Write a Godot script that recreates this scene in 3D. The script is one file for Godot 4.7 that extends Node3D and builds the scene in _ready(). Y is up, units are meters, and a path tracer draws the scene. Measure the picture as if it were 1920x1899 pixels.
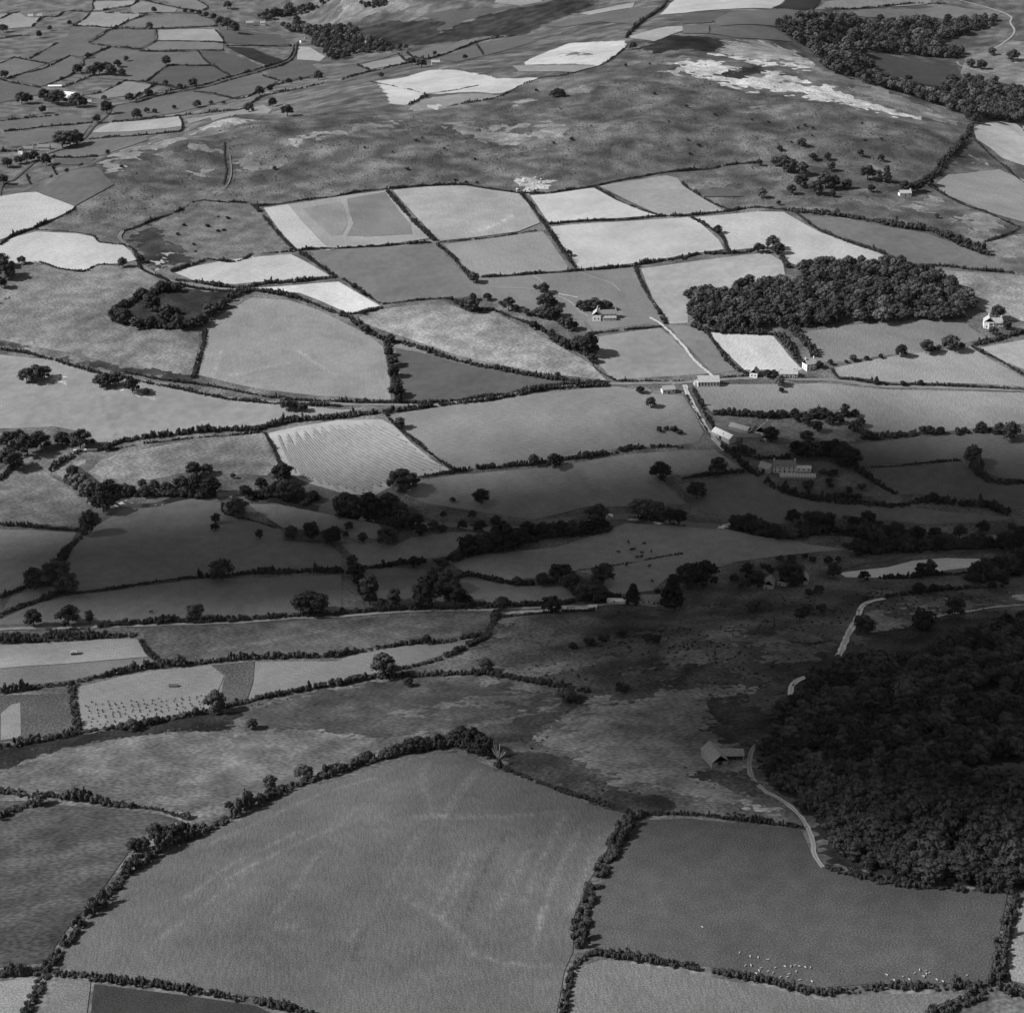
extends Node3D
# Hedged farmland seen obliquely from the air. Positions are world metres (x east, z towards the viewer); heights come from height_at().

const HILL_POINTS: Array[float] = [-0.185,0.457,-397.0358,-0.088,0.45,-190.0331,0,0.445,74.0655,0.082,0.441,39.5517,0.173,0.436,-476.0415,-0.149,0.512,984.2049,-0.055,0.526,38.8218,0.019,0.524,-551.8366,-0.027,0.633,1059.2426,-0.086,0.605,347.4413,-0.15,0.568,-857.6809,-0.234,0.617,-127.489,-0.192,0.644,511.9861,-0.212,0.546,213.0297,-0.094,0.67,-827.8243,-0.139,0.705,450.4988,-0.256,0.686,-212.0908,-0.195,0.713,-312.734,-0.276,0.75,161.7867,-0.105,0.762,52.0888,-0.032,0.77,-189.9,-0.299,0.828,-167.9522,-0.161,0.841,-191.8208,-0.051,0.846,8.61,-0.009,0.844,-401.7854,0.077,0.861,-184.5194,0.093,0.861,-676.9545,0.331,0.96,-183.967,0.215,0.908,30.9676,0.309,0.887,-402.9907,-0.264,1.024,-392.743,-0.147,1.015,-691.9673,-0.057,0.975,-159.4619,0.05,0.979,-309.9633,0.139,0.975,-249.8544,0.227,0.967,-469.8519,-0.304,0.965,135.3683,-0.118,0.885,252.6413,-0.225,0.922,326.6389,0.047,0.912,789.0854,-0.32,0.899,55.9454,0.012,0.791,479.3222,0.111,0.757,1812.6822,0.156,0.764,302.4918,0.168,0.832,28.3464,0.104,0.813,-414.3633,0.067,0.727,-67.8428,0.119,0.711,-788.9146,0.011,0.716,-240.3578,0.183,0.758,-744.5334,0.224,0.81,-41.7055,0.279,0.793,463.5452,0.22,0.857,380.2926,0.242,0.672,-213.141,0.192,0.675,621.9337,0.156,0.625,-263.1138,0.152,0.667,-198.9357,0.208,0.559,407.2946,0.166,0.568,-246.3811,0.192,0.503,417.5457,0.134,0.521,258.7712,0.101,0.504,-148.9254,0.053,0.553,634.5204,0.072,0.637,204.6115,0.034,0.616,223.4085,0.092,0.602,-414.701,0.01,0.647,-893.9434,0.119,0.576,-22.5062,-0.12,1.083,-147.8985,-0.117,1.043,664.658,0.036,1.116,365.5477,0.054,1.065,-176.4953,-0.106,1.156,113.2538,0.017,1.172,-165.168,0.141,1.182,19.3328,0.264,1.174,399.0832,0.383,1.156,528.8416,-0.355,1.167,383.5657,-0.429,1.284,-594.3166,-0.376,1.093,-114.0337,-0.321,1.109,-147.8133,-0.235,1.192,-189.2618,-0.238,1.088,353.4386,0.165,1.038,613.8878,0.277,1.036,461.8693,0.351,1.034,-89.892,0.193,1.105,-432.7163,0.295,1.122,-416.5364,-0.176,1.262,56.0247,-0.166,1.335,-150.8019,-0.026,1.272,28.0559,-0.095,1.31,-249.2143,0.076,1.299,292.4614,0.134,1.351,-338.5272,0.019,1.371,-176.9681,0.199,1.319,261.1934,0.289,1.312,320.9394,0.358,1.319,220.5883,0.419,1.291,-340.0688,0.398,1.21,-308.8991,0.233,1.238,-399.7511,-0.404,1.369,218.1307,-0.303,1.331,218.4977,-0.273,1.491,-67.8165,-0.342,1.537,-327.355,-0.429,1.472,-153.0009,-0.475,1.457,387.5303,-0.496,1.533,-654.4739,-0.424,1.512,234.2649,-0.174,1.423,354.204,-0.16,1.529,-244.9588,-0.057,1.543,88.2012,-0.077,1.42,151.5325,0.127,1.58,100.7371,0.044,1.461,189.4564,0.246,1.485,-37.4661,0.168,1.457,31.0781,0.359,1.43,-84.9437,-0.245,1.585,119.5653,-0.114,1.628,-316.3675,0.021,1.607,-220.6251,0.189,1.671,-762.8653,0.259,1.58,110.6067,0.472,1.686,-1140.8801,0.504,1.6,172.3647,0.57,1.834,-406.8541,0.522,1.845,52.6275,0.383,1.539,-35.0297,0.459,1.438,154.9702,-0.435,1.701,-814.6586,-0.483,1.602,-1921.6489,-0.509,1.58,789.4481,-0.464,1.659,-1282.9702,-0.376,1.719,-1743.3735,-0.364,1.813,-2660.9872,-0.302,1.719,-418.7386,-0.327,1.879,1772.2581,-0.271,1.88,61.7941,-0.21,1.883,-97.6207,-0.156,1.824,-84.4028,-0.204,1.705,90.2734,-0.035,1.788,-242.3746,0.022,1.685,246.6267,-0.112,1.695,343.8075,-0.038,1.925,45.5143,0.085,1.861,-193.9702,0.167,1.751,620.7049,0.306,1.716,-181.2724,0.207,2.221,370.4327,0.179,2.053,224.3329,0.089,1.966,369.1702,0.026,1.97,-306.947,0.279,1.953,-270.6436,0.266,2.111,-345.0992,0.377,2.042,-1172.1954,0.346,1.856,-49.6622,0.435,1.931,-1210.4941,0.421,1.721,1179.7568,-0.177,2.094,-74.444,-0.114,2.196,173.7184,-0.212,2.028,816.7458,-0.007,2.15,-231.5606,0.095,2.271,-245.4315,0.147,2.416,7.64,-0.688,2.176,93.1159,-0.516,2.212,-33.0297,-0.713,2.551,-38.8503,-0.792,2.538,20.5521,-0.621,2.93,-13.0425,-0.474,2.892,894.041,-0.448,2.453,-32.3838,-0.387,2.589,10.8875,-0.924,3,-75.1604,-0.808,3.123,42.895,-0.362,2.801,-245.0212,-0.348,3.005,-3708.7644,-0.636,3.162,64.575,-0.3,3.031,3178.2098,-0.234,2.798,7.8901,-0.173,2.429,97.1255,-0.051,2.638,-347.2213,0.035,2.765,237.8915,-0.1,2.842,-61.3532,0.279,2.566,-207.35,0.374,2.667,-135.2998,0.428,2.472,1149.855,0.555,2.721,599.9376,0.395,2.271,1177.5841,0.555,2.532,-773.7677,0.484,2.332,-1393.7168,0.671,2.643,-504.8809,0.806,2.677,160.1791,0.747,2.458,217.8192,0.614,2.396,197.4441,0.637,2.19,-105.2439,0.542,2.19,683.4185,0.752,2.809,-135.51,0.842,2.809,84.0923,-1.7,0.3,33.3887,-1.7,0.9,-70.9004,-1.7,1.6,23.9553,-1.7,2.4,-1.7788,-1.9,3.2,-2.0754,-1.9,4.2,5.5166,-0.7,0.3,25.6223,0.7,0.3,4.1607,0,0.25,7.7583,1.7,0.3,40.641,1.7,0.9,-91.4411,1.7,1.5,38.3182,1.7,2.2,26.48,1.9,3.2,-24.214,1.9,4.2,7.444,0,4.2,5.4804,-0.9,4,-0.2643,0.9,4,-8.0761,0,3.4,-128.111,-0.7,0.9,-3.8736,0.7,0.9,-87.3511,-0.8,1.5,174.1333,0.9,1.3,136.5181,-1,2,81.0852,-0.516,1.606,274.8115,-0.547,1.702,-664.76,-0.484,1.631,2350.3992,-0.513,1.729,-1150.2151,-0.459,1.676,2075.6428,-0.486,1.776,-1089.3553,-0.435,1.729,2372.3771,-0.461,1.833,-188.5464,-0.402,1.782,1691.2635,-0.426,1.889,162.1583,-0.372,1.802,1807.5283,-0.395,1.91,-2501.0415,-0.343,1.864,2118.4689,-0.363,1.976,1237.9709,-0.301,1.873,-1043.795,-0.319,1.986,-780.9594,-0.246,1.874,260.905,-0.261,1.987,-1025.4495,0.386,2.054,2341.4572,0.409,2.178,-1071.1072,0.423,2.003,788.3681,0.449,2.123,-230.7319,0.463,1.943,978.4089,0.491,2.059,-1181.5852,0.498,1.899,167.6439,0.528,2.013,-108.1941,0.536,1.873,425.4816,0.568,1.986,-96.5952]
const HILL_PLANE: Array[float] = [-47.9770,-0.3714,1.9695]
const FIELDS := [
	["pasture",0.237,"r",6,0,[-563.3,-2174.5,-550.1,-2222.3,-455,-2219.2,-441.7,-2170.8,-437.2,-2142,-562.6,-2171.4]],
	["pasture",0.11,"g",0,0,[-562.4,-2170.4,-436.7,-2139.3,-429.9,-2106,-518.7,-2135.5,-559.5,-2137.9]],
	["pasture",0.159,"g",0,0,[-632.8,-2413.7,-613.7,-2433.2,-602.9,-2479.5,-595.3,-2519.1,-542.8,-2489.1,-550.5,-2435,-571.7,-2410.5,-602.9,-2386.8]],
	["pasture",0.185,"g",0,0,[-959.8,-3068.1,-906.4,-3069.9,-883,-3031,-852.6,-3026.3,-852.4,-2952,-919.7,-2928.7]],
	["pasture",0.185,"g",0,0,[-775.6,-2948.7,-770.8,-3058.3,-690,-3054.1,-671.1,-3025,-700.9,-2925.1]],
	["pasture",0.19,"g",0,0,[-787.7,-3146.6,-705.5,-3146.4,-710.2,-3104.1,-747.3,-3077.7,-771.8,-3072.6]],
	["pasture",0.159,"g",0,0,[-707,-3097,-697.9,-3141.7,-618.3,-3089,-619.4,-3058.8,-695,-3046.8]],
	["pasture",0.131,"g",0,0,[-697.1,-3205.3,-591.7,-3145.7,-566.8,-3105,-573.6,-3076.8,-619.7,-3096.9]],
	["striped_field",0.213,"r",76,0,[-618,-2894.2,-521.8,-2902.7,-488.6,-2806.3,-601.2,-2808.4]],
	["pasture",0.118,"g",0,0,[-623.6,-2914.7,-683.4,-2931.5,-684,-2978.9,-661.5,-3025.4,-585.9,-3053.1,-540,-3010.4,-523.9,-2948]],
	["pasture",0.124,"g",0,0,[-612.5,-2737.5,-599.7,-2800.5,-488.2,-2798,-481.4,-2754.7]],
	["pasture",0.095,"g",0,0,[-709,-2798.1,-695.6,-2901.3,-623.4,-2894.6,-605.2,-2808.6,-618.5,-2752.3]],
	["pasture",0.237,"g",0,0,[-362.7,-2800.5,-342.4,-2794.6,-303.9,-2686,-308,-2644.1,-349.7,-2680.5]],
	["pasture",0.091,"g",0,0,[-567.2,-2331.9,-495.7,-2426.3,-470.3,-2417.5,-396.5,-2304.4,-462.2,-2250.6,-547.4,-2232.4]],
	["pasture",0.159,"g",0,0,[-437.6,-2185.1,-354.9,-2182.2,-333.6,-2185.5,-311.5,-2113.3,-322.6,-1868.1,-403.6,-2170.7,-428.3,-2148]],
	["pasture",0.065,"g",0,0,[-518.2,-2736.5,-481,-2742.4,-427.9,-2681.3,-388.3,-2604.2,-434.9,-2542.5,-477.2,-2630.1]],
	["pasture",0.065,"g",0,0,[-558.1,-2510.9,-548.5,-2631.6,-477.2,-2630.1,-439.8,-2547,-464.3,-2473.6,-496.7,-2445.6]],
	["pasture",0.086,"g",0,0,[-469.2,-2426.2,-430.9,-2517.2,-385,-2541.4,-347.6,-2447.9,-363.4,-2338.4,-398.5,-2317.2]],
	["pasture",0.071,"g",0,0,[-383.6,-2531.7,-351.6,-2672.4,-325.2,-2643.9,-284.6,-2482.5,-312.2,-2442.9,-341.4,-2441.9]],
	["pasture",0.098,"g",0,0,[-774.8,-2532,-739.2,-2611.1,-722.3,-2698,-695.2,-2663.6,-688.6,-2588.3,-697.9,-2536.3,-712.7,-2478]],
	["pasture",0.086,"g",0,0,[-795.9,-2502.1,-747.5,-2487.3,-709.9,-2462.3,-695.8,-2423.9,-748.6,-2340.3]],
	["pasture",0.098,"g",0,0,[-684.5,-2180.7,-637.1,-2209.8,-576.9,-2227.4,-607.2,-2276.5,-634.2,-2274.9,-716.1,-2228.9]],
	["pasture",0.104,"g",0,0,[-681.9,-2171.5,-574.9,-2213.5,-572,-2140.6,-604,-2127.3,-653.5,-2102.8]],
	["pasture",0.098,"g",0,0,[-588.6,-2057.6,-561.1,-2124.8,-519.6,-2129.3,-475.8,-2111.9,-470.4,-2086.1,-522,-2037.1]],
	["pasture",0.074,"g",0,0,[-582.8,-2043.7,-524.9,-2030.2,-532.4,-2004.6,-575.9,-2016.6]],
	["pasture",0.11,"g",0,0,[-804.2,-2530.8,-831.5,-2624.8,-810.1,-2684.4,-748.2,-2640.5,-777.9,-2538.3]],
	["pasture",0.091,"g",0,0,[-806.9,-2688.6,-768.3,-2806.3,-767.6,-2864.8,-778.3,-2934,-710.1,-2910.6,-718.9,-2801.8,-671.8,-2765.9,-702.7,-2695.3,-725.7,-2705.9,-747,-2647.1]],
	["pasture",0.098,"g",0,0,[-690.9,-2657.4,-668.7,-2751.6,-620.1,-2731.5,-571,-2720.3,-521.1,-2736.2,-482.4,-2643.9,-549.7,-2638,-562.3,-2517.9,-598.2,-2532.3,-645,-2545]],
	["pasture",0.077,"g",0,0,[-484.4,-2802.6,-516.5,-2916.9,-460.1,-2902.9,-412.4,-2915,-376.1,-2824.1,-415.6,-2802.8]],
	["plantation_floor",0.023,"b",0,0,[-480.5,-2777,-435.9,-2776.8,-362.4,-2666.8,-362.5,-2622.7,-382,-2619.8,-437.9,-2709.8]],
	["upland_field",0.305,"r",-49,0,[-529.4,-1615.8,-480.4,-1611.2,-432.7,-1570.8,-434,-1563,-459.6,-1519,-473.8,-1501.5,-489.8,-1478.1]],
	["upland_field",0.098,"g",0,0,[-480.2,-1612,-457.6,-1671.3,-434,-1674.4,-426.4,-1665.4,-419.3,-1649.7,-405.6,-1627.6,-432.5,-1571.7]],
	["hayfield",0.335,"r",1,0,[-486.9,-1467.7,-470.7,-1496.4,-454.9,-1508.1,-415.2,-1503.9,-398.5,-1497.2,-389.1,-1481.9,-365.8,-1478.3,-355,-1462.5,-346,-1442.7,-356.4,-1433.6,-376.8,-1430.9,-388.1,-1416.5,-412.2,-1422.2,-429.5,-1433.4,-445.8,-1434.1,-463.2,-1431.7,-478.8,-1438.6]],
	["rough_pasture",0.098,"b",0,4,[-339.4,-1523.3,-328.6,-1549.1,-318.2,-1579.7,-288.1,-1591.1,-263.1,-1584.2,-237.9,-1534.2,-216.5,-1487.7,-205.2,-1456.6,-226.3,-1447.9,-265.1,-1443.7,-293.1,-1434.8,-313.5,-1465.9,-332.5,-1487.2]],
	["rough_pasture",0.039,"m",0,6,[-366.6,-1506.2,-345.8,-1529.9,-321.4,-1509.4,-285.8,-1479.3,-283.7,-1437,-307.2,-1431.5,-325.6,-1425.7,-344.5,-1452]],
	["strip_field",0.305,"r",71,0,[-246.6,-1576,-223.3,-1584.9,-167.6,-1452.6,-199,-1458.8,-218.5,-1503.1]],
	["strip_field",0.213,"r",70,0,[-223.3,-1584.9,-171.9,-1604.9,-128.6,-1616,-118.5,-1593.5,-96.8,-1528.3,-77.4,-1475.4,-119,-1462.9,-158.2,-1457.6,-167.8,-1454]],
	["strip_field",0.135,"r",74,0,[-165.8,-1596.2,-128.3,-1611.8,-119.4,-1583.3,-97.1,-1516.2,-94.1,-1488.8,-135.9,-1488.4,-156.5,-1492.5,-153.5,-1528.4,-161,-1566]],
	["strip_field",0.174,"r",65,0,[-207.6,-1572.9,-170.5,-1589.4,-165.1,-1564.9,-158.8,-1529,-161.5,-1497.8,-172,-1495.8]],
	["hayfield",0.225,"r",73,0,[-120.6,-1616.2,-86.6,-1621.3,-46.8,-1618.4,-17.9,-1603.5,7.1,-1592,14,-1571,26.8,-1507.3,6.7,-1485.2,-66.3,-1468,-71.6,-1476.7,-91.2,-1533.4]],
	["hayfield",0.335,"r",-1,0,[18.1,-1586.3,39,-1590,82.2,-1604.4,103.3,-1568,140.2,-1525.1,35.5,-1505.3]],
	["pasture",0.207,"g",0,0,[88.1,-1609.5,159,-1646.2,169.5,-1641.4,173.7,-1615.4,205.5,-1536.8,143.4,-1522.6]],
	["pasture",0.185,"r",69,0,[-63.4,-1460.6,7.5,-1478.4,29.1,-1484.8,52.4,-1397.3,-30.8,-1388.7,-48.4,-1420.7]],
	["hayfield",0.305,"r",-8,0,[36.4,-1497,168.8,-1519.6,177.9,-1508.8,191.4,-1457.6,193.7,-1434.4,115.1,-1408.3,58.2,-1398]],
	["hayfield",0.298,"r",34,0,[175.4,-1519.6,237.5,-1536.2,263,-1534.3,270.4,-1515.8,289.1,-1475.3,337.9,-1420.6,345.6,-1399.8,322.6,-1392.3,283.5,-1386.4,255.3,-1386.9,245.5,-1400.4,244.1,-1433.1,234,-1437.7,199,-1430.1,198,-1471.5]],
	["pasture",0.11,"g",0,0,[278.3,-1526.6,316.4,-1515.5,390.1,-1480,428.8,-1423.9,444.2,-1390.9,372.9,-1393.7,344.5,-1406.3,314.3,-1450,291.7,-1490.4]],
	["hayfield",0.237,"g",0,0,[115.2,-1395.8,148.3,-1404.6,231.9,-1422.6,242.2,-1400.6,239.4,-1369.2,223.9,-1364.6,198.2,-1345,150.4,-1325.3,146.8,-1285.8,132,-1284.8,121.5,-1333.7]],
	["pasture",0.118,"g",0,0,[-187.6,-1454.5,-158.1,-1456.1,-79.2,-1460.6,-70.2,-1458.5,-55.6,-1421.1,-28.1,-1366.9,-25.5,-1351.5,-55.6,-1347.9,-111,-1343.5,-121,-1354.2,-159.6,-1399.5]],
	["white_stubble",0.408,"r",18,0,[-229.6,-1372.7,-153.9,-1384,-114.4,-1338.9,-138.1,-1325.2,-167,-1349.1,-187.2,-1363.7]],
	["hayfield",0.305,"r",5,0,[-304.2,-1409.8,-295.5,-1420.6,-268.6,-1434.5,-240.8,-1445.4,-204,-1446.6,-172.8,-1407.5,-163,-1395.4,-246.1,-1382,-280.3,-1388.2]],
	["house_meadow",0.135,"r",55,0,[-30.8,-1385.6,54.7,-1393.8,109.6,-1397.2,120.4,-1338.2,128,-1289.8,68.5,-1274,60.5,-1295.7,18.1,-1311.1,-25.5,-1346.5]],
	["long_paddock",0.174,"b",0,0,[-134.5,-1314.7,-118.4,-1331.5,-60.1,-1345.4,-45.8,-1330.5,-31.8,-1317.1,-13.6,-1318,17.7,-1279.5,61.9,-1221.3,74.6,-1193.6,17,-1210.5,-43.4,-1242.7,-89,-1281,-103,-1291.8,-122,-1305]],
	["pasture",0.074,"g",0,0,[-95.9,-1262.8,-78.7,-1254.6,-43,-1229.6,16.9,-1202.6,58.6,-1190.9,16.6,-1176,-24.8,-1169.3,-82.5,-1168.6]],  # shade over this triangular field is put into its darker tone
	["large_meadow",0.185,"r",73,0,[-228,-1354.1,-195.1,-1351,-165.3,-1332,-120.7,-1288.5,-106.6,-1265.4,-98.1,-1216.9,-93.9,-1170.9,-150,-1181,-202.4,-1197.8,-251.9,-1221.6,-255.4,-1286.4,-255.7,-1314.1]],
	["pasture",0.174,"g",0,0,[70.3,-1264.7,123.1,-1278.7,156.2,-1204.1,79.7,-1194.3,68.4,-1222.6]],
	["pasture",0.14,"g",0,0,[129.7,-1283.1,145.5,-1281.3,158.5,-1269.7,179.1,-1208.6,159.4,-1202.5]],
	["white_stubble",0.366,"r",63,0,[161.7,-1270.1,170.4,-1271.6,214.2,-1259.5,219.2,-1242.8,223,-1228.9,230.4,-1207.2,219.2,-1202.6,203.1,-1207.9,184.8,-1208.5,177.6,-1225.5,168.6,-1247.9]],
	["pasture",0.144,"r",89,0,[236.7,-1264,278.7,-1271.4,373.9,-1288,388.5,-1258.1,370.1,-1247.3,329.7,-1228.4,263.6,-1216.9,241.7,-1216.8,240,-1247.3]],
	["hayfield",0.201,"r",71,0,[253.8,-1206.7,307.2,-1222.7,371.3,-1240.1,405.2,-1179.2,402.7,-1170.3,366.6,-1176,292.4,-1183.2,257.6,-1193.7]],
	["hayfield",0.244,"g",0,0,[379,-1239.3,428.3,-1261.1,409.8,-1195.1,391.6,-1218.3]],
	["hayfield",0.185,"b",0,0,[372.1,-1386.6,442.2,-1382,461.6,-1381.4,436.8,-1291.7,411.1,-1292.8,392.7,-1315.7,387.5,-1345.4]],
	["chapel_field",0.185,"r",86,0,[143.2,-1182.8,165.7,-1188,240.2,-1184.8,280.9,-1173.5,363.5,-1163.9,399.8,-1159.9,387.4,-1115,332.1,-1110.7,302.2,-1111.6,263.3,-1114.4,263.1,-1135.5,251.6,-1146.1,224.5,-1145.8,152.9,-1145.9,145.3,-1164.4]],
	["hayfield",0.305,"g",0,0,[525.2,-1848.4,607.7,-1960.2,614.6,-1908.3,561.1,-1725.4,533.1,-1747.3,515.5,-1791.2]],
	["hayfield",0.19,"r",81,0,[432,-1631.5,457.1,-1674.8,520.3,-1713.2,548,-1679.6,500.3,-1516.9,463.5,-1555.8,437.8,-1601.8]],
	["rough_pasture",0.159,"b",0,3,[441.2,-1451.6,479.9,-1489.8,494.5,-1497.2,474.4,-1427.2,439,-1424.5]],
	["hill_field",0.319,"r",37,1.4,[-181.8,-2178.8,-144.7,-2154.3,-109.7,-2207,-75.1,-2170.1,-17.7,-2037.5,32.5,-2003.3,8.6,-1975.6,-12.7,-1941.8,-42.7,-1963.2,-105.3,-1976,-123.5,-1919.8,-143.6,-1938.4]],
	["hill_field",0.159,"g",0,2,[-102.1,-1954.6,-42.5,-1954.1,-12.6,-1935.4,-50,-1912.1,-86.5,-1886.1,-115.4,-1886.7,-120,-1914.7]],
	["hill_field",0.312,"g",0,2,[-102.1,-1910,-79.3,-1913.6,-74.5,-1898.3,-86.5,-1887,-107.2,-1889]],
	["hill_field",0.327,"r",52,1.4,[16.3,-2155.7,35.7,-2210.3,79.1,-2301.4,147.9,-2194,148,-2141.5,123.6,-2054.6,106.9,-2020.5,53.9,-2082.6,18.4,-2127.9]],
	["hill_field",0.104,"m",0,4,[56.2,-2175.7,79.7,-2178.6,109.2,-2114.4,99.3,-2095.6,66.7,-2133.4]],
	["hill_field",0.164,"g",0,0,[0,-2133.6,64.3,-2053,104.1,-2015.7,75.7,-1999.8,8.9,-2063.3]],
	["hill_field",0.199,"g",0,0,[107,-2641.4,195,-2657.9,189.3,-2615.2,122.7,-2615.1]],
	["hill_field",0.084,"g",0,0,[50.2,-2610.8,94.9,-2615.6,188.8,-2607,227.6,-2592.2,173.4,-2385.1,134.8,-2523.2,79,-2546.7]],
	["hill_field",0.298,"r",11,0,[219.3,-2475,247.7,-2614.1,274.1,-2691.6,443.3,-2678.7,385.5,-2478.2,251.1,-2453.5]],
	["hill_field",0.219,"g",0,0,[157.8,-2230.7,212.5,-2283.4,234.1,-2280.9,229.1,-2228.8,185.1,-2155.8,158.3,-2203.3]],
	["far_moor",0.131,"b",0,5,[-311.1,-3054.6,-181.9,-2955.8,-182.1,-2900.1,-217,-2909.6,-255.3,-2918.4,-298.9,-2911.2]],
	["far_moor",0.065,"g",0,3,[-163.8,-2843.3,-108.7,-2835.1,-32.7,-2794.3,11.8,-2762.7,-47.2,-2768.7,-94.1,-2751.8,-117,-2730.4,-141.5,-2753.6,-106.6,-2770.5,-119.7,-2803.1]],
	["far_moor",0.159,"g",0,0,[-30,-2817.9,-18.2,-2859.3,41.8,-2815.9,49.8,-2758.4,14.7,-2762.2]],
	["far_moor",0.029,"m",0,4,[-289.4,-2808.9,-263.6,-2864.7,-200.8,-2849,-144.2,-2814.6,-109.6,-2770.9,-116.9,-2728.4,-93.9,-2745,-47.2,-2763.1,11.7,-2757.9,52.6,-2746.5,85.7,-2786.7,157.3,-2746.1,107.5,-2654.2,47.7,-2624.4,24.8,-2574.1,-51.1,-2647.1,-161,-2675.8,-222.3,-2721.9,-265.1,-2740.6]],
	["pasture",0.098,"g",0,0,[-163.1,-2612.6,-119.1,-2639.9,-53.9,-2647.4,-51.3,-2626.8,-118,-2489.3,-126.4,-2443]],
	["pasture",0.077,"g",0,0,[-112.6,-2400.7,-55.7,-2591.3,21.9,-2557.5,36.2,-2407,-5.1,-2356.8,-76.1,-2274.6]],
	["pasture",0.164,"g",0,0,[-235.4,-2535.7,-175.8,-2590.8,-154.5,-2418.8,-207.6,-2401]],
	["pasture",0.091,"g",0,0,[-265.6,-2561.9,-185.1,-2645.7,-181.1,-2620.1,-239.6,-2551.6]],
	["pasture",0.084,"g",0,0,[-262.2,-2528.5,-240.2,-2528.1,-205.5,-2375.6,-242.9,-2336.4]],
	["hill_field",0.029,"c",0,0,[389.9,-2482.6,444.8,-2679,502.7,-2692.7,469.4,-2596.1]],
	["hill_field",0.098,"r",-41,0,[284.4,-2353.4,315.4,-2425.2,378.1,-2465.3,449.3,-2547.6,428.6,-2448.4,373.5,-2359.8,283,-2281.6]],
	["hill_field",0.071,"g",0,0,[249.1,-2433.8,312.8,-2425.2,276.9,-2313.9,236,-2299.7]],
	["hill_field",0.098,"g",0,0,[234.1,-2280.9,271,-2288,263.3,-2218.3,227,-2207]],
	["hill_field",0.087,"g",0,0,[272.7,-2272.2,370.5,-2340.1,383.1,-2258.4,298.2,-2206.5,266.5,-2217.2]],
	["hill_field",0.159,"g",0,0,[471.1,-2594.3,497.8,-2653.3,694.2,-2772.8,683.3,-2722.8,521.6,-2633.7]],
	["pasture",0.114,"g",0,0,[511.2,-2606.4,558.8,-2650.4,711.3,-2717.7,786.8,-2674.8,765.9,-2647.6,669.4,-2657.2,562.2,-2621.2]],
	["pasture",0.118,"b",0,0,[666.2,-2423.9,726.2,-2483.3,760.5,-2521.8,787.7,-2500.5,714.5,-2242.6,673.6,-2284.4,643.1,-2281.8,631.5,-2314.7]],
	["pasture",0.185,"g",0,0,[733.3,-2412.5,768,-2431.3,757.1,-2392.5,727.8,-2382.7]],
	["valley_pasture",0.044,"g",0,0,[505.9,-2382.3,543.4,-2414.9,642.2,-2379,636.1,-2315.1,575.9,-2211,529.1,-2195.9,497.2,-2239.4,514.6,-2359.3]],
	["pale_grass_patch",0.312,"b",0,9,[207.7,-2004.8,235.2,-2019.8,247.2,-2009.8,274.6,-1988.8,251,-1963.6,245,-1942,255.9,-1935.8,287.7,-1954.1,306.8,-1970,323.4,-1966.4,347.9,-1932.6,373.2,-1919.9,396.4,-1897.6,418.1,-1880.5,443,-1861.3,464.6,-1847.4,449.5,-1834.8,405.5,-1848.4,370.6,-1869.4,333.7,-1895,296.5,-1909.9,265.6,-1895.4,242.1,-1925.5,214.8,-1945.5,204.2,-1967.8]],
	["pale_grass_patch",0.131,"b",0,7,[391.7,-1941.1,438.2,-1959.3,479.3,-1903,501.6,-1873,496.9,-1844.5,457.9,-1854.3,404.8,-1897.7]],
	["pale_grass_patch",0.185,"b",0,7,[261.6,-2087.4,294.6,-2178.1,330.5,-2215.6,356.9,-2213.8,381.4,-2215.4,364.9,-2038.5,378.2,-2002.3,348,-2015.5,330,-2041.3,308.4,-2028.7,278,-2047.9]],
	["pale_grass_patch",0.319,"b",0,7,[252.2,-2064.4,284.1,-2043.8,313.4,-2017.2,342.9,-2010.6,365.4,-1994.7,327.8,-1997.1,298,-2000.1]],
	["heather_patch",0.023,"m",0,5,[244.6,-1947.9,259.9,-1970.5,293.2,-1996.4,308.7,-1986.6,283.2,-1952.3,264.2,-1935.4]],
	["heather_patch",0.021,"m",0,4,[159.7,-2107,204.4,-2191.3,273.9,-2182.4,278.2,-2147.6,255.2,-2080.7,216.2,-2094.2,179.9,-2063.7]],
	["pale_grass_patch",0.147,"b",0,8,[-75.8,-1821.2,-51.8,-1819.2,-35.6,-1803.5,-15.8,-1806.8,7.8,-1779.1,19.3,-1752,0,-1742.9,-34.7,-1751.3,-50.7,-1775.5]],
	["pale_grass_patch",0.147,"b",0,8,[9.9,-1804.1,43.4,-1801.8,62.2,-1772.8,51.8,-1745.1,32.8,-1755.7,19.6,-1789.5]],
	["pale_grass_patch",0.14,"b",0,5,[0,-1899.7,20.7,-1904,18.5,-1885.8,4.1,-1883]],
	["pale_grass_patch",0.091,"b",0,7,[-34.1,-1717.5,7.6,-1724,26.4,-1712.9,-11.3,-1701.8]],
	["pale_grass_patch",0.135,"b",0,5,[-189.8,-1803.2,-155.2,-1815.6,-106.4,-1834.1,-153.4,-1791.4,-188.9,-1792.9]],
	["pale_grass_patch",0.11,"b",0,7,[64.5,-1913.4,92.4,-1936.9,104.5,-1925.4,86.7,-1897.9]],
	["pale_grass_patch",0.147,"b",0,5,[182.2,-2010.4,211.9,-2049.3,209.8,-2028,187.2,-1992.5]],
	["pale_grass_patch",0.185,"b",0,5,[180.6,-1964.6,196.8,-1979.7,206.1,-1987.8,202.2,-1945.1]],
	["pale_grass_patch",0.098,"b",0,6,[255,-1825.6,278.8,-1839.9,292.2,-1834.9,274,-1818.2]],
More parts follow.
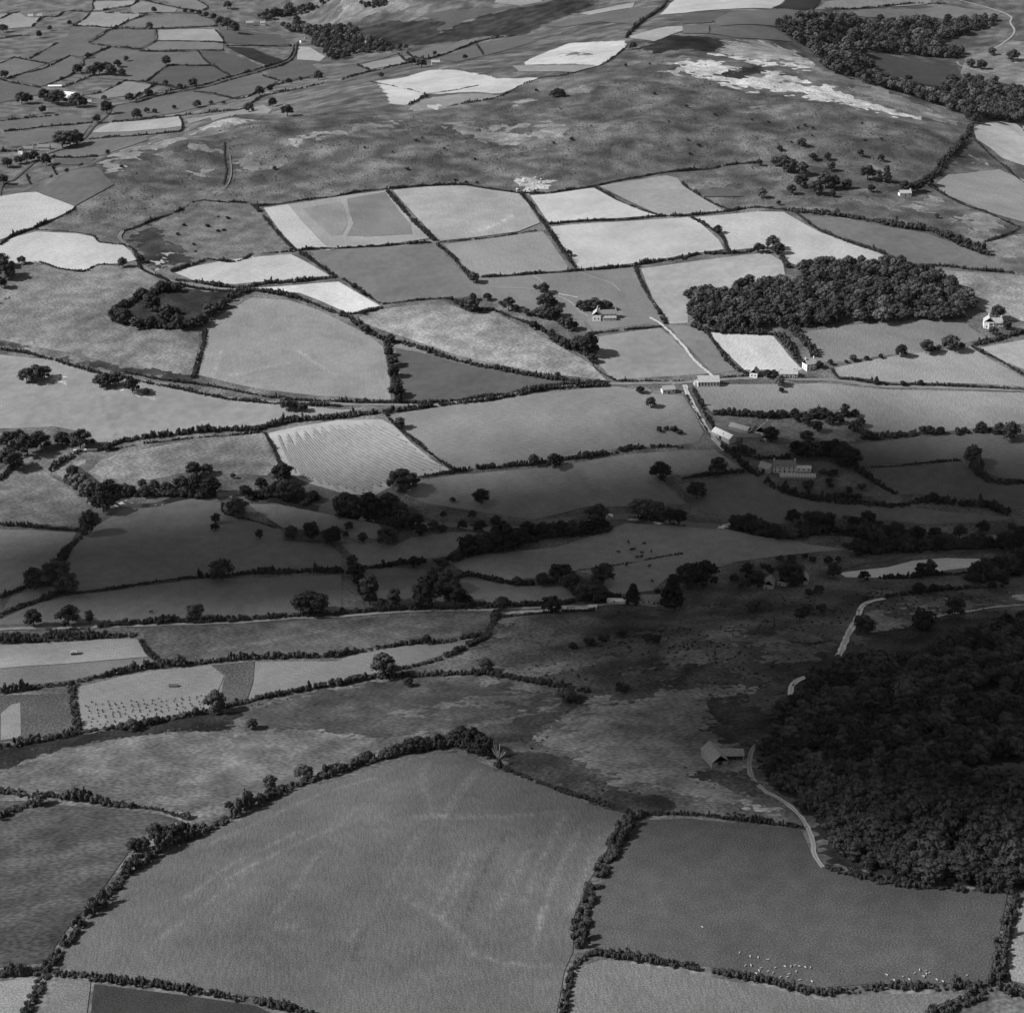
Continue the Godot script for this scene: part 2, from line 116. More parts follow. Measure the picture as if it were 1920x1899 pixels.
	["pale_grass_patch",0.185,"b",0,7,[-429.1,-1702.1,-417.8,-1737.5,-391.6,-1761,-374,-1791.5,-359.8,-1779.1,-381.2,-1746.9,-401,-1712,-413.9,-1667.1,-425,-1684.1]],
	["pale_grass_patch",0.147,"b",0,6,[-353.3,-1752.3,-333.3,-1747.9,-301.8,-1730.3,-336.9,-1734.6]],
	["pale_grass_patch",0.159,"b",0,5,[-335.9,-1683,-318.5,-1690.8,-326.4,-1671]],
	["pale_grass_patch",0.11,"b",0,5,[-393.2,-1729.4,-370.1,-1738.7,-377.1,-1724.5]],
	["pale_grass_patch",0.131,"b",0,7,[-297,-1710.1,-276.4,-1712.4,-250.8,-1690,-280.7,-1689.2]],
	["pale_grass_patch",0.213,"b",0,4,[-361.2,-1818.7,-340.4,-1851.1,-282.6,-1845.5,-315.4,-1822.5,-335.9,-1824.9]],
	["pale_grass_patch",0.159,"b",0,7,[-245.9,-1742.9,-231.8,-1771.9,-189.3,-1797.6,-187.5,-1778,-218.4,-1755.9]],
	["pale_grass_patch",0.098,"b",0,6,[-348.5,-1591,-322.3,-1625.1,-286.6,-1628.3,-301.6,-1608.6,-334.9,-1574.1]],
	["pale_grass_patch",0.106,"b",0,6,[-403.6,-1520.4,-387.9,-1542.7,-355.2,-1552,-373.7,-1524.1,-393.9,-1507.6]],
	["pale_grass_patch",0.11,"b",0,5,[336.7,-1599.4,359.8,-1598.7,350.6,-1587.9,336.7,-1589.4]],
	["pale_grass_patch",0.118,"b",0,6,[329.4,-1568.8,377.7,-1580.9,373.5,-1552.3,350.6,-1560.1]],
	["pale_grass_patch",0.135,"b",0,6,[387.2,-1559.1,426.7,-1593.2,430.1,-1577.4,399.8,-1545.1]],
	["pale_grass_patch",0.131,"b",0,7,[432.1,-1528,453.2,-1556.7,473.7,-1528.7,463.8,-1505,436.4,-1491.1]],
	["pale_grass_patch",0.159,"b",0,4,[490,-1732.3,508.9,-1729.3,495.1,-1721]],
	["pale_grass_patch",0.124,"b",0,5,[182.9,-1610.1,208.6,-1648.4,218.8,-1626,215.4,-1612.3]],
	["pale_grass_patch",0.077,"g",0,0,[186,-1605.6,218.5,-1608.1,231.2,-1581.4,190.6,-1581.6]],
	["quarry_spoil",0.244,"b",0,6,[7.1,-1602.9,9,-1622,16.4,-1642.6,25.5,-1639.8,27.1,-1625.8,36.1,-1625.3,42.1,-1608.2,30.4,-1604.1]],
	["left_pasture",0.131,"b",0,0,[-459.1,-1365.7,-448.4,-1393.8,-443.1,-1419.7,-428.4,-1428.8,-411.4,-1418.8,-387.1,-1411.9,-377.2,-1428.4,-354.8,-1426.1,-340.7,-1423.5,-314.8,-1394.8,-323.8,-1367.4,-341.1,-1348.5,-342.2,-1320.1,-332.8,-1307.9,-297,-1298.9,-265.7,-1300.3,-259.8,-1277.5,-257.6,-1220,-311.3,-1235,-371.9,-1270.1,-442.6,-1303.4]],
	["left_lower_pasture",0.185,"g",0,0,[-435.4,-1276.8,-377.6,-1257,-346.8,-1238.3,-302.9,-1214.8,-234.5,-1187.1,-182.1,-1171,-131.1,-1157.7,-110.7,-1158.9,-162.6,-1145.5,-213.4,-1131.3,-253,-1127.1,-294.6,-1114.4,-305.8,-1110.9,-322.3,-1131.3,-348.6,-1139.7,-395.9,-1137.5]],
	["bracken_strip",0.039,"m",0,3,[-367.1,-1256.3,-338.3,-1252.8,-335.5,-1246.3,-308.4,-1234.8,-284.2,-1229.3,-259.1,-1217.1,-259.6,-1211.3,-282,-1217.5,-312.4,-1226.6,-344.5,-1241.1]],
	["bracken_strip",0.037,"m",0,3,[-441.7,-1300.3,-419,-1290.5,-404.7,-1287.7,-408.6,-1279.3,-438.4,-1287.7]],
	["bracken_strip",0.059,"m",0,3,[-459.9,-1368.7,-441.8,-1368.3,-438.7,-1362.1,-455.5,-1352.2]],
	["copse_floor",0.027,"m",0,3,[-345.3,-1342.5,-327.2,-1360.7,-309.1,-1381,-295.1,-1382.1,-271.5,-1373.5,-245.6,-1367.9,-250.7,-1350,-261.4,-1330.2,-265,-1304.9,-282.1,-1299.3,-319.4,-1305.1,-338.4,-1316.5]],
	["chalky_bank",0.335,"b",0,3,[-375.5,-1216.5,-371.5,-1226.3,-353.4,-1217,-352.2,-1212.1]],
	["chalky_bank",0.319,"b",0,3,[-322,-1197.8,-315.8,-1202.1,-304.8,-1203.2,-305.5,-1192.9]],
	["chalky_bank",0.319,"b",0,3,[-298.6,-1189.8,-294.8,-1195.7,-283.3,-1186.8,-281.6,-1181.5]],
	["sandy_spread",0.263,"b",0,4,[-327.7,-1436.5,-324.1,-1452.1,-315.1,-1456.5,-317,-1440.7,-323.1,-1421.4]],
	["swathed_hayfield",0.263,"g",0,0,[-183,-1124.1,-161.1,-1132.8,-133.7,-1141,-99.1,-1139.5,-88.3,-1128.3,-74.9,-1103.6,-58,-1078.3,-44,-1063.2,-66.6,-1055.1,-75.8,-1050,-96.9,-1028.4,-119.8,-1033.4,-146,-1050.3,-158.8,-1062.3,-168.4,-1077.7,-174.8,-1097.3]],
	["slope_field",0.159,"r",-2,0,[-93.4,-1145.1,-69.5,-1154.1,-24.7,-1163.3,16.6,-1176,58.3,-1182.5,83.3,-1184.3,111.7,-1173.6,132.1,-1170.6,138.3,-1148.7,143.3,-1117.8,137.8,-1102.1,109.7,-1095.6,86.2,-1095.4,54.5,-1086.4,15.4,-1073.4,-42.1,-1063.2,-62.3,-1087.6,-79.5,-1115.7]],
	["bank_field",0.131,"b",0,0,[-301,-1089.2,-287.1,-1098.1,-250.2,-1112,-215.5,-1118.8,-186.2,-1124.3,-176.3,-1093.4,-169.6,-1077.8,-176,-1061.7,-203.2,-1063.8,-223.6,-1071.6,-259.6,-1058,-284.6,-1058.8,-306.6,-1071]],
	["river_meadow",0.114,"b",0,0,[-372.3,-1054,-355.7,-1081.9,-349.2,-1094.1,-329.5,-1094,-334.7,-1075.3,-331.6,-1063,-321.9,-1054.9,-298.1,-1026.6,-289.8,-1010,-290.7,-983.7,-310.8,-989.2,-353,-988.1]],
	["river_meadow",0.056,"g",0,0,[-385.3,-1099.8,-366.2,-1106.4,-364.2,-1091.7,-375.9,-1066.6]],
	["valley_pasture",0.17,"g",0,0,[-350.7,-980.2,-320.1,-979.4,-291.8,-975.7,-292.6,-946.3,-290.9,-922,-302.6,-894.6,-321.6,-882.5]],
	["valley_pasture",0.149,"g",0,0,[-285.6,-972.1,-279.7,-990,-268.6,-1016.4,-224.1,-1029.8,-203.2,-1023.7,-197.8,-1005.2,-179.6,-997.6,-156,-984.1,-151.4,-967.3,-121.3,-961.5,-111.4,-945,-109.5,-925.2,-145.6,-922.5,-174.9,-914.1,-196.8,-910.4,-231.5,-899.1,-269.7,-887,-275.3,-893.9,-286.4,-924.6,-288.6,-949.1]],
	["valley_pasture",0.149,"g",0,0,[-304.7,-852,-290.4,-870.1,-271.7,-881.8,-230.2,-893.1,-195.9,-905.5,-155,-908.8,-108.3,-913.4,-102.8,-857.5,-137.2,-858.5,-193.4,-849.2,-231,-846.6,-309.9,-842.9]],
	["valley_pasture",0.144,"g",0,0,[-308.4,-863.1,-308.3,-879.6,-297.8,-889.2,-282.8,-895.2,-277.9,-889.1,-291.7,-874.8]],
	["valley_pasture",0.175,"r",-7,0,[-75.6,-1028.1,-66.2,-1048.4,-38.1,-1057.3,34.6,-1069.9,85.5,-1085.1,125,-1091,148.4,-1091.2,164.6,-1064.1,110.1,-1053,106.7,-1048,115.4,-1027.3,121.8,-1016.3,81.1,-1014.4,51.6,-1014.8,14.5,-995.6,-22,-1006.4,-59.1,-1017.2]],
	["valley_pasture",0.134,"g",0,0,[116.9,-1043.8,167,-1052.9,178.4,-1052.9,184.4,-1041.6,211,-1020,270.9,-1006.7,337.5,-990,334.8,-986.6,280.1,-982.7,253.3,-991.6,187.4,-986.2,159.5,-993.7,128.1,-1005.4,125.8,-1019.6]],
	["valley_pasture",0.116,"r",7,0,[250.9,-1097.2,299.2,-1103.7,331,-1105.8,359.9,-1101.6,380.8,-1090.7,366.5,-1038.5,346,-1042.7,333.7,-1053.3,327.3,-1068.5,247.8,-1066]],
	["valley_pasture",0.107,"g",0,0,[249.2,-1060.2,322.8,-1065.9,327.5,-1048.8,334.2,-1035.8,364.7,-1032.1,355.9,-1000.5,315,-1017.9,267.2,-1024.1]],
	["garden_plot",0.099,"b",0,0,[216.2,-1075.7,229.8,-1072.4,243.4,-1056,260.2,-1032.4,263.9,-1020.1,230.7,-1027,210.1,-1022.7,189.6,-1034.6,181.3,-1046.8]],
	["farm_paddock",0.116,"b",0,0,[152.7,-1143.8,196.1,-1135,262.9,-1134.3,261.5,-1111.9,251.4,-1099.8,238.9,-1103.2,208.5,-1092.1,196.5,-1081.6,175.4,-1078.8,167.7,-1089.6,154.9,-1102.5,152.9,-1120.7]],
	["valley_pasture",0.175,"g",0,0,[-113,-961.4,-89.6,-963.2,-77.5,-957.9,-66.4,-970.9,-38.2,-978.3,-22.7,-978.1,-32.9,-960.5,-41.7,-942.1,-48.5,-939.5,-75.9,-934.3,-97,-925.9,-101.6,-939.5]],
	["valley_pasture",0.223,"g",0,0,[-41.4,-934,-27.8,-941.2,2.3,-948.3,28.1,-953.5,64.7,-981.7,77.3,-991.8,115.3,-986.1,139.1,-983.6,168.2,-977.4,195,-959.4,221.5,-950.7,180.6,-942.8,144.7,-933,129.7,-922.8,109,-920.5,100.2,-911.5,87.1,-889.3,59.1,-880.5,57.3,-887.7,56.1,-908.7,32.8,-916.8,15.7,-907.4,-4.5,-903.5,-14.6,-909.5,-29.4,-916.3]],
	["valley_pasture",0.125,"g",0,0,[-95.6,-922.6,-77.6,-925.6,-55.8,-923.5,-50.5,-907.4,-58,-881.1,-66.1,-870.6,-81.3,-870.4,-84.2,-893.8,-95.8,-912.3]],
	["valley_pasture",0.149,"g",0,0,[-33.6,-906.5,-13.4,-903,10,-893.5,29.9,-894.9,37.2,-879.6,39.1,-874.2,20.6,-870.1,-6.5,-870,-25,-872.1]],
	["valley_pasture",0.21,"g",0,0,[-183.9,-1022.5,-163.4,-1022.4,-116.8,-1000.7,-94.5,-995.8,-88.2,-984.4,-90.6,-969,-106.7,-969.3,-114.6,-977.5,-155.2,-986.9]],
	["riverside_stubble",0.545,"r",-18,0,[206.1,-907.6,238.4,-916.8,258.1,-928.3,279.8,-932.9,309,-930.9,291.5,-916.9,276.4,-910.9,259.9,-903.5,228.1,-896,208.6,-897.6]],
	["shingle_bank",0.352,"b",0,2,[-280.8,-1032.6,-279.2,-1036.6,-273.1,-1031.4,-267.6,-1023.3,-270.6,-1019.7,-276,-1019.1]],
	["shingle_bank",0.297,"b",0,2,[-261.7,-1018.6,-253.5,-1020.8,-236.9,-1024.7,-237.6,-1022.1,-250.6,-1018.6]],
	["shingle_bank",0.62,"b",0,2,[-203.9,-1035.9,-193,-1038.3,-192.7,-1035.8,-202.3,-1033.4]],
	["shingle_bank",0.567,"b",0,2,[63.1,-997.5,66,-1006.2,73.2,-1005.3,82.6,-999.7,104,-994.2,105,-991.7,83.6,-995.9,72.9,-999.9]],
	["shingle_bank",0.463,"b",0,2,[115.8,-991,127.5,-987.6,147.9,-987.7,145.1,-983.5,126,-984.5]],
	["sandy_yard",0.159,"b",0,2,[-328.8,-1069.9,-324.3,-1078,-317.7,-1088.1,-313.7,-1088,-317.5,-1076.5,-323,-1067.1,-322.9,-1061.7]],
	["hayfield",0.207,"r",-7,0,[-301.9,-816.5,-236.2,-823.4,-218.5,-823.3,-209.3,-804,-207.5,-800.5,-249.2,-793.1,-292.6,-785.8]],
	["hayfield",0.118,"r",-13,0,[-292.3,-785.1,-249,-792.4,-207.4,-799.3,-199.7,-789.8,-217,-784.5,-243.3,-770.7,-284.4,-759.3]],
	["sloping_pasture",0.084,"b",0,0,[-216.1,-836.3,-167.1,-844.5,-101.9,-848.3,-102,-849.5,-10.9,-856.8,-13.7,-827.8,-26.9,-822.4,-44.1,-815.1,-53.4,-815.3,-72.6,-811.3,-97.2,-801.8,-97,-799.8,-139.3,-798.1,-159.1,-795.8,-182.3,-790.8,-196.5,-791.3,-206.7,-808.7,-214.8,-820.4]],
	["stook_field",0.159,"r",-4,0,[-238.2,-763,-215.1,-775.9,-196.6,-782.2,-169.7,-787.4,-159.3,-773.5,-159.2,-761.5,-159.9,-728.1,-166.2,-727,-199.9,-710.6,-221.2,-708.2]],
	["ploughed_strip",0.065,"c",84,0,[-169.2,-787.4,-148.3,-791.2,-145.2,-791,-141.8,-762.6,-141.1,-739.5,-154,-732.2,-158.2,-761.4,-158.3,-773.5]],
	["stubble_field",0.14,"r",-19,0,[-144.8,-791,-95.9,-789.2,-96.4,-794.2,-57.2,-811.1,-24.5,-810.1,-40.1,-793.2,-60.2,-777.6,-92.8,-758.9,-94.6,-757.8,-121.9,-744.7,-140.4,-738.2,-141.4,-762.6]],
	["root_crop_field",0.065,"c",74,0,[-282,-751.6,-243.9,-754.2,-239,-754.1,-224.3,-708.1,-234.7,-703,-265.1,-696.9]],
	["root_crop_field",0.159,"g",0,0,[-270.3,-730.6,-267.9,-741,-263.6,-743.1,-251.2,-701.8,-260.6,-698.7]],
	["rough_pasture",0.054,"b",0,4,[-147.8,-723.3,-122.4,-741.6,-92,-750.8,-72.6,-760.5,-46.4,-759.8,-8.6,-747.7,19.6,-732,30.5,-722.1,19.1,-709.5,-5.4,-697,-23.9,-685.2,-58.3,-681.8,-97,-694.9,-130.1,-699.3]],
	["pale_grass_patch",0.091,"b",0,6,[-53.4,-717.2,-24.3,-729.3,3.8,-735.2,26.9,-726.8,12.9,-716.7,-14.6,-713,-41.9,-708.1]],
	["rough_pasture",0.098,"b",0,2,[-252.4,-656.7,-236.9,-672.9,-216.5,-686.1,-192,-696.4,-170.8,-698.9,-129.1,-693.3,-91.3,-691.7,-58,-678,-62.6,-670.2,-81.7,-652.7,-103,-639.7,-126.8,-616.2,-147.7,-604.4,-165.5,-613.9,-187.5,-623.8,-215,-633,-247.4,-640.9]],
	["left_foreground_field",0.054,"b",0,0,[-243.8,-629.8,-223.2,-626.7,-206.3,-619.7,-180,-613.2,-159,-606.2,-149.3,-600,-159,-584.2,-165.5,-571.4,-168.9,-539.2,-176.3,-509.1,-179,-491.6,-200.2,-491.2]],
	["great_field",0.089,"r",97,0,[-28,-653.3,-45.6,-648.3,-69.9,-635.9,-97.9,-619.8,-114.5,-600.7,-137.1,-580.2,-154.4,-563.1,-159.4,-550.3,-166.4,-525,-173.8,-495.5,-166.9,-484.7,-131.3,-474.9,-94.2,-466.5,-69.1,-452.5,15.4,-447.9,19.5,-475.8,23,-486.4,24.2,-507.6,31.5,-531.3,41.5,-556.6,49.7,-579,32.8,-591.9,-2.5,-626.6]],
	["corner_stubble",0.159,"g",0,0,[-197.7,-482.7,-177.8,-483.3,-174.6,-485,-178.9,-472.5,-179.3,-459.5,-191.1,-460.6]],
	["corner_stubble",0.11,"g",0,0,[-171.3,-481.7,-158.2,-478.2,-155.1,-457.1,-171.6,-458.8,-171.4,-474.5]],
	["bottom_strip_field",0.033,"g",0,0,[-156.6,-476.6,-93.5,-461.8,-80.7,-453,-153.5,-457]],
	["sheep_pasture",0.065,"g",0,0,[56,-574.2,75.4,-574,120.7,-560.1,121.7,-540.2,125.1,-529.7,144.4,-515.8,169.3,-507.8,190.3,-502.4,180.4,-478.9,171.2,-457.8,127.2,-459.8,109.8,-458.9,93.5,-466,63.5,-476.6,32.3,-487.9,29.3,-492,31.1,-513.8,42.3,-548.4]],
	["stubble_field",0.11,"r",94,0,[27.5,-478.6,34,-481.2,63,-471.3,92.7,-460.4,110.7,-453.1,126.1,-454.5,141.3,-454.3,162.7,-452.8,149.2,-447.5,142,-440.6,19.4,-447.7,22,-469]],
	["hayfield",0.185,"g",0,0,[199.3,-499.9,194.1,-496.4,180.9,-467.9,179.5,-457.7,186.4,-454.5]],
	["barn_pasture",0.164,"b",0,5,[14.3,-669.5,41,-712.5,54.5,-708.9,90.1,-713,114.4,-712,124.6,-707.7,99.4,-699.6,99.3,-676.6,103.1,-645.9,104.1,-634.2,109.3,-627.7,104.2,-617.2,90.5,-624.4,80,-616.8,93.3,-607.5,100.5,-590.5,86.3,-589.1,64.6,-606.7,48.1,-610.6,34.9,-636.6]],
	["pale_grass_patch",0.198,"b",0,4,[101.2,-595.8,109.6,-589.3,114.3,-575.6,101.3,-579.8,86,-586.5]],
	["pale_grass_patch",0.186,"b",0,4,[204.4,-818.3,213.2,-825.8,213.7,-810.3,225.8,-798,220,-782.7,207.4,-774.6,198.6,-782.9]],
	["pale_grass_patch",0.223,"b",0,6,[226.3,-829.3,242.4,-823.7,234.8,-814.1,224.9,-819.2]],
	["pale_grass_patch",0.154,"b",0,8,[237.5,-832.7,268.2,-842.3,285.9,-831.8,252.6,-823.6]],
	["pale_grass_patch",0.389,"b",0,5,[299.6,-862.1,312.6,-857.9,309,-846.8,298.6,-855.2]],
	["pale_grass_patch",0.154,"b",0,8,[107,-788.4,115.5,-793,126.2,-778.3,126.5,-767.3,117.1,-768.6]],
	["pale_grass_patch",0.116,"b",0,10,[130.4,-774.1,149.9,-785.2,168.4,-768.9,157.9,-753.5,145.8,-738,133.9,-752.3]],
	["pale_grass_patch",0.154,"b",0,6,[91.8,-757.1,100.6,-751.3,110.4,-738.3,96,-743.2,90.1,-740.6]],
	["pale_grass_patch",0.107,"b",0,6,[11.6,-759.6,52.2,-765,61.6,-761.4,32.6,-755.8,13.4,-754.1]],
	["pale_grass_patch",0.116,"b",0,8,[69.7,-742.9,85.1,-746.8,89.9,-738.6,77.9,-729.4]],
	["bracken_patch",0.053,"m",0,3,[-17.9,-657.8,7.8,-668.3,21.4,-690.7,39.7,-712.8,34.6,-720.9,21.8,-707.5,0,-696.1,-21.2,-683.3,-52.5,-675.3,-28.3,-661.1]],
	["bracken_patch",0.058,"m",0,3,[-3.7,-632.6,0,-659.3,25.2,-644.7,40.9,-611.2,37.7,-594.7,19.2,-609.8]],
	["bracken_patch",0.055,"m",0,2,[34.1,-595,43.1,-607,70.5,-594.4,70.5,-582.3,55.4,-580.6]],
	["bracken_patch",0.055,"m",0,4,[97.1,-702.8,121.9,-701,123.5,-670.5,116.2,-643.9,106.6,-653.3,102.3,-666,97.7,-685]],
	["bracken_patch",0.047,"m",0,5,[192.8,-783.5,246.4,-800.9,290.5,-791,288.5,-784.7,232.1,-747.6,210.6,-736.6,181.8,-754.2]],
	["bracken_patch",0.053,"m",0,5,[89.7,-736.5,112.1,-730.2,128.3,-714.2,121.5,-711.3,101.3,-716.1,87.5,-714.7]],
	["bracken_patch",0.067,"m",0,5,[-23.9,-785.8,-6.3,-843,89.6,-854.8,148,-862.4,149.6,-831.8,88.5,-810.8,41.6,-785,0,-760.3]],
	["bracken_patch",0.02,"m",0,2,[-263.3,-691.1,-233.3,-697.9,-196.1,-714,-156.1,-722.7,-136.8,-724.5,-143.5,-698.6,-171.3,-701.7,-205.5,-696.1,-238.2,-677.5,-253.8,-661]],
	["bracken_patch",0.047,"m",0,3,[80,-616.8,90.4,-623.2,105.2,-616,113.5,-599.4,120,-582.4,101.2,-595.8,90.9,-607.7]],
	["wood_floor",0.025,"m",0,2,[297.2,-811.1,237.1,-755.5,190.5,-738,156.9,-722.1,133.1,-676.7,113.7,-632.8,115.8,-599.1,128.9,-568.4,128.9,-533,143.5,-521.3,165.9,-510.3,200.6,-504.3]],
	["pale_grass_patch",0.021,"b",0,2,[125.9,-539.6,132.3,-528.6,146.9,-517.9,143.5,-521.3,133.3,-533.5]],
	["clearing",0.092,"b",0,1.5,[198.2,-601.8,213.3,-605.8,232.4,-608,223.5,-579.8,200.2,-579.9]]
]
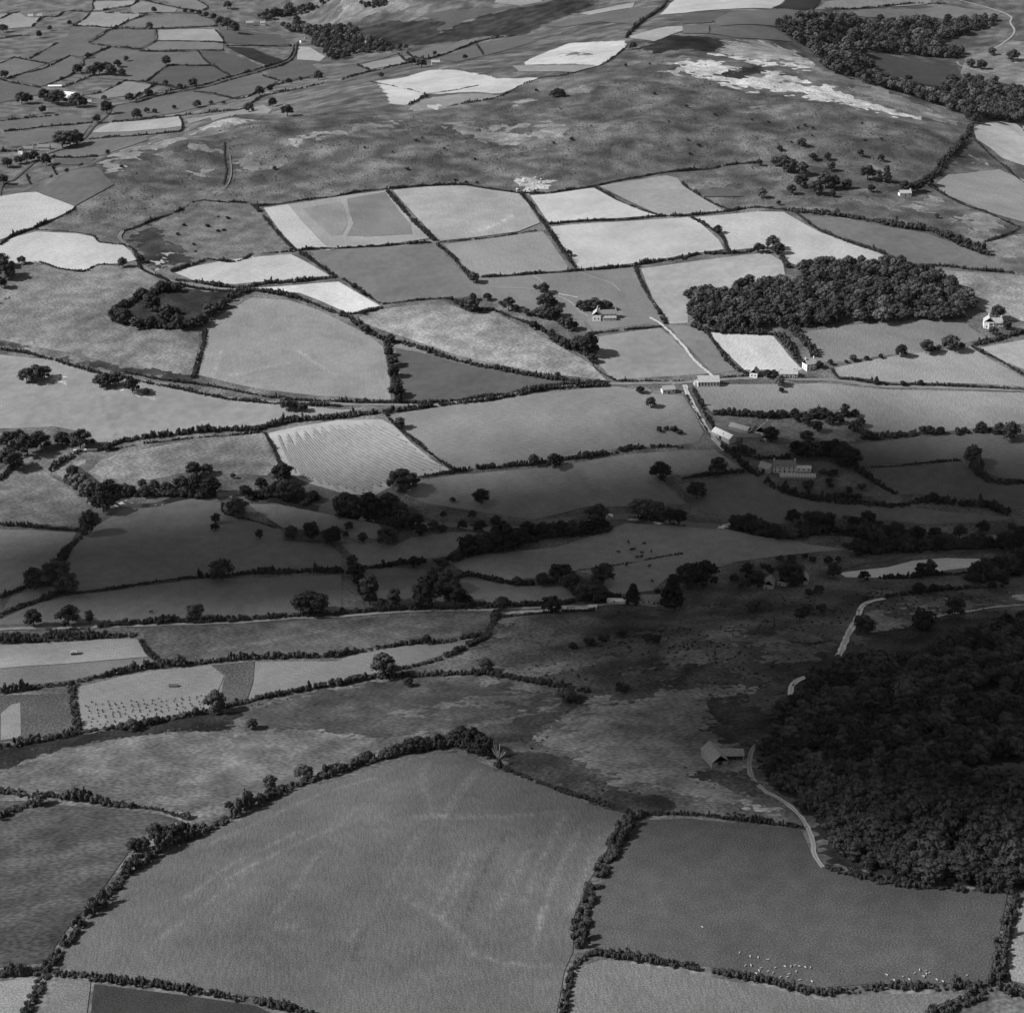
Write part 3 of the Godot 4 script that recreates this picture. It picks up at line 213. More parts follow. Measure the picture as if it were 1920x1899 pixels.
const HEDGES := [
	["hedge below the pale upland field at the left edge",2.4,2.6,[-479.7,-1474,-473.4,-1500,-459.4,-1518,-433.5,-1560.7,-432,-1569.5]],
	["low hedge along the top of the bright hayfield at the left edge",1.6,2,[-457.6,-1514.5,-438.8,-1511.2,-415.8,-1507.1,-398.9,-1499.4,-388.8,-1484.6,-372.6,-1479.1,-366.1,-1479.6]],
	["ragged hedge climbing along the lane end beside the bright left hayfield",2.4,3,[-366.1,-1479.6,-355.7,-1469.7,-347.1,-1451.9,-338.6,-1425.9]],
	["hedge between the heather hill and the rough pasture with thorn bushes",2,2.6,[-373.4,-1514.8,-363.7,-1525.5,-351.8,-1543.3,-330.6,-1569.9,-320.2,-1591.3,-309,-1598.8,-290.7,-1596.4,-265.2,-1592.9,-256.7,-1582.8]],
	["hedge along the foot of the hill above the strip-mown field",2.2,2.6,[-256.7,-1582.8,-234.1,-1586.4,-203.5,-1599.1,-172.1,-1606.7,-156.6,-1615.1,-126.4,-1621.4]],
	["hedge along the hill foot above the field with a pale curved mark",2.2,2.6,[-124.6,-1621.2,-86.8,-1624.6,-46.9,-1621.7,-19.7,-1607.1,7.1,-1595.5]],
	["hedge along the hill foot right of the pale quarry scar",2.2,2.6,[8.9,-1595.4,33.8,-1593.9,78.8,-1609.4,125.4,-1637,159.8,-1656.1,176.9,-1662,205.2,-1668.2,233.8,-1676.8,260,-1678.8]],
	["hedge down the left side of the strip-mown field",2.4,3,[-256,-1580.4,-239.2,-1543.9,-221.9,-1503.3,-201.9,-1457.2]],
	["wavy hedge along the top of the pale field left of the white triangle",2.4,3,[-307.7,-1412.4,-297.4,-1422.4,-286.2,-1432.7,-279.5,-1441.2,-268.8,-1435.9,-255.2,-1432.5,-245,-1440.4,-240,-1451.3,-226.9,-1452.1,-204,-1454.1]],
	["far valley hedge reaching in from the left edge above the twin-roofed farm",2.2,2.4,[-684,-2178.9,-636.3,-2206.8,-576.2,-2229.4]],
	["thin far hedge at the left edge below the white-walled house",2.2,2.4,[-704.3,-2233.5,-673.6,-2255.2,-634.8,-2277.2]],
	["short dark hedge under the brightest far valley field",2.2,2.4,[-558.3,-2133.1,-539.7,-2134.1,-518.2,-2133.4]],
	["thin hedge closing the lower right of the brightest far valley field",2.2,2.4,[-516.9,-2132.8,-477.7,-2121.2,-429.4,-2103.3]],
	["short hedge at the right end of the brightest far valley field",2.2,2.4,[-429.3,-2108.8,-440.9,-2170.1,-455.5,-2221.9]],
	["long thin hedge climbing right from the brightest far valley field",2.2,2.4,[-548,-2224,-506.9,-2226.8,-457,-2222.9,-404.9,-2206.4,-355.7,-2187.4,-354.9,-2230.4,-342.2,-2279.2,-292.8,-2284.7,-264.8,-2303]],
	["straight dark hedge right of the far road bend by the twin-roofed farm",2.2,2.4,[-588.6,-2052.7,-560.7,-2046.2,-524.1,-2036.5]],
	["lower straight far hedge below the road bend by the ridge",2.2,2.4,[-577.3,-2013,-455.4,-1699.5]],
	["faint fence hedge in the low corner field by the far road",2.2,2.4,[-597.6,-1971.8,-479.4,-1667.1]],
	["short hedge at the left edge just above the twin-roofed farm",2.2,2.4,[-661.6,-2082.1,-632.6,-2085.4]],
	["far hedge at the left edge above the long white shed",2.2,2.4,[-786.3,-2519.7,-748.6,-2491.2,-711.6,-2468.7]],
	["slanting far hedge above the long white shed",2.2,2.4,[-776.8,-2534.4,-764.5,-2569.5,-740.8,-2617.5,-724.7,-2702]],
	["short far hedge touching the left edge under the round fields",2.2,2.4,[-820.4,-2639.5,-811.2,-2688.5]],
	["short far hedge running right from the left edge fork",2.2,2.4,[-809,-2685.8,-775.2,-2662,-747.4,-2643.2]],
	["slanting far hedge among the topmost left fields",2.2,2.4,[-783.1,-2675.3,-777.4,-2736.7,-768.3,-2806.3]],
	["winding hedge below the topmost left hamlet",2.2,2.4,[-852.4,-2952,-852.6,-3026.3,-827.5,-3029.7,-821.5,-3071.6,-774.2,-3065.7,-785.9,-3131.6,-786.6,-3149.4]],
	["short slanting hedge left of the pale top field",2.2,2.4,[-778.8,-2949.1,-770.4,-3007.6,-772.5,-3055.6]],
	["hedge under the pale top field left of the striped one",2.2,2.4,[-776.5,-2945.8,-741.2,-2937,-699.1,-2917.2]],
	["curved hedge between the pale top field and the domed field",2.2,2.4,[-698.2,-2920.2,-687.2,-2979,-670.5,-3022.1,-663,-3032.8]],
	["long hedge across the top of the striped far field",2.2,2.4,[-714.2,-2794.4,-705.8,-2850,-696.7,-2906.1,-624.4,-2902.9,-569.7,-2909.7,-522.5,-2943.2]],
	["hedge round the field left of the striped far field",2.2,2.4,[-711,-2787.3,-678.4,-2768.9,-646.1,-2756.9,-617.2,-2746.1,-602.2,-2805.8,-619.9,-2891]],
	["hedge under the striped far field",2.2,2.4,[-600.4,-2804.4,-549.8,-2799.2,-504.7,-2798.1,-487.3,-2801.9,-516.4,-2888.7]],
	["hedge two lines below the striped far field",2.2,2.4,[-617.2,-2731.5,-567,-2730.1,-524.6,-2739.4,-479.1,-2749]],
	["dark hedge running right from the striped far field",2.2,2.4,[-482.6,-2781.3,-444.1,-2792.7,-414.9,-2797.3,-373.9,-2806]],
	["curving far hedge dropping to the dark hedged road",2.2,2.4,[-519.7,-2736.4,-499.3,-2676.3,-477.2,-2630.1,-439.1,-2551.5]],
	["far hedge round the domed field above the dark road",2.2,2.4,[-479.6,-2635.7,-511.9,-2633.8,-549.2,-2635.4,-557.7,-2577.4,-561.2,-2515.1]],
	["far hedge above the pale field beside the white-walled house",2.2,2.4,[-562.8,-2513.9,-591.3,-2525.6,-596.8,-2525.7,-602.9,-2479.5,-613.7,-2433.2,-635.4,-2413.7]],
	["short far hedge left of the two roadside trees",2.2,2.4,[-558.9,-2508.2,-534.5,-2488.2,-515,-2471.2,-501,-2453.9]],
	["far hedge snaking past the long white shed",2.2,2.4,[-707.6,-2489.1,-696.3,-2529.9,-687,-2582,-688,-2644.9,-693.9,-2682.6,-671.5,-2764.6]],
	["short far hedge right of the long white shed",2.2,2.4,[-680.5,-2477.9,-665,-2524.9,-653.7,-2570.5]],
	["small curved hedge at the top edge of the valley",2.2,2.4,[-752.4,-3070.9,-733.8,-3091.1,-710.2,-3104.1,-702.1,-3146.2]],
	["faint hedge under the top pale field by a lone tree",2.2,2.4,[-744.2,-3048.8,-697.4,-3042.5,-663.9,-3037.2]],
	["hedge rounding the top field by the dark tree belt",2.2,2.4,[-696.8,-3153,-656.5,-3117.5,-619,-3093,-582.5,-3071.4,-573,-3073,-565.1,-3105.2,-591.7,-3145.7]],
	["short far hedge below the dark hedged road",2.2,2.4,[-471.2,-2422.4,-434.9,-2380.9,-397.9,-2313.5]],
	["bushy far hedge climbing to the ridge with dark trees",2.2,2.4,[-397,-2308.1,-377,-2293.7,-363.4,-2338.4,-351.6,-2381.4,-333.4,-2401.6,-310.5,-2429.2,-272.9,-2400.1]],
	["short thin hedge by the bend of the dark road",2.2,2.4,[-382.2,-2521.9,-347.6,-2447.9]],
	["short hedge in the topmost left corner",2.2,2.4,[-929.2,-3022.3,-921.4,-3064.6,-910.4,-3084.7]],
	["hedge at the left edge below the hamlet",2.2,2.4,[-879.2,-2846,-857.6,-2867.5,-834.4,-2872.7]],
	["short hedge joining the white-walled house to the dark road",2.2,2.4,[-553.7,-2387.9,-545.5,-2475.6,-541.5,-2495.9]],
	["upper hedge of the dark road crossing the far valley",2.2,2.4,[-548,-2373.6,-526.2,-2419.6,-500.1,-2449.3,-464.9,-2476.8,-434.1,-2537.5,-394.7,-2609.3,-368.8,-2671.8,-363.9,-2730,-371.6,-2824]],
	["lower hedge of the dark road crossing the far valley",2.2,2.4,[-540.3,-2349.6,-518.4,-2394,-492.3,-2422.3,-457.4,-2449.5,-426.9,-2509.3,-387.7,-2579.7,-362.4,-2644.1,-357.7,-2722,-365.4,-2823.5]],
	["long dark hedge slanting across the saddle fields behind the hill",2.6,3,[-166.1,-2615.5,-125.9,-2432.9,-116.3,-2452.6,-56,-2606.5,19.3,-2569.4]],
	["short cross hedge between the two dark saddle fields",2,2.4,[-55.7,-2591.3,-40.2,-2332.8]],
	["hedge along the lane below the small pale field behind the hill",2.2,2.6,[-239.9,-2306.1,-204,-2358,-160.3,-2395.2,-141.4,-2428.4]],
	["short hedge left of the small pale field behind the hill",2,2.4,[-239.1,-2545.7,-207,-2393.6]],
	["short hedge right of the small pale field behind the hill",2,2.4,[-181.1,-2629.1,-157,-2467.6]],
	["bushy hedge climbing to the top edge beside the bright plateau field",3,4,[152.2,-2217.9,190.3,-2407.8,225.2,-2546.7,243.7,-2635.5]],
	["long wall hedge along the back brow of the heather hill",1.6,2,[149.3,-2137.1,123.7,-2048.1,104.4,-2014.3,75.6,-1995.7,56.1,-1993,34.7,-1999.6,8.6,-1972.7,-11.6,-1935,-49.9,-1907.8,-74.4,-1894.8]],
	["dark hedge at the near corner of the bright brow field",2.4,3,[-104.7,-1964.4,-121.2,-1917.1]],
	["thin broken hedge inside the bright brow field",1.4,1.8,[-103.1,-1975,-73.1,-1978.8,-58.3,-1989,-41.2,-1997.7]],
	["faint fence hedge across the left of the bright brow field",1.2,1.6,[-107.5,-1977,-147.6,-2060.3,-189.6,-2186.4]],
	["thick hedge right of the strip-mown field",3,4,[-126.4,-1615.3,-110.8,-1572.2,-96.1,-1529.2,-86.2,-1502.4,-73,-1469.9]],
	["thin hedge below the field with a pale curved mark",1.6,2,[-69.5,-1465.1,-43.1,-1469.5,-10,-1476.3,23.4,-1487.1]],
	["straight hedge left of the brightest square hill-foot field",2.4,3,[9.8,-1590.3,20.8,-1548.2,32,-1499.7,39.7,-1464.9,48.5,-1428.3]],
	["hedge under the brightest square hill-foot field",2.2,2.4,[34.6,-1503.4,74.6,-1509.9,108.8,-1514.2,143.4,-1522.6,163.1,-1522.6]],
	["hedge between the brightest square field and its right neighbour",2,2.4,[83.3,-1609.4,103.5,-1570.6,124.3,-1542,142.5,-1521.6]],
	["tall bushy hedge up the right flank of the hill to the wood",4,6,[524.5,-1855.5,511.3,-1810.9,488.8,-1760.1,456.7,-1706.2,440,-1666.3,406.8,-1616.8]],
	["hedge between the bracken corner and the bright right-edge field",2,2.4,[510.3,-1782.8,519.7,-1756.5,528.5,-1729.9,537.5,-1678.3]],
	["hedge below the rounded field at the right edge",2.2,2.6,[425.6,-1627.6,435.8,-1601.2,449.7,-1570.4,465.6,-1550.3,485,-1507.9]],
	["short hedge closing the rushy corner at the right edge",2.2,2.6,[484.2,-1505,459.9,-1478,438.7,-1461]],
	["short hedge at the right edge beside the upper wood",2,2.4,[608.9,-1956.9,598.9,-1894.7]],
	["hedge down the right side of the topmost hill-foot field",2.2,2.6,[173.4,-1623.8,181.7,-1598.6,195.8,-1564.7,212.1,-1539.9]],
	["hedge across the top of the wavy bright field above the round wood",2.4,3,[164,-1523.2,190.5,-1531,213.7,-1538.8,239.2,-1548.9,262.3,-1541.6,271.9,-1536.3]],
	["wooded stream hedge running down right from the wavy bright field",4.5,8,[272.8,-1536.3,295.2,-1531.5,317.6,-1522.2,341.5,-1513.5,371.7,-1495.6,395.2,-1487.4,407.4,-1468.5,418.3,-1445.5,435.7,-1424.3]],
	["hedge between the wavy bright field and the darker slope above the wood",2.6,3,[274.5,-1531.2,283.3,-1500.7,290.1,-1480.8,301.6,-1461.5,319.1,-1440.7,338,-1421.1]],
	["hedge separating the two fields left of the wavy bright field",2.4,3,[172.1,-1519,186.2,-1491.2,195.1,-1466.8,196.6,-1443.6,196.6,-1430.2]],
	["hedge of dots along the top edge of the upper right pasture",2,3,[490,-2614.7,521.3,-2632.1,585.5,-2670.5,652.2,-2713.6,707.6,-2727.1]],
	["lane hedge curving past the sandy spread",2,2.4,[-343.2,-1436.6,-337.8,-1421.8,-325.6,-1409.1,-308,-1392.4,-297.4,-1386,-283.1,-1376.6,-263.2,-1370.2,-245.3,-1366.4]],
	["thick hedge under the pale field left of the white triangle",2.8,3.6,[-300,-1392,-282,-1389.1,-264.8,-1380.6,-244.9,-1374.3,-232.5,-1375.6,-217.7,-1382.1,-194.3,-1384.7,-171,-1389,-157.9,-1392.8]],
	["hedge between the pale field and the dark square field",2.6,3.2,[-194.9,-1446,-181.3,-1426.7,-168,-1406.6,-157.9,-1392.8]],
	["thick hedge along the bottom of the white triangular stubble",3.4,4.5,[-242.5,-1368.1,-228.6,-1369.5,-205.5,-1360.5,-186,-1352.9,-166,-1338.6,-146.3,-1324.4]],
	["thick curved hedge on the right of the oval copse",4.5,7,[-231.2,-1366.1,-241.3,-1360.1,-247.6,-1349.9,-251.2,-1333.3,-258.9,-1323.7,-260.9,-1308]],
	["string of bushes below the oval copse",2.6,4,[-259,-1295.6,-255.8,-1271.4,-255.6,-1247.7,-255.6,-1230.1,-255.6,-1217]],
	["lower roadside hedge sweeping in from the left edge",2.4,3,[-429,-1283,-404,-1273.1,-377.4,-1256,-342.6,-1232.8,-318.3,-1220.3,-294.8,-1209.8,-264.5,-1198.8,-234.3,-1186,-212.1,-1177.6,-176.3,-1168.8,-131.6,-1163.2]],
	["upper roadside hedge below the large pale meadow",2,2.6,[-312.6,-1227.6,-281.4,-1213.9,-251.8,-1207.4,-221.9,-1196.6,-191.9,-1182.7,-163.2,-1174.9,-132.3,-1170.9]],
	["thick hedge above the bank field and the river trees",3.4,4.5,[-305.3,-1102.9,-293.2,-1114.4,-277.1,-1120.3,-251.2,-1124.5,-225.1,-1129,-191.8,-1130.3,-185.4,-1132.8,-166.2,-1141.5,-130,-1145.4]],
	["thin second hedge along the top of the bank field",1.8,2,[-299.5,-1100.5,-281.6,-1109.8,-249.7,-1116.4,-210.6,-1121.7,-187.2,-1126.5]],
	["hedge left of the swathed hayfield",2,2.4,[-186.1,-1125.4,-179.6,-1109.4,-173.6,-1093.3,-168.4,-1077.7]],
	["wavy low hedge under the bright hayfield at the left edge",1.8,2.2,[-445.6,-1432.6,-433.1,-1434.8,-412.1,-1421.8,-387.8,-1414.2,-378.4,-1430,-358.5,-1428.2]],
	["short hedge in the riverside corner at the far left",2.4,3,[-366.3,-1057,-363.6,-1075.2,-361.1,-1084.9,-357.8,-1097.1]],
	["dark hedge of the sandy yard by the bridge",3,5,[-334,-1072.6,-330.9,-1083.5,-324.3,-1094.1,-320.6,-1100.7]],
	["thick roadside hedge under the long rough paddock",3.2,4.5,[-146.2,-1323.7,-139.8,-1319.5,-124.5,-1298.6,-106.6,-1277.8,-92.9,-1272.1,-74.6,-1259.1,-51.9,-1239.5,-30,-1226.6,-8.5,-1215.9,19.7,-1203.6,47.6,-1194.8,75.3,-1189.4]],
	["short hedge joining the white triangle to the long paddock",2.2,3,[-143.4,-1325.9,-129.7,-1326.7,-111.9,-1334.8]],
	["hedge along the top of the long rough paddock",2,2.4,[-111.6,-1342,-83.4,-1347.6,-60.3,-1349.3,-49.3,-1345.2]],
	["hedge from the tree clump down to the tall grove",2.4,3.4,[-49.2,-1341.9,-35,-1324.1,-18.3,-1323.9,-1.5,-1310.2,17.9,-1291.1,32.3,-1270.2,46.4,-1248.9,60.3,-1234.6]],
	["thin hedge from the tall grove down to the road",1.8,2.2,[62.8,-1225.8,67.9,-1211.3,75.8,-1199.7,81,-1193.5]],
	["tall hedge right of the large pale meadow",4,6,[-104.7,-1271.8,-100.2,-1248.8,-95.7,-1223,-92.7,-1197.9,-88.2,-1170.6]],
	["hedge down the right of the dark square field",2.8,3.4,[-69.2,-1458.4,-55.2,-1432.6,-43.1,-1402.3,-35.5,-1382.7]],
	["straight hedge above the meadow of the lone white house",2.2,2.4,[-26.9,-1387.5,-9.5,-1388.3,22.2,-1391.6,53.9,-1393.9,85.8,-1397.8,108.3,-1401.4]],
	["bushy hedge between the two pale fields left of the round wood",2.8,3.6,[111.6,-1403.5,126.3,-1409.1,142.6,-1413,154.2,-1416.8]],
	["short hedge with one tree above the house meadow",2.4,3,[48.8,-1426.4,52.9,-1413.1,58.4,-1395.1]],
	["dark hedge right of the meadow of the lone white house",2.6,3.4,[110.1,-1399.8,113.9,-1367.1,119.2,-1333.8,124.6,-1305.2,127.5,-1285.4]],
	["low hedge below the meadow of the lone white house",2,2.4,[63.1,-1269.5,79.4,-1272.9,101.7,-1276.4,124.1,-1280.2]],
	["hedge under the strip-mown field",2.4,3,[-201,-1456.1,-174.7,-1457.1,-158.2,-1457.6,-125.4,-1459.7,-92.7,-1465,-76.1,-1465.7]],
	["sparse bushes edging the white triangular stubble",2,2.4,[-150.5,-1389.6,-139.6,-1373.5,-129.2,-1360.4,-114.8,-1343.3]],
	["thick road hedge along the top of the slope field",3,4,[-97.8,-1149.5,-76.3,-1154.1,-49.3,-1161.5,-21.9,-1164.6,-1.4,-1172.3,26.4,-1182.4,54.2,-1185.1,73.7,-1185.6]],
	["thick hedge above the swathed hayfield",3,4,[-130,-1145.4,-122,-1146.8,-112.6,-1148.5,-103.2,-1149.3]],
	["upper hedge of the road below the shaded triangular field",2,2.4,[-132.3,-1170.9,-111.4,-1167.9,-90.6,-1165.8,-63.1,-1165.3,-35.8,-1168.7,-8.3,-1174.9,19.5,-1187,54.4,-1189.9,72.5,-1189.8]],
	["hedge right of the swathed hayfield",2.2,2.6,[-96.3,-1147.5,-88.4,-1131,-73.8,-1108.3,-59.7,-1087,-46.1,-1069.2,-40.8,-1063.4]],
	["long dark hedge under the slope field",3,3.6,[-67.1,-1052.4,-45.8,-1059.3,-26.8,-1065.4,-7.7,-1067.8,11.5,-1071.4,30.9,-1076.3,56.9,-1081.3,76.6,-1087.3,90,-1093.5,113.7,-1096.1,125.3,-1094.9]],
	["hedge along the road left of the chapel",1.8,2.2,[84.5,-1192.6,103.3,-1192,134,-1192.4]],
	["bushy hedge over the pale field left of the round wood",2.8,3.6,[153.8,-1412.8,167.6,-1423.1,183.8,-1423.8,196.5,-1422.8,211.2,-1423.9,225.3,-1433,236.7,-1433.4]],
	["hedge dropping to the top corner of the round wood",3.2,4.5,[237.2,-1431.5,242.8,-1409.4,243.7,-1383.3]],
	["hedge left of the white stubble by the cottages",2.8,3.6,[160.7,-1269.8,166.4,-1248,171.2,-1225.7,179.3,-1209.2,186.9,-1202.2]],
	["thick hedge under the left end of the round wood",4,6,[150.7,-1281,160.1,-1271.3,184.5,-1266.5,216,-1262.1]],
	["left tree hedge of the sunken lane below the wood",4,6,[218.6,-1259.8,223.6,-1243.1,227.9,-1223.6,233.2,-1212]],
	["right tree hedge of the sunken lane below the wood",4,6,[231.2,-1266.6,236.5,-1253.1,241.2,-1236.2,242.3,-1225.1]],
	["hedge above the rough pale field right of the wood",2.6,3.4,[369.3,-1395.4,390,-1395.2,412.5,-1389.8,445,-1386.7]],
	["hedge along the top right rim of the round wood",2.4,3,[319.6,-1443.1,332.8,-1427.6,344.4,-1405.8]],
	["hedge below the white house at the right edge",3,4,[375.2,-1244.2,388.3,-1250.3,405.5,-1260,423.2,-1271.4]],
	["hedge slanting to the right edge below the white house",2.6,3.4,[372.9,-1240.9,380.1,-1229.2,388.9,-1219,401.4,-1192.2]],
	["roadside hedge along the right half of the lane",2,2.6,[253.1,-1204.5,256.3,-1190.5,266.9,-1187.7,282.4,-1181.3,298.4,-1178.4,317.4,-1177.4,365.1,-1170.2,394.1,-1165.9]],
	["garden hedge in front of the roadside cottages",1.8,2.2,[162.5,-1197.4,187.9,-1199,211.2,-1195.3,238.6,-1192.5]],
	["thick hedge at the upper edge of the farm orchard shade",4,6,[258.8,-1104.4,277.4,-1105.8,298.8,-1107.8]],
	["bushy hedge right of centre under the lit chapel field",4,6,[328.7,-1107.3,339.2,-1107.3,351.5,-1104.7,360.3,-1103.2]],
	["thin dark hedge between the two shaded right fields",1.8,2.2,[247.3,-1063.5,268.9,-1063.2,301.3,-1066.4,322.2,-1068.4]],
	["hedge slanting below the orchard plot",2.6,3.6,[245.6,-1061,253.2,-1047.7,260.6,-1034.8,267.3,-1024.6]],
	["thick hedge curving under the glasshouse farm",3.4,5,[179.7,-1044.2,188,-1032.1,198.1,-1025,212.1,-1019.8,230.2,-1024.1,242,-1021.6]],
	["thick curved hedge of the shaded right field",4,7,[329.9,-1058.4,333.7,-1043.5,344.5,-1036.8,359.3,-1036.8]],
	["hedge of the shaded field left of the glasshouse farm",2.2,2.6,[121.3,-1050.7,140.5,-1053.4,171.5,-1058.4]],
	["lane hedge linking the two farms",3,4,[154.7,-1094.6,162.5,-1078.6,170.4,-1059.8,177,-1051.9]],
	["garden hedge above the glasshouse farm",3,4,[176.6,-1077.4,188.4,-1079.5,201.5,-1080.7]],
	["left hedge of the white track below the chapel",1.6,2,[135.5,-1169.6,139.7,-1148.8,143.3,-1130.8,147.8,-1110.1]],
	["right hedge of the white track below the chapel",2,3,[141.3,-1180.2,143.9,-1164.4,147.3,-1143.7,151.9,-1123.2]],
	["hedge below the sunlit riverside field at the left edge",2.4,3,[-346.3,-987.4,-330,-984.9,-308.6,-981.1,-290.1,-978.7]],
	["tall hedge dropping from the two dark riverside trees",3.4,5,[-286.3,-975,-290,-954.7,-290.4,-938,-290.2,-919.4,-286,-899]],
	["hedge of the shaded field at the left edge",2.6,3.4,[-314.7,-879.1,-308,-886.4,-302,-892.4,-284.4,-897.2]],
	["hedge below the small shaded wedge at the left edge",3,4,[-307.2,-853.3,-305.4,-858,-290.9,-871.9,-276.1,-886.1]],
	["thin straight hedge across the big shaded meadow",2,2.4,[-273.8,-883.7,-251.5,-889.5,-231,-896.8,-210.4,-904.9,-196.4,-908.1]],
	["bushy hedge right of the lone oak across the shaded meadow",3,4,[-196.2,-906.8,-172.5,-913.1,-156.1,-916.3,-108.8,-918.3]],
	["dark hedge above the sunlit hayfield with a hut",3.4,5,[-297.7,-821.1,-267,-822.3,-240.9,-825.8,-218.5,-827.9]],
	["shrubby bank beside the lane at the left edge",3,6,[-299.6,-827.4,-284.1,-827.9,-268.8,-829.2,-245,-825.4]],
	["thick hedge along the lane below the shaded meadows",3.6,5,[-244.4,-840.4,-219.7,-843.3,-199.1,-845.8,-167.7,-848.4,-136.4,-852.7,-102.6,-855.8]],
	["short hedge right of the hayfield with a hut",2.6,3,[-216.2,-822.8,-208.7,-806.3,-198.4,-790.9]],
	["long hedge between the hut hayfield and the stook field",3,4,[-277.8,-754.8,-260.3,-761.2,-242.5,-767.6,-216.1,-780.5,-193.8,-787.9,-168.4,-791.7,-149,-795.6,-128.8,-795.8,-96.7,-796.8]],
	["hedge between the stooks and the root crop",3,4,[-241.7,-765.3,-235.9,-745.7,-230.3,-728.1,-223.2,-708]],
	["thick hedge below the stooks and the root crop",3.6,5,[-151.6,-729.1,-165.1,-721.3,-182.2,-714.2,-199.7,-709.7,-217.4,-707,-233.8,-699.9,-253.4,-692.2,-263.6,-690.3]],
	["thin fence hedge across the shaded meadow by the river oak",1.4,1.8,[-202,-1023.7,-198.2,-1007.9,-177.2,-997.7,-159.8,-985.5]],
	["thick lane hedge left of the tall lane-side trees",3.6,5,[-102.8,-857.5,-70.9,-861.5,-38.8,-864.7,-8.6,-864.6]],
	["hedge climbing right beside the lower stubble strip",3,4,[-96.9,-798.5,-77.3,-806.4,-57.3,-812.4,-51.3,-814.6]],
	["short thick hedge at the right end of the sloping pasture",3,4,[-44,-812.6,-26.7,-817.6,-18.6,-820.7]],
	["long hedge rounding the sloping pasture and the stubble strip",3,4,[-9.6,-855.3,-12.5,-833.5,-15.4,-816.3,-26.3,-803.4,-36,-791.5,-47.6,-782.8,-64.9,-774.5,-74.1,-766.6,-92.6,-756.7,-94.5,-756.8,-113,-749.8,-130.9,-741.2,-144,-734.4,-150.7,-729.5]],
	["low hedge along the top of the rough streaky pasture",3,4,[-73,-765.2,-54.5,-764.7,-25.2,-763.6,-8.7,-757.1,3.8,-749,17.9,-738,31.6,-729.5,39.7,-722.6]],
	["dark hedge across the middle of the shaded meadows",3,4,[-96.8,-923.2,-77.8,-928.3,-72.2,-931,-58.6,-933.7,-41.5,-936.2]],
	["short hedge at the left of the shaded middle meadow",2.4,3,[-115.6,-918,-108.7,-917.5,-100.6,-915.7]],
	["curving hedge above the long shaded meadow by the lane",2.8,4,[-34.8,-909.2,-27.1,-913,-12.3,-904.3,0,-898.2,13.3,-895.9,26.7,-897.7]],
	["lane hedge below the long shaded meadow",3,4,[-24.3,-868.2,-8.7,-868.6,4.3,-866.3,17.3,-866.5,31.3,-867,40.1,-870.9,65.4,-877.1]],
	["hedge of tall bushes dropping to the lane",4,6,[-99.6,-923.1,-96.5,-906.8,-92.8,-891,-88.2,-875.4]],
	["low hedge below the pale lane verge",2,2.4,[-8.5,-849.7,9.6,-852.1,30.9,-854.3,49.1,-854.9]],
	["thin fence hedge across the pasture with cattle",1.2,1.4,[38.4,-913.9,73.2,-928.9,97.2,-941.4,111.5,-945.8]],
	["thick dark hedge crossing the right of the shaded valley",4,6,[189.3,-1032.1,205.1,-1022.2,216.7,-1017.4,240.7,-1014.2,264.1,-1009.2,283.4,-1013.9,301.1,-1010.9,324,-1005.1,336.9,-994.4]],
	["hedge below the pale riverside stubble strip",3,4,[228.9,-894.4,244.3,-894.1,262.4,-900.2,279.7,-902.5,288.6,-906.2]],
	["hedge on the knoll edge above the white track",3,5,[223.1,-851,240.8,-858.3,258.7,-865.1,288.7,-875.7]],
	["thick hedge along the upper left of the great foreground field",4,6,[-154.4,-566.5,-146,-577.9,-136,-586.7,-124.1,-600.6,-111.6,-613.3,-98.8,-626.9,-80.4,-640.1,-66.1,-650.1,-51.3,-657.9,-28.4,-662.7]],
	["scrubby hedge below the light rough pasture at the left",3.4,5,[-242.2,-639,-224.9,-632.4,-205.7,-626.6,-189.1,-620.3,-173.1,-615.1]],
	["thin hedge joining the scrub to the foreground hedge",1.8,2.2,[-173.1,-615.1,-159.8,-609.8,-147,-600.7]],
	["dark hedge on the left of the great foreground field",4,6,[-155.2,-564.6,-160.9,-551.9,-167.3,-524.3,-174.9,-495.7,-178.1,-488.4]],
	["low hedge along the bottom of the great foreground field",2.4,3.4,[-175.2,-485.1,-152.3,-478.7,-124.8,-472,-93.8,-463.7,-77.5,-458.1,-71.2,-454.5]],
	["short hedge in the bottom left corner",3,5,[-177.3,-485.3,-178.5,-471,-178.8,-461.4]],
	["second short hedge in the bottom left corner",2.4,4,[-195.2,-486.6,-182.6,-486,-177.9,-487.5]],
	["hedge of rounded bushes between the two big foreground fields",4,6,[52.9,-578.3,46.1,-562.6,39.5,-544.9,33.2,-527.5,28.2,-510.6,25.6,-497.5,25.1,-489.4]],
	["low clipped hedge curving along the foreground stubble",2,3,[29.2,-484.4,23.9,-478.5,20.5,-466.7,17.5,-449.7]],
	["low clipped hedge below the sheep pasture",2.2,3.2,[30.2,-484.9,63.2,-474.2,93.2,-463.4,109.4,-456.4,126.8,-457.7,142,-457.4,168.1,-455.5]],
	["hedge at the right end of the sheep pasture",3.6,5,[192.8,-500.5,186,-486.8,180.1,-473.4,174.8,-460.6,172.9,-455.6]],
	["bushy hedge in the bottom right corner",3,5,[169.6,-453.8,158.8,-448.5,146.4,-443.4]],
	["short hedge at the bottom of the right edge",2.6,4,[173.5,-454.3,181.8,-450.3]],
	["low dark hedge along the top of the sheep pasture",2,2.6,[54.1,-579.2,75.8,-577.9,99.9,-570,123.1,-560.7]],
	["scrub edge between the sheep pasture and the dark wood",2.4,4,[126,-528.4,138.9,-519.1,154.1,-512.6,173.3,-507.3,191.4,-502.6]],
	["dark bank hedge from the bare tree down to the pasture corner",2,3,[-7.5,-634.6,9.7,-617.5,28.4,-599.1,50.9,-582.4]],
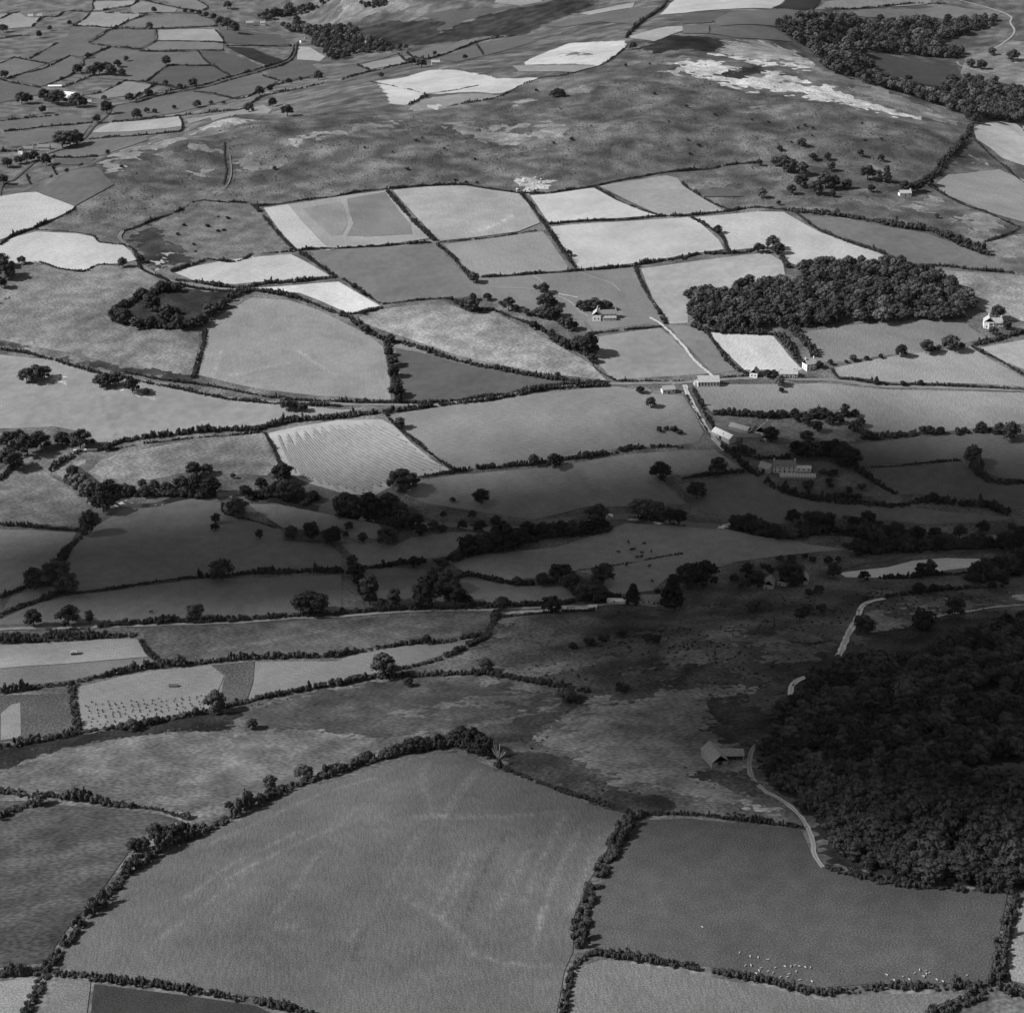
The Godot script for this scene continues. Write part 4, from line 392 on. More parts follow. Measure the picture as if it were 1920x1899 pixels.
	["short scrub hedge at the left edge by the foreground",3,6,[-233.3,-610.7,-228.1,-617.7,-220.1,-624.5]],
	["thick scrub along the river bend at the left",4.5,10,[-315.9,-1059,-302.6,-1040.2,-288.8,-1029.2,-273,-1036.6,-254.4,-1037.6,-235.4,-1037.1,-210.9,-1032.7]],
	["thick scrub under the riverside trees below the hayfield",5,11,[-184.1,-1028.8,-170.1,-1036,-157.3,-1033.2,-138.8,-1024.6]],
	["thick scrub of the thicket below the hayfield corner",5,11,[-117.2,-1005.7,-97.5,-1003.3,-81.7,-1004.1,-74.8,-991.7,-64.8,-985.4]],
	["dense scrub of the central river wood",5,12,[-35.7,-936.6,-25.6,-947,-9.3,-953.3,2.4,-959.8,14.2,-970.2,34.5,-975.2,52.6,-979.1,63.6,-983.5]],
	["dense scrub at the left of the right-hand river wood",6,12,[150.4,-988.1,162.8,-981.7,175.6,-971.5,195.2,-975.1,206.6,-986.2]],
	["dense scrub along the middle of the right-hand river wood",5.5,14,[208.6,-983.8,228.5,-981.1,241.6,-969,253.8,-960.2,275.6,-953.4,298.6,-952.1,313,-953.9]],
	["dense scrub under the lower edge of the river wood",4.5,9,[224.9,-944.6,245,-946.6,268.2,-946.8,298.2,-950.7,316.1,-948.2,333.4,-952]],
	["dense scrub in the clump at the right edge",6,14,[286.4,-890.4,297.5,-898.2,307.8,-903.1,323.8,-911.8]],
	["dense scrub between the two shaded farms",4.5,10,[205.7,-1090.9,220.3,-1084.8,235.8,-1085.2,241.7,-1067.8]],
	["scrub beneath the tall grove near the lone white house",4.5,8,[32.3,-1268.6,45,-1250.6,55,-1246.7,63.2,-1234.5]],
	["scrub ringing the lower side of the oval copse",4,7,[-341,-1321.5,-329.9,-1312.4,-305.5,-1303.8,-282.1,-1299.3,-263.4,-1304.3]],
	["scrub ringing the upper side of the oval copse",4,7,[-341.7,-1332.5,-329.3,-1355.7,-314.3,-1366.7,-307.2,-1379,-294.1,-1376.4]],
	["scrub beneath the orchard belt above the farm",3.5,6,[154.2,-1145.2,175.6,-1142.8,196.7,-1139.2,215.6,-1139.7,235.4,-1137.5,258.1,-1137.6]]
]
const TREES := [
	["in the copse right of the twin-roofed far farm",[0,-584.9,-2097.8,23,0,-574.8,-2099.3,23,0,-569.1,-2109.2,20.3],"valley_tree"],
	["around the white-walled house in the far valley",[0,-708.5,-2355.4,18.1,0,-700.5,-2358.8,15.1,0,-661,-2291.7,11.7,0,-680.9,-2377,18.2,0,-665.8,-2358.7,18.1,0,-652.5,-2346.7,23,0,-623.9,-2334.3,20.8,0,-613.6,-2334,14.8,0,-568.4,-2281.4,20.3,0,-552.6,-2358.7,14.9],"valley_tree"],
	["in the dark clump across the far valley fields",[0,-657.7,-2564,16.2,0,-645.4,-2570.7,21.1,0,-638.5,-2589.8,16.3,0,-626,-2564.6,17.8,0,-628.6,-2621.2,13.2,0,-607.9,-2558.3,12.9,0,-623.6,-2664.4,10],"valley_tree"],
	["on the dark far road",[0,-526.2,-2487.1,9.4,0,-497.6,-2450.2,9.2,0,-478.5,-2455.3,16],"valley_tree"],
	["strung along the ridge-side far hedge",[0,-515.7,-2233.6,15.6,0,-510,-2271.7,8.6,0,-497.8,-2266.7,7.2,0,-472.7,-2279.1,7.2,0,-438.6,-2270.9,11.4,0,-421,-2281,7.1,0,-401.1,-2266.9,6.2],"valley_tree"],
	["on the far slope just below the ridge",[0,-346.9,-2145.6,13.4,0,-314.6,-2144,13.3,0,-258.9,-1872.6,14],"valley_tree"],
	["by the bend of the far road under the twin-roofed farm",[0,-615.3,-1933.6,12.7,0,-633.7,-2014.5,13.1,0,-624.4,-2029.8,10.6,0,-615.1,-2037.1,13.2,0,-605.7,-2040.1,14.6,0,-585.1,-2017.1,15.7,0,-463.7,-1668.9,5.4,0,-513.2,-2043.5,6.5],"valley_tree"],
	["scattered over the topmost left fields",[0,-890.3,-2906.9,14.8,0,-783.4,-2533.6,13,0,-813.5,-2852.1,12.6,0,-810.6,-2912.6,9.2,0,-694.3,-2527.4,6.4,0,-786.5,-2954.7,9.3,0,-682.3,-2579.7,14.7,0,-690.5,-2686.3,10.2,0,-634.9,-2908.6,12.7,0,-655.5,-3052.4,11.4,0,-554.2,-2639.1,16.5,0,-527.7,-3097.4,15.2,0,-391.2,-3025.9,14.8],"valley_tree"],
	["in the bushy far hedge climbing to the ridge",[0,-355.2,-2299.7,14.3,0,-343,-2320.7,11.5,0,-325,-2387.3,8.9,0,-310.3,-2405.9,7.4,0,-279.8,-2369.1,14.6],"valley_tree"],
	["in the dark belt above the striped far field",[0,-599.2,-3054.8,9.4,0,-586.1,-3054.4,9.4,0,-571.3,-3043.5,10.5,0,-556.6,-3032.9,11.2,0,-540.8,-3015,13,0,-520.1,-2966.6,16.5,0,-497.4,-2904.7,21.5,0,-479.8,-2871.6,21.2],"valley_tree"],
	["in the road elbow by the brightest far field",[0,-569.3,-2226.2,12.8,0,-595.7,-2383.7,7.5,0,-534.4,-2401.9,12.1],"valley_tree"],
	["behind the hill around the small saddle farm",[0,-247.8,-2693.8,14.9,0,-232.1,-2696.8,11.6,0,-219.1,-2679.9,16.4,0,-176.3,-2214.4,8.2,0,-201.8,-2681.1,14.8,0,-143.5,-2353.3,13,0,-124.8,-2265.7,13.9,0,-103,-1950.6,6,0,-117.8,-2514.3,7.7,0,-66,-2312.2,7.1],"valley_tree"],
	["in the thorn copse on top of the heather hill",[0,47.5,-1897.3,9.3,0,52.7,-1898.2,10.5,0,57.7,-1894.9,9.3,0,154.1,-2107.6,10.3],"valley_tree"],
	["on the rough moor edge right of the hill",[0,257.2,-1671.2,7.4,0,273.5,-1669.5,10.6,0,283.2,-1705.9,6.5,0,280.6,-1654.4,16.8,0,287.1,-1648.9,14.6,0,307.8,-1713.6,9.7,0,296.8,-1640.8,14.6,0,314.9,-1680.3,8.5,0,329.6,-1679.5,8.5,0,328.6,-1651.5,10.5,0,365.5,-1688.2,8.6,0,362.1,-1629.4,15.7,0,375.1,-1640.3,7.4,0,385.8,-1681.5,7.5,2,380.7,-1627.2,18.8],"hedgerow_tree"],
	["in the scrub belt above the wooded stream hedge",[3,247.5,-1578.1,11.1,0,261,-1556.3,5,0,278,-1587.6,10.1,0,290.9,-1608.2,13.3,0,302.7,-1587.3,14.2,0,293.3,-1530.4,5.9,0,314.1,-1602.7,18.4,0,318.2,-1579.9,7.1,0,323.1,-1602.8,14.4,0,336.6,-1603.3,10.3,0,359.4,-1596.2,8.2,0,409.4,-1526.7,5],"copse_tree"],
	["beside the small white cottage on the moor edge",[0,394.2,-1600.4,12.4,0,403.6,-1602.4,10.4,0,408.6,-1608.7,10.4,0,424,-1628.6,12.6],"hedgerow_tree"],
	["in the wooded stream hedge at upper right",[0,406,-1462.6,9.6,0,412,-1453.5,9.6,0,418.1,-1444.5,9.6,0,426.9,-1440.5,7.7],"copse_tree"],
	["at the junction left of the wavy bright field",[0,192,-1475.5,8.5,0,223.9,-1423.1,9.2,0,237.2,-1431.5,13,0,241.2,-1419.9,11.1],"hedgerow_tree"],
	["in the pasture corner beyond the upper right wood",[0,537,-2221.7,9.8,0,600.1,-2239,17,0,659.6,-2366.7,13.5,0,646.1,-2274.2,8.7,0,672.2,-2355.9,15,0,708.9,-2437.8,12.4,0,729.3,-2397.8,18.3],"copse_tree"],
	["along the lane under the bright left hayfield",[0,-456.5,-1428,4.8,0,-448.6,-1431.8,7.7,0,-354.7,-1425.3,9.4,0,-340.6,-1435.7,7.6],"hedgerow_tree"],
	["in the dark grove cut by the left edge",[0,-464.5,-1424.4,13.4,0,-453.7,-1383.6,11.2,0,-455.7,-1403.3,17,0,-450,-1399.9,11.3],"copse_tree"],
	["in the oval copse",[0,-338.9,-1319.1,12.4,0,-340,-1331.7,8.9,0,-329.8,-1311.8,14.1,0,-336.3,-1344,7.2,0,-317.4,-1302.8,10.5,0,-328,-1356.6,7.2,0,-323.2,-1356.2,10.8,0,-317.1,-1348.8,9,0,-305.4,-1303.1,10.5,0,-309.2,-1331.5,16,0,-306.9,-1369.1,10.9,0,-294.8,-1311.5,10.5,0,-295.6,-1324.1,10.6,0,-295.8,-1368.4,9.1,0,-287.9,-1323.7,7.1,0,-282,-1298.7,13.9,0,-270.6,-1298.3,10.4,0,-263.4,-1304.3,10.5,0,-258.3,-1319.8,12.3,0,-254.5,-1324.6,10.6,0,-248.5,-1335.9,8.9],"copse_tree"],
	["in the round dark clump on the left pasture",[0,-389.9,-1219.4,11.9,0,-382,-1216.7,15.3,0,-376.2,-1222.4,11.9],"copse_tree"],
	["in the clump by the chalky bank below the road",[0,-327.1,-1201.9,11.7,0,-321.4,-1201.7,13.3,0,-314.9,-1204.4,11.7,0,-299,-1192.2,13.2,0,-287.9,-1189.1,5.8],"copse_tree"],
	["by the road below the large meadow",[0,-173.7,-1158.5,11.2,0,-166.9,-1159.5,8,0,-161.1,-1156.2,7.9],"hedgerow_tree"],
	["in the left-edge hedge above the bridge",[0,-378.2,-1109.4,9.6,0,-373.1,-1110.2,12.8,0,-363.5,-1074.6,17.3,0,-368.6,-1118.2,9.6,0,-357,-1096.6,17.4,0,-349.9,-1107.3,14.3,0,-335.3,-1112.4,11.1,0,-320.7,-1106.9,15.8,0,-312.6,-1111.9,4.8,0,-298.8,-1103.4,6.3,0,-224.1,-1126.9,4.7],"hedgerow_tree"],
	["along the river bend at the left",[0,-315.8,-1063.9,9.3,3,-307.5,-1045,12.2,3,-297.4,-1034.3,13.6,0,-288.8,-1029.2,13.6,0,-283.1,-1037.3,12.1,0,-273.7,-1040,7.6,0,-268.1,-1037.4,7.5,0,-262.6,-1047.5,6.8,0,-258.1,-1034.6,9,0,-252.7,-1042.2,9.1,0,-243.4,-1039.4,9,0,-234.2,-1044.1,10.5],"riverside_tree"],
	["in the riverside belt below the swathed hayfield",[0,-228.3,-1061.4,12.2,0,-224.1,-1043.8,12,0,-219.3,-1064.8,8.4,0,-211,-1033.5,14.9,0,-199.8,-1058.3,4.5,0,-186.9,-1030.8,10.4,0,-177.4,-1043,9,0,-164.4,-1030.6,13.3,0,-163.4,-1052.2,15,0,-157.9,-1027.9,16.3,0,-151.6,-1027.7,13.3,0,-138.8,-1024.1,8.8],"riverside_tree"],
	["at the low corner of the swathed hayfield",[0,-78.5,-1032.4,17.6,0,-70.1,-1038.5,11.8],"hedgerow_tree"],
	["in the long dark hedge under the slope field",[0,16,-1070.3,9,0,30.7,-1068,10.5],"hedgerow_tree"],
	["by the hedge corner of the slope field",[0,-84.1,-1124.8,9.3],"hedgerow_tree"],
	["dotted along the paddock and triangle hedges",[0,-138.7,-1371.2,5.4,0,-127.9,-1323.5,4.4,0,-129.8,-1358.2,5.3,0,-123.9,-1291.5,7.7,0,-101,-1272.6,8.4],"hedgerow_tree"],
	["in the clump at the top of the long rough paddock",[0,-52.4,-1344.8,4.4,0,-41.3,-1332.3,8.7,0,-35,-1323.4,13.9,0,-33.9,-1343.2,7,0,-33.8,-1376.8,10.7,0,-21.5,-1342.1,7],"copse_tree"],
	["in the grove behind the lone white house",[0,59,-1315.7,8.6,0,63.4,-1313.4,10.3,0,71,-1314.4,11.2,0,78.6,-1315.6,8.6,0,81.5,-1313.6,8.6],"copse_tree"],
	["in the spinney left of the lone white house",[0,-9.9,-1332.5,4.3,0,-3,-1323.2,12.1,0,3,-1319.1,6.9,0,12.1,-1311.2,6.9,0,17.3,-1308.8,5.1,0,20.2,-1360.9,4.4,0,21.8,-1306.6,8.6,0,25.9,-1326.7,10.4,0,27.8,-1351.3,10.5,0,28.5,-1302.3,13.7,0,30.4,-1326.1,12.1,0,34.4,-1298.2,11.9,0,35.8,-1325.4,6.9,0,39,-1304.3,10.3],"copse_tree"],
	["in the tall grove below the lone white house",[0,17.8,-1284,7.6,0,32.3,-1266.5,8.4,0,41.5,-1284.3,8.5,0,43.4,-1247.1,9.9,1,47.2,-1277.3,12.6,0,51.7,-1280,6.7,0,53.4,-1243.3,13.2,0,61.7,-1234,19.7,0,64.1,-1222.3,8.2],"copse_tree"],
	["in the tall hedge right of the large meadow",[0,-100.9,-1248.2,8.3,0,-96,-1228.7,9.9,0,-94.1,-1209.7,11.4,0,-89.9,-1176,11.2,0,-87.9,-1165.6,6.4],"hedgerow_tree"],
	["standing alone by the road and slope field",[0,35.8,-1201.1,4.8,0,51.7,-1425.5,6.4,0,99.3,-1174.1,6.4,0,106,-1152.8,8.7],"hedgerow_tree"],
	["in the brush heap below the roadside cottage",[5,110.1,-1117,4.3,5,115.5,-1119.2,3.7,5,120.7,-1117.2,5.3,5,125.1,-1114.2,4],"hedgerow_tree"],
	["in the shaded field left of the glasshouse farm",[0,105.4,-1049,14.9],"hedgerow_tree"],
	["on the chapel field just below the lane",[3,208.8,-1183.4,9.7,0,209,-1174.3,4.8],"hedgerow_tree"],
	["in the shaded field by the farm lane",[0,128.7,-1023.7,13.2,0,146,-1051.9,14.9],"hedgerow_tree"],
	["along the boundary right of the cottages",[0,253,-1212.3,4.9,0,265.9,-1213.9,3.3,0,272,-1216.2,5.8,0,282.7,-1216.8,4.1,0,294.4,-1218.9,4.2,0,311.1,-1221.2,10.8,0,332.3,-1227,11.8,0,338.4,-1228.7,5.9,0,343.1,-1230.4,5.9,0,352.9,-1232.4,13.5,0,363.1,-1236.3,5.9],"hedgerow_tree"],
	["in the lane hedge right of the cottages",[2,283.5,-1179.9,7.3,0,289.4,-1178.3,3.3,0,303.4,-1176.3,4.9,0,317.3,-1176.8,4.9],"hedgerow_tree"],
	["round the white house at the right edge",[0,396.4,-1264.8,6.9,0,406.7,-1293.2,13.2,0,409.7,-1275.9,8.8],"hedgerow_tree"],
	["in the gardens of the roadside cottages",[0,200.8,-1195.8,7.3,0,206.5,-1196.9,6.5,0,222.8,-1198.5,5.7,0,243.8,-1207.6,6.6],"hedgerow_tree"],
	["along the top of the farm orchard",[0,156.7,-1143.4,3.9,0,167.4,-1142.3,4.7,0,175.4,-1141,4.7,0,186,-1139.7,5.5,0,196.4,-1136.9,7.1,0,204.7,-1139.1,6.3,0,214.2,-1139.8,6.3,0,214.5,-1132.3,6.3,0,228.5,-1136.3,7.9,0,234.9,-1134.6,9.5,1,251.4,-1137,11.1,0,259.3,-1136.5,6.3],"copse_tree"],
	["inside the farm orchard",[0,190.6,-1104,12.4,0,221.6,-1126.8,9.4,0,217.7,-1101.6,10.8,0,228,-1116.2,9.4,0,238.7,-1125.6,7.9,0,245.7,-1127.5,7.1,0,254,-1114.4,9.4,0,260.6,-1121.6,7.9,0,262.6,-1103.7,7.8],"copse_tree"],
	["in the dark grove between the two farms",[0,162.1,-1086.2,6.1,0,167,-1083.6,9.1,0,173.1,-1080.9,7.6,0,208,-1088.9,9.2,0,213.1,-1080.6,13.8,0,219.5,-1080.3,12.2,0,228.1,-1085.1,10.7,0,235.7,-1084.6,12.3,0,238.1,-1068.8,18.3,0,242.2,-1063.3,16.7],"copse_tree"],
	["in the orchard plot beside the glasshouse farm",[5,206.7,-1032.3,8.2,5,221.7,-1054.6,4.5,5,223.3,-1041.9,4.5,5,226.2,-1051.8,5.3,5,223.7,-1037,3.7,5,230.4,-1054.2,4.5,5,236,-1029.1,4.5,5,245.5,-1033.4,4.5],"copse_tree"],
	["in the bushy hedge under the lit chapel field",[0,304.4,-1109.6,6.3,0,309.2,-1107.8,7.1,0,316.9,-1106.9,6.3,0,346.9,-1107.2,7.9,0,358.7,-1102.2,9.5,0,364.8,-1092.9,14.9],"hedgerow_tree"],
	["heading the curved hedge in shade",[0,329.7,-1062.9,15.4,0,331.7,-1055.4,9.2],"hedgerow_tree"],
	["on the rise by the river bend",[0,-282,-974.6,17.5,0,-281.9,-1009.8,16.4],"riverside_tree"],
	["in the big shaded meadow by the river",[0,-199.9,-980.9,5.8,0,-201.2,-992.3,8,0,-188.2,-1002.2,14.6,0,-168.3,-969.3,7.1,0,-147,-969.6,10,0,-133.2,-968,13.5,0,-118.8,-960.9,13.4],"riverside_tree"],
	["in the hedge corner of the shaded left meadow",[0,-296.4,-889.9,15.2,0,-285.4,-901,15.3,0,-274.4,-883.7,15.1],"hedgerow_tree"],
	["in the meadow above the lane at the left",[0,-283.4,-840.5,12,0,-263.4,-842.5,13.3,1,-251.2,-844.7,9.3],"hedgerow_tree"],
	["in the bushy hedge crossing the shaded meadow",[0,-182.4,-904.8,15.1],"hedgerow_tree"],
	["in the thick lane hedge below the shaded meadow",[0,-189.2,-849.5,10.6,0,-127.4,-857.3,13.2,0,-121,-857.2,14.5,0,-116.7,-857.1,13.8],"hedgerow_tree"],
	["in the hedges around the stook field",[0,-241.4,-763.1,3.8,0,-199.8,-706.3,4.8,0,-194.6,-705.6,7.1,0,-186.9,-710.3,4.8,0,-183.2,-712.1,4.8,0,-186.7,-787.7,7,0,-154.8,-723.5,13.8],"hedgerow_tree"],
	["alone on the bracken slope below the stooks",[0,-132,-699.8,6.4],"hedgerow_tree"],
	["in the riverside thicket below the hayfield corner",[0,-111.1,-972.9,4.3,0,-113,-1000,18.8,0,-110.3,-983.3,5.7,0,-99.1,-964.6,7.1,0,-97.1,-999.1,18.8,0,-82.4,-961.9,12.7,0,-84.1,-1003.6,15.9,0,-79,-981.2,10,0,-76.5,-998.6,11.5,0,-73.3,-986.2,12.9,0,-63.8,-988.6,8.6,0,-60.6,-973.5,8.5,0,-52.7,-982.3,7.1,0,-46.6,-978.5,5.7],"riverside_tree"],
	["dotted along the river in mid valley",[0,-46.7,-998.4,5,0,-41.3,-1019.2,4.4,0,-33.5,-982.1,7.1,0,-27.3,-997.1,6.5,0,-21.5,-979.4,8.5,0,-21.5,-1016.9,11.6],"riverside_tree"],
	["in the river wood at the centre",[0,-36.8,-933.4,8.3,0,-27.8,-941.2,15.3,0,-20.9,-946.4,12.5,0,-12.8,-948.8,15.3,0,-10.8,-988.3,7.2,0,-6,-975.4,9.9,0,-4.7,-948.5,18.1,0,2.3,-951.1,15.4,0,10.6,-967.4,12.7,0,20.2,-970.2,11.3,0,26.1,-970.3,9.9,0,33.3,-973.2,11.3,0,40.4,-973.4,11.3,0,47.7,-976.3,9.9,0,54.9,-977.7,10,0,58,-992,14.4,0,62.2,-980.4,8.6],"riverside_tree"],
	["in the pale willow clump by the river shingle",[3,86.4,-1001.6,13,3,92.6,-1003.8,11.6,3,99.7,-1001.2,11.6,0,107.4,-991.2,11.5,0,113.2,-988.6,11.5],"riverside_tree"],
	["in the tall trees along the middle lane",[0,-102.9,-928,8.3,0,-98,-911.7,9.6,1,-86.7,-869.8,21.2,0,-78.7,-864.8,6.6,1,-71.2,-864.8,13.9,0,-62.7,-925.7,8.3,0,-50.8,-867.4,19.8,0,-46.7,-896.2,14.8,0,-44.4,-922.8,8.2,0,-39.8,-890.9,14.8,0,-34.7,-869.8,14.5,0,-28.2,-869.6,7.9],"hedgerow_tree"],
	["in the hedge curving to the riverside houses",[0,-7.2,-900,4,0,3.3,-896.7,6.1,0,18.8,-894.2,9.4,0,30.6,-897.5,13.5,0,37.2,-881.7,14.6,0,42.3,-870.9,11.9,0,47.8,-873.6,14.6,0,53.1,-870.9,10.6,0,56.6,-896.2,14.1,0,59.7,-872.6,6.6],"riverside_tree"],
	["on the pale lane verge",[0,-5.9,-860.4,9.2,0,23.4,-853.4,11.7],"hedgerow_tree"],
	["beside the riverside houses",[2,73.6,-868.9,14.5,0,89.9,-883.3,4,0,92.4,-862.2,6.6,2,97,-865,22.4],"riverside_tree"],
	["around the sloping pasture and rough ground",[0,-70.1,-765,15.3,0,-56,-751.2,6,0,-49.1,-811.8,6.3,0,-14.1,-763.5,8.5],"hedgerow_tree"],
	["scattered over the shaded moor slope",[5,28.3,-712.4,8.1,5,33.7,-785.2,4.9,5,42.8,-788.9,5.5,5,50.8,-791.5,6.2,5,56.4,-717.8,5.8,5,62.4,-800.6,5,5,75,-784.1,5.5,5,80.2,-781.7,4.9],"hedgerow_tree"],
	["in the left of the right-hand river wood",[0,151.5,-987.6,7.2,0,158.1,-982.6,8.6,0,163.1,-975.1,5.7,0,164.9,-980,8.6,0,169.7,-979.8,7.2,0,175.4,-969.7,10,0,179.9,-968.3,8.6,3,185.6,-967,10,0,190.3,-989.3,10.1,0,194.3,-969.5,8.6,0,199.9,-989.3,8.7],"riverside_tree"],
	["in the middle of the right-hand river wood",[0,206.3,-984.5,11.6,0,213.1,-982.1,11.6,3,220.6,-977.2,10.1,0,229.8,-981.8,8.7,0,224.2,-940.9,12.7,0,230.6,-961.1,10,0,239.7,-983.7,11.6,0,238.1,-952.3,10,0,245.3,-975.9,8.7,0,249,-965.3,10.1,0,246.1,-946,8.5,0,256,-970.1,10.1,0,255.9,-948.4,10],"riverside_tree"],
	["in the right end of the river wood",[0,262.1,-945.1,8.5,0,268.1,-961.4,11.5,0,280.3,-963.2,8.7,0,278.7,-947,10,0,286.3,-949.5,10,0,297.1,-964.9,8.7,0,297.7,-948.8,8.6,0,304.8,-953.8,8.6,0,313.5,-969,10.2,0,311.4,-948,8.6,0,319.3,-938.9,15.7,0,332.6,-970,7.3,0,331.3,-949,10.1,0,336.2,-961.8,8.7],"riverside_tree"],
	["scattered below the right-hand river wood",[5,160.1,-920.8,4.1,5,163.3,-912.5,5.5,5,173.2,-932.1,4.2,5,180,-931.7,4.9,5,189.8,-935.8,3.5,5,193.8,-929.2,4.9,0,202.8,-925.4,5.6,0,209.3,-926.8,4.9,5,219,-953.1,4.3],"riverside_tree"],
	["in the trees hiding the old buildings by the lane",[0,109.7,-893.7,16.2,0,115.4,-896.2,14.9,0,119.2,-889.9,20.2,0,138.7,-896.5,6.8,0,143.4,-882.5,8,0,147.6,-904.8,10.9,0,151.3,-884.3,12.1,0,172,-890.6,14.8,0,175.7,-886.3,9.4,0,200.7,-897,10.9,0,218.2,-891,6.8],"hedgerow_tree"],
	["in the hedge below the pale riverside stubble",[1,253.7,-894.2,10.9,1,260.8,-898.2,11.7],"riverside_tree"],
	["in the clump at the right edge",[0,284.4,-883.6,8.2,0,287.8,-891.7,12.4,0,294.5,-895.6,13.8,0,290.5,-867.3,6.7,0,302.2,-899.2,13.9,0,299.7,-876.3,8.2,0,310.9,-902.3,15.3,0,318.4,-905.1,16.8],"copse_tree"],
	["on the moor knoll by the white track",[5,142.2,-837.7,7.7,5,164.3,-810.6,8.8,5,170,-825.3,6.4,5,179,-862.5,5.3,0,185.3,-864.8,6.6,5,179.6,-826.9,5.1,0,195.8,-802.1,5,0,194.6,-782.7,11.1,5,209.3,-845.3,3.9,0,243.5,-856.1,7.9,5,228.1,-783.9,11.1,0,252,-856.1,6.6,0,251.2,-807.5,11.4],"hedgerow_tree"],
	["in the thick hedge of the great foreground field",[0,-162.6,-572.4,6.4,0,-159.1,-573.7,6.4,0,-154.1,-579.6,9.6,0,-147.3,-580.3,8.5,0,-144.2,-584.6,7.5,0,-127.6,-606.9,4.3,0,-111.7,-624.7,7.7,0,-97.3,-634.7,8.2,0,-87,-639.2,4.4],"hedgerow_tree"],
	["in the scrub below the light rough pasture",[5,-218.3,-621.2,6.7,5,-145.9,-601.1,3.8],"hedgerow_tree"],
	["in the dark clump at the top of the great field",[0,-73.7,-645.4,5.5,5,-68.8,-651.3,5.5,5,-61.3,-654.1,4.4,0,-57.2,-655.4,6.1,0,-48.8,-658.3,7.8,0,-45.5,-660.2,7.8,0,-41.3,-661.9,6.7,0,-34.4,-663.2,6.7,0,-27.5,-662.1,8.9,0,-24,-659,12.2,0,-18.7,-653.5,13.2,0,-13.5,-648.6,11],"copse_tree"],
	["beside the dark clump at the top of the great field",[4,-6.2,-636.8,9.8],"copse_tree"]
]
const TREE_NAMES := ["broadleaf_tree","tall_tree","conifer_tree","pale_willow","bare_tree","thorn_bush"]
const TREE_LOOKS := ["dark tree","tall tree","conifer","pale tree","leafless pale tree","bush"]
const ORDINALS := ["first","second","third","fourth","fifth","sixth","seventh","eighth","ninth","tenth","eleventh","twelfth","thirteenth","fourteenth","fifteenth","sixteenth","seventeenth","eighteenth","nineteenth","twentieth","twenty-first","twenty-second"]
const GORSE := [-158,-1726.3,-126.8,-1715.2,-104,-1750.2,-97.6,-1756.5,-39.3,-1691.3,-72.2,-1724.2,44.7,-1729,64,-1735,170.8,-1771.4,162.8,-1871,138.1,-1997.6,167.3,-1999.1,183.2,-2063,-109,-1667.2,28.4,-1937.2,-10.5,-1931.9,-47,-1626.5,-36.1,-1625.4,-58.1,-1632.5,188.4,-1729.7,198.8,-1718.4,187.4,-1696.8,312.7,-1771.7,321.5,-1778.3,328.8,-1769.1,323.7,-1743.1,298.1,-1724.5,386.2,-1790.1,377.1,-1726.1,396.5,-1733,283.5,-1793.4,265.4,-1797.8,225,-1806.2,195.5,-1829.2,-317.6,-1531.1,-294.8,-1528.1,-319.3,-1506.9,-288.5,-1553.9,-278.1,-1548.6,-282.4,-1515.5,-276.8,-1517.6,-299.3,-1479.9,-294.3,-1460.5,-408.7,-1677.1,-248.9,-1682.3]
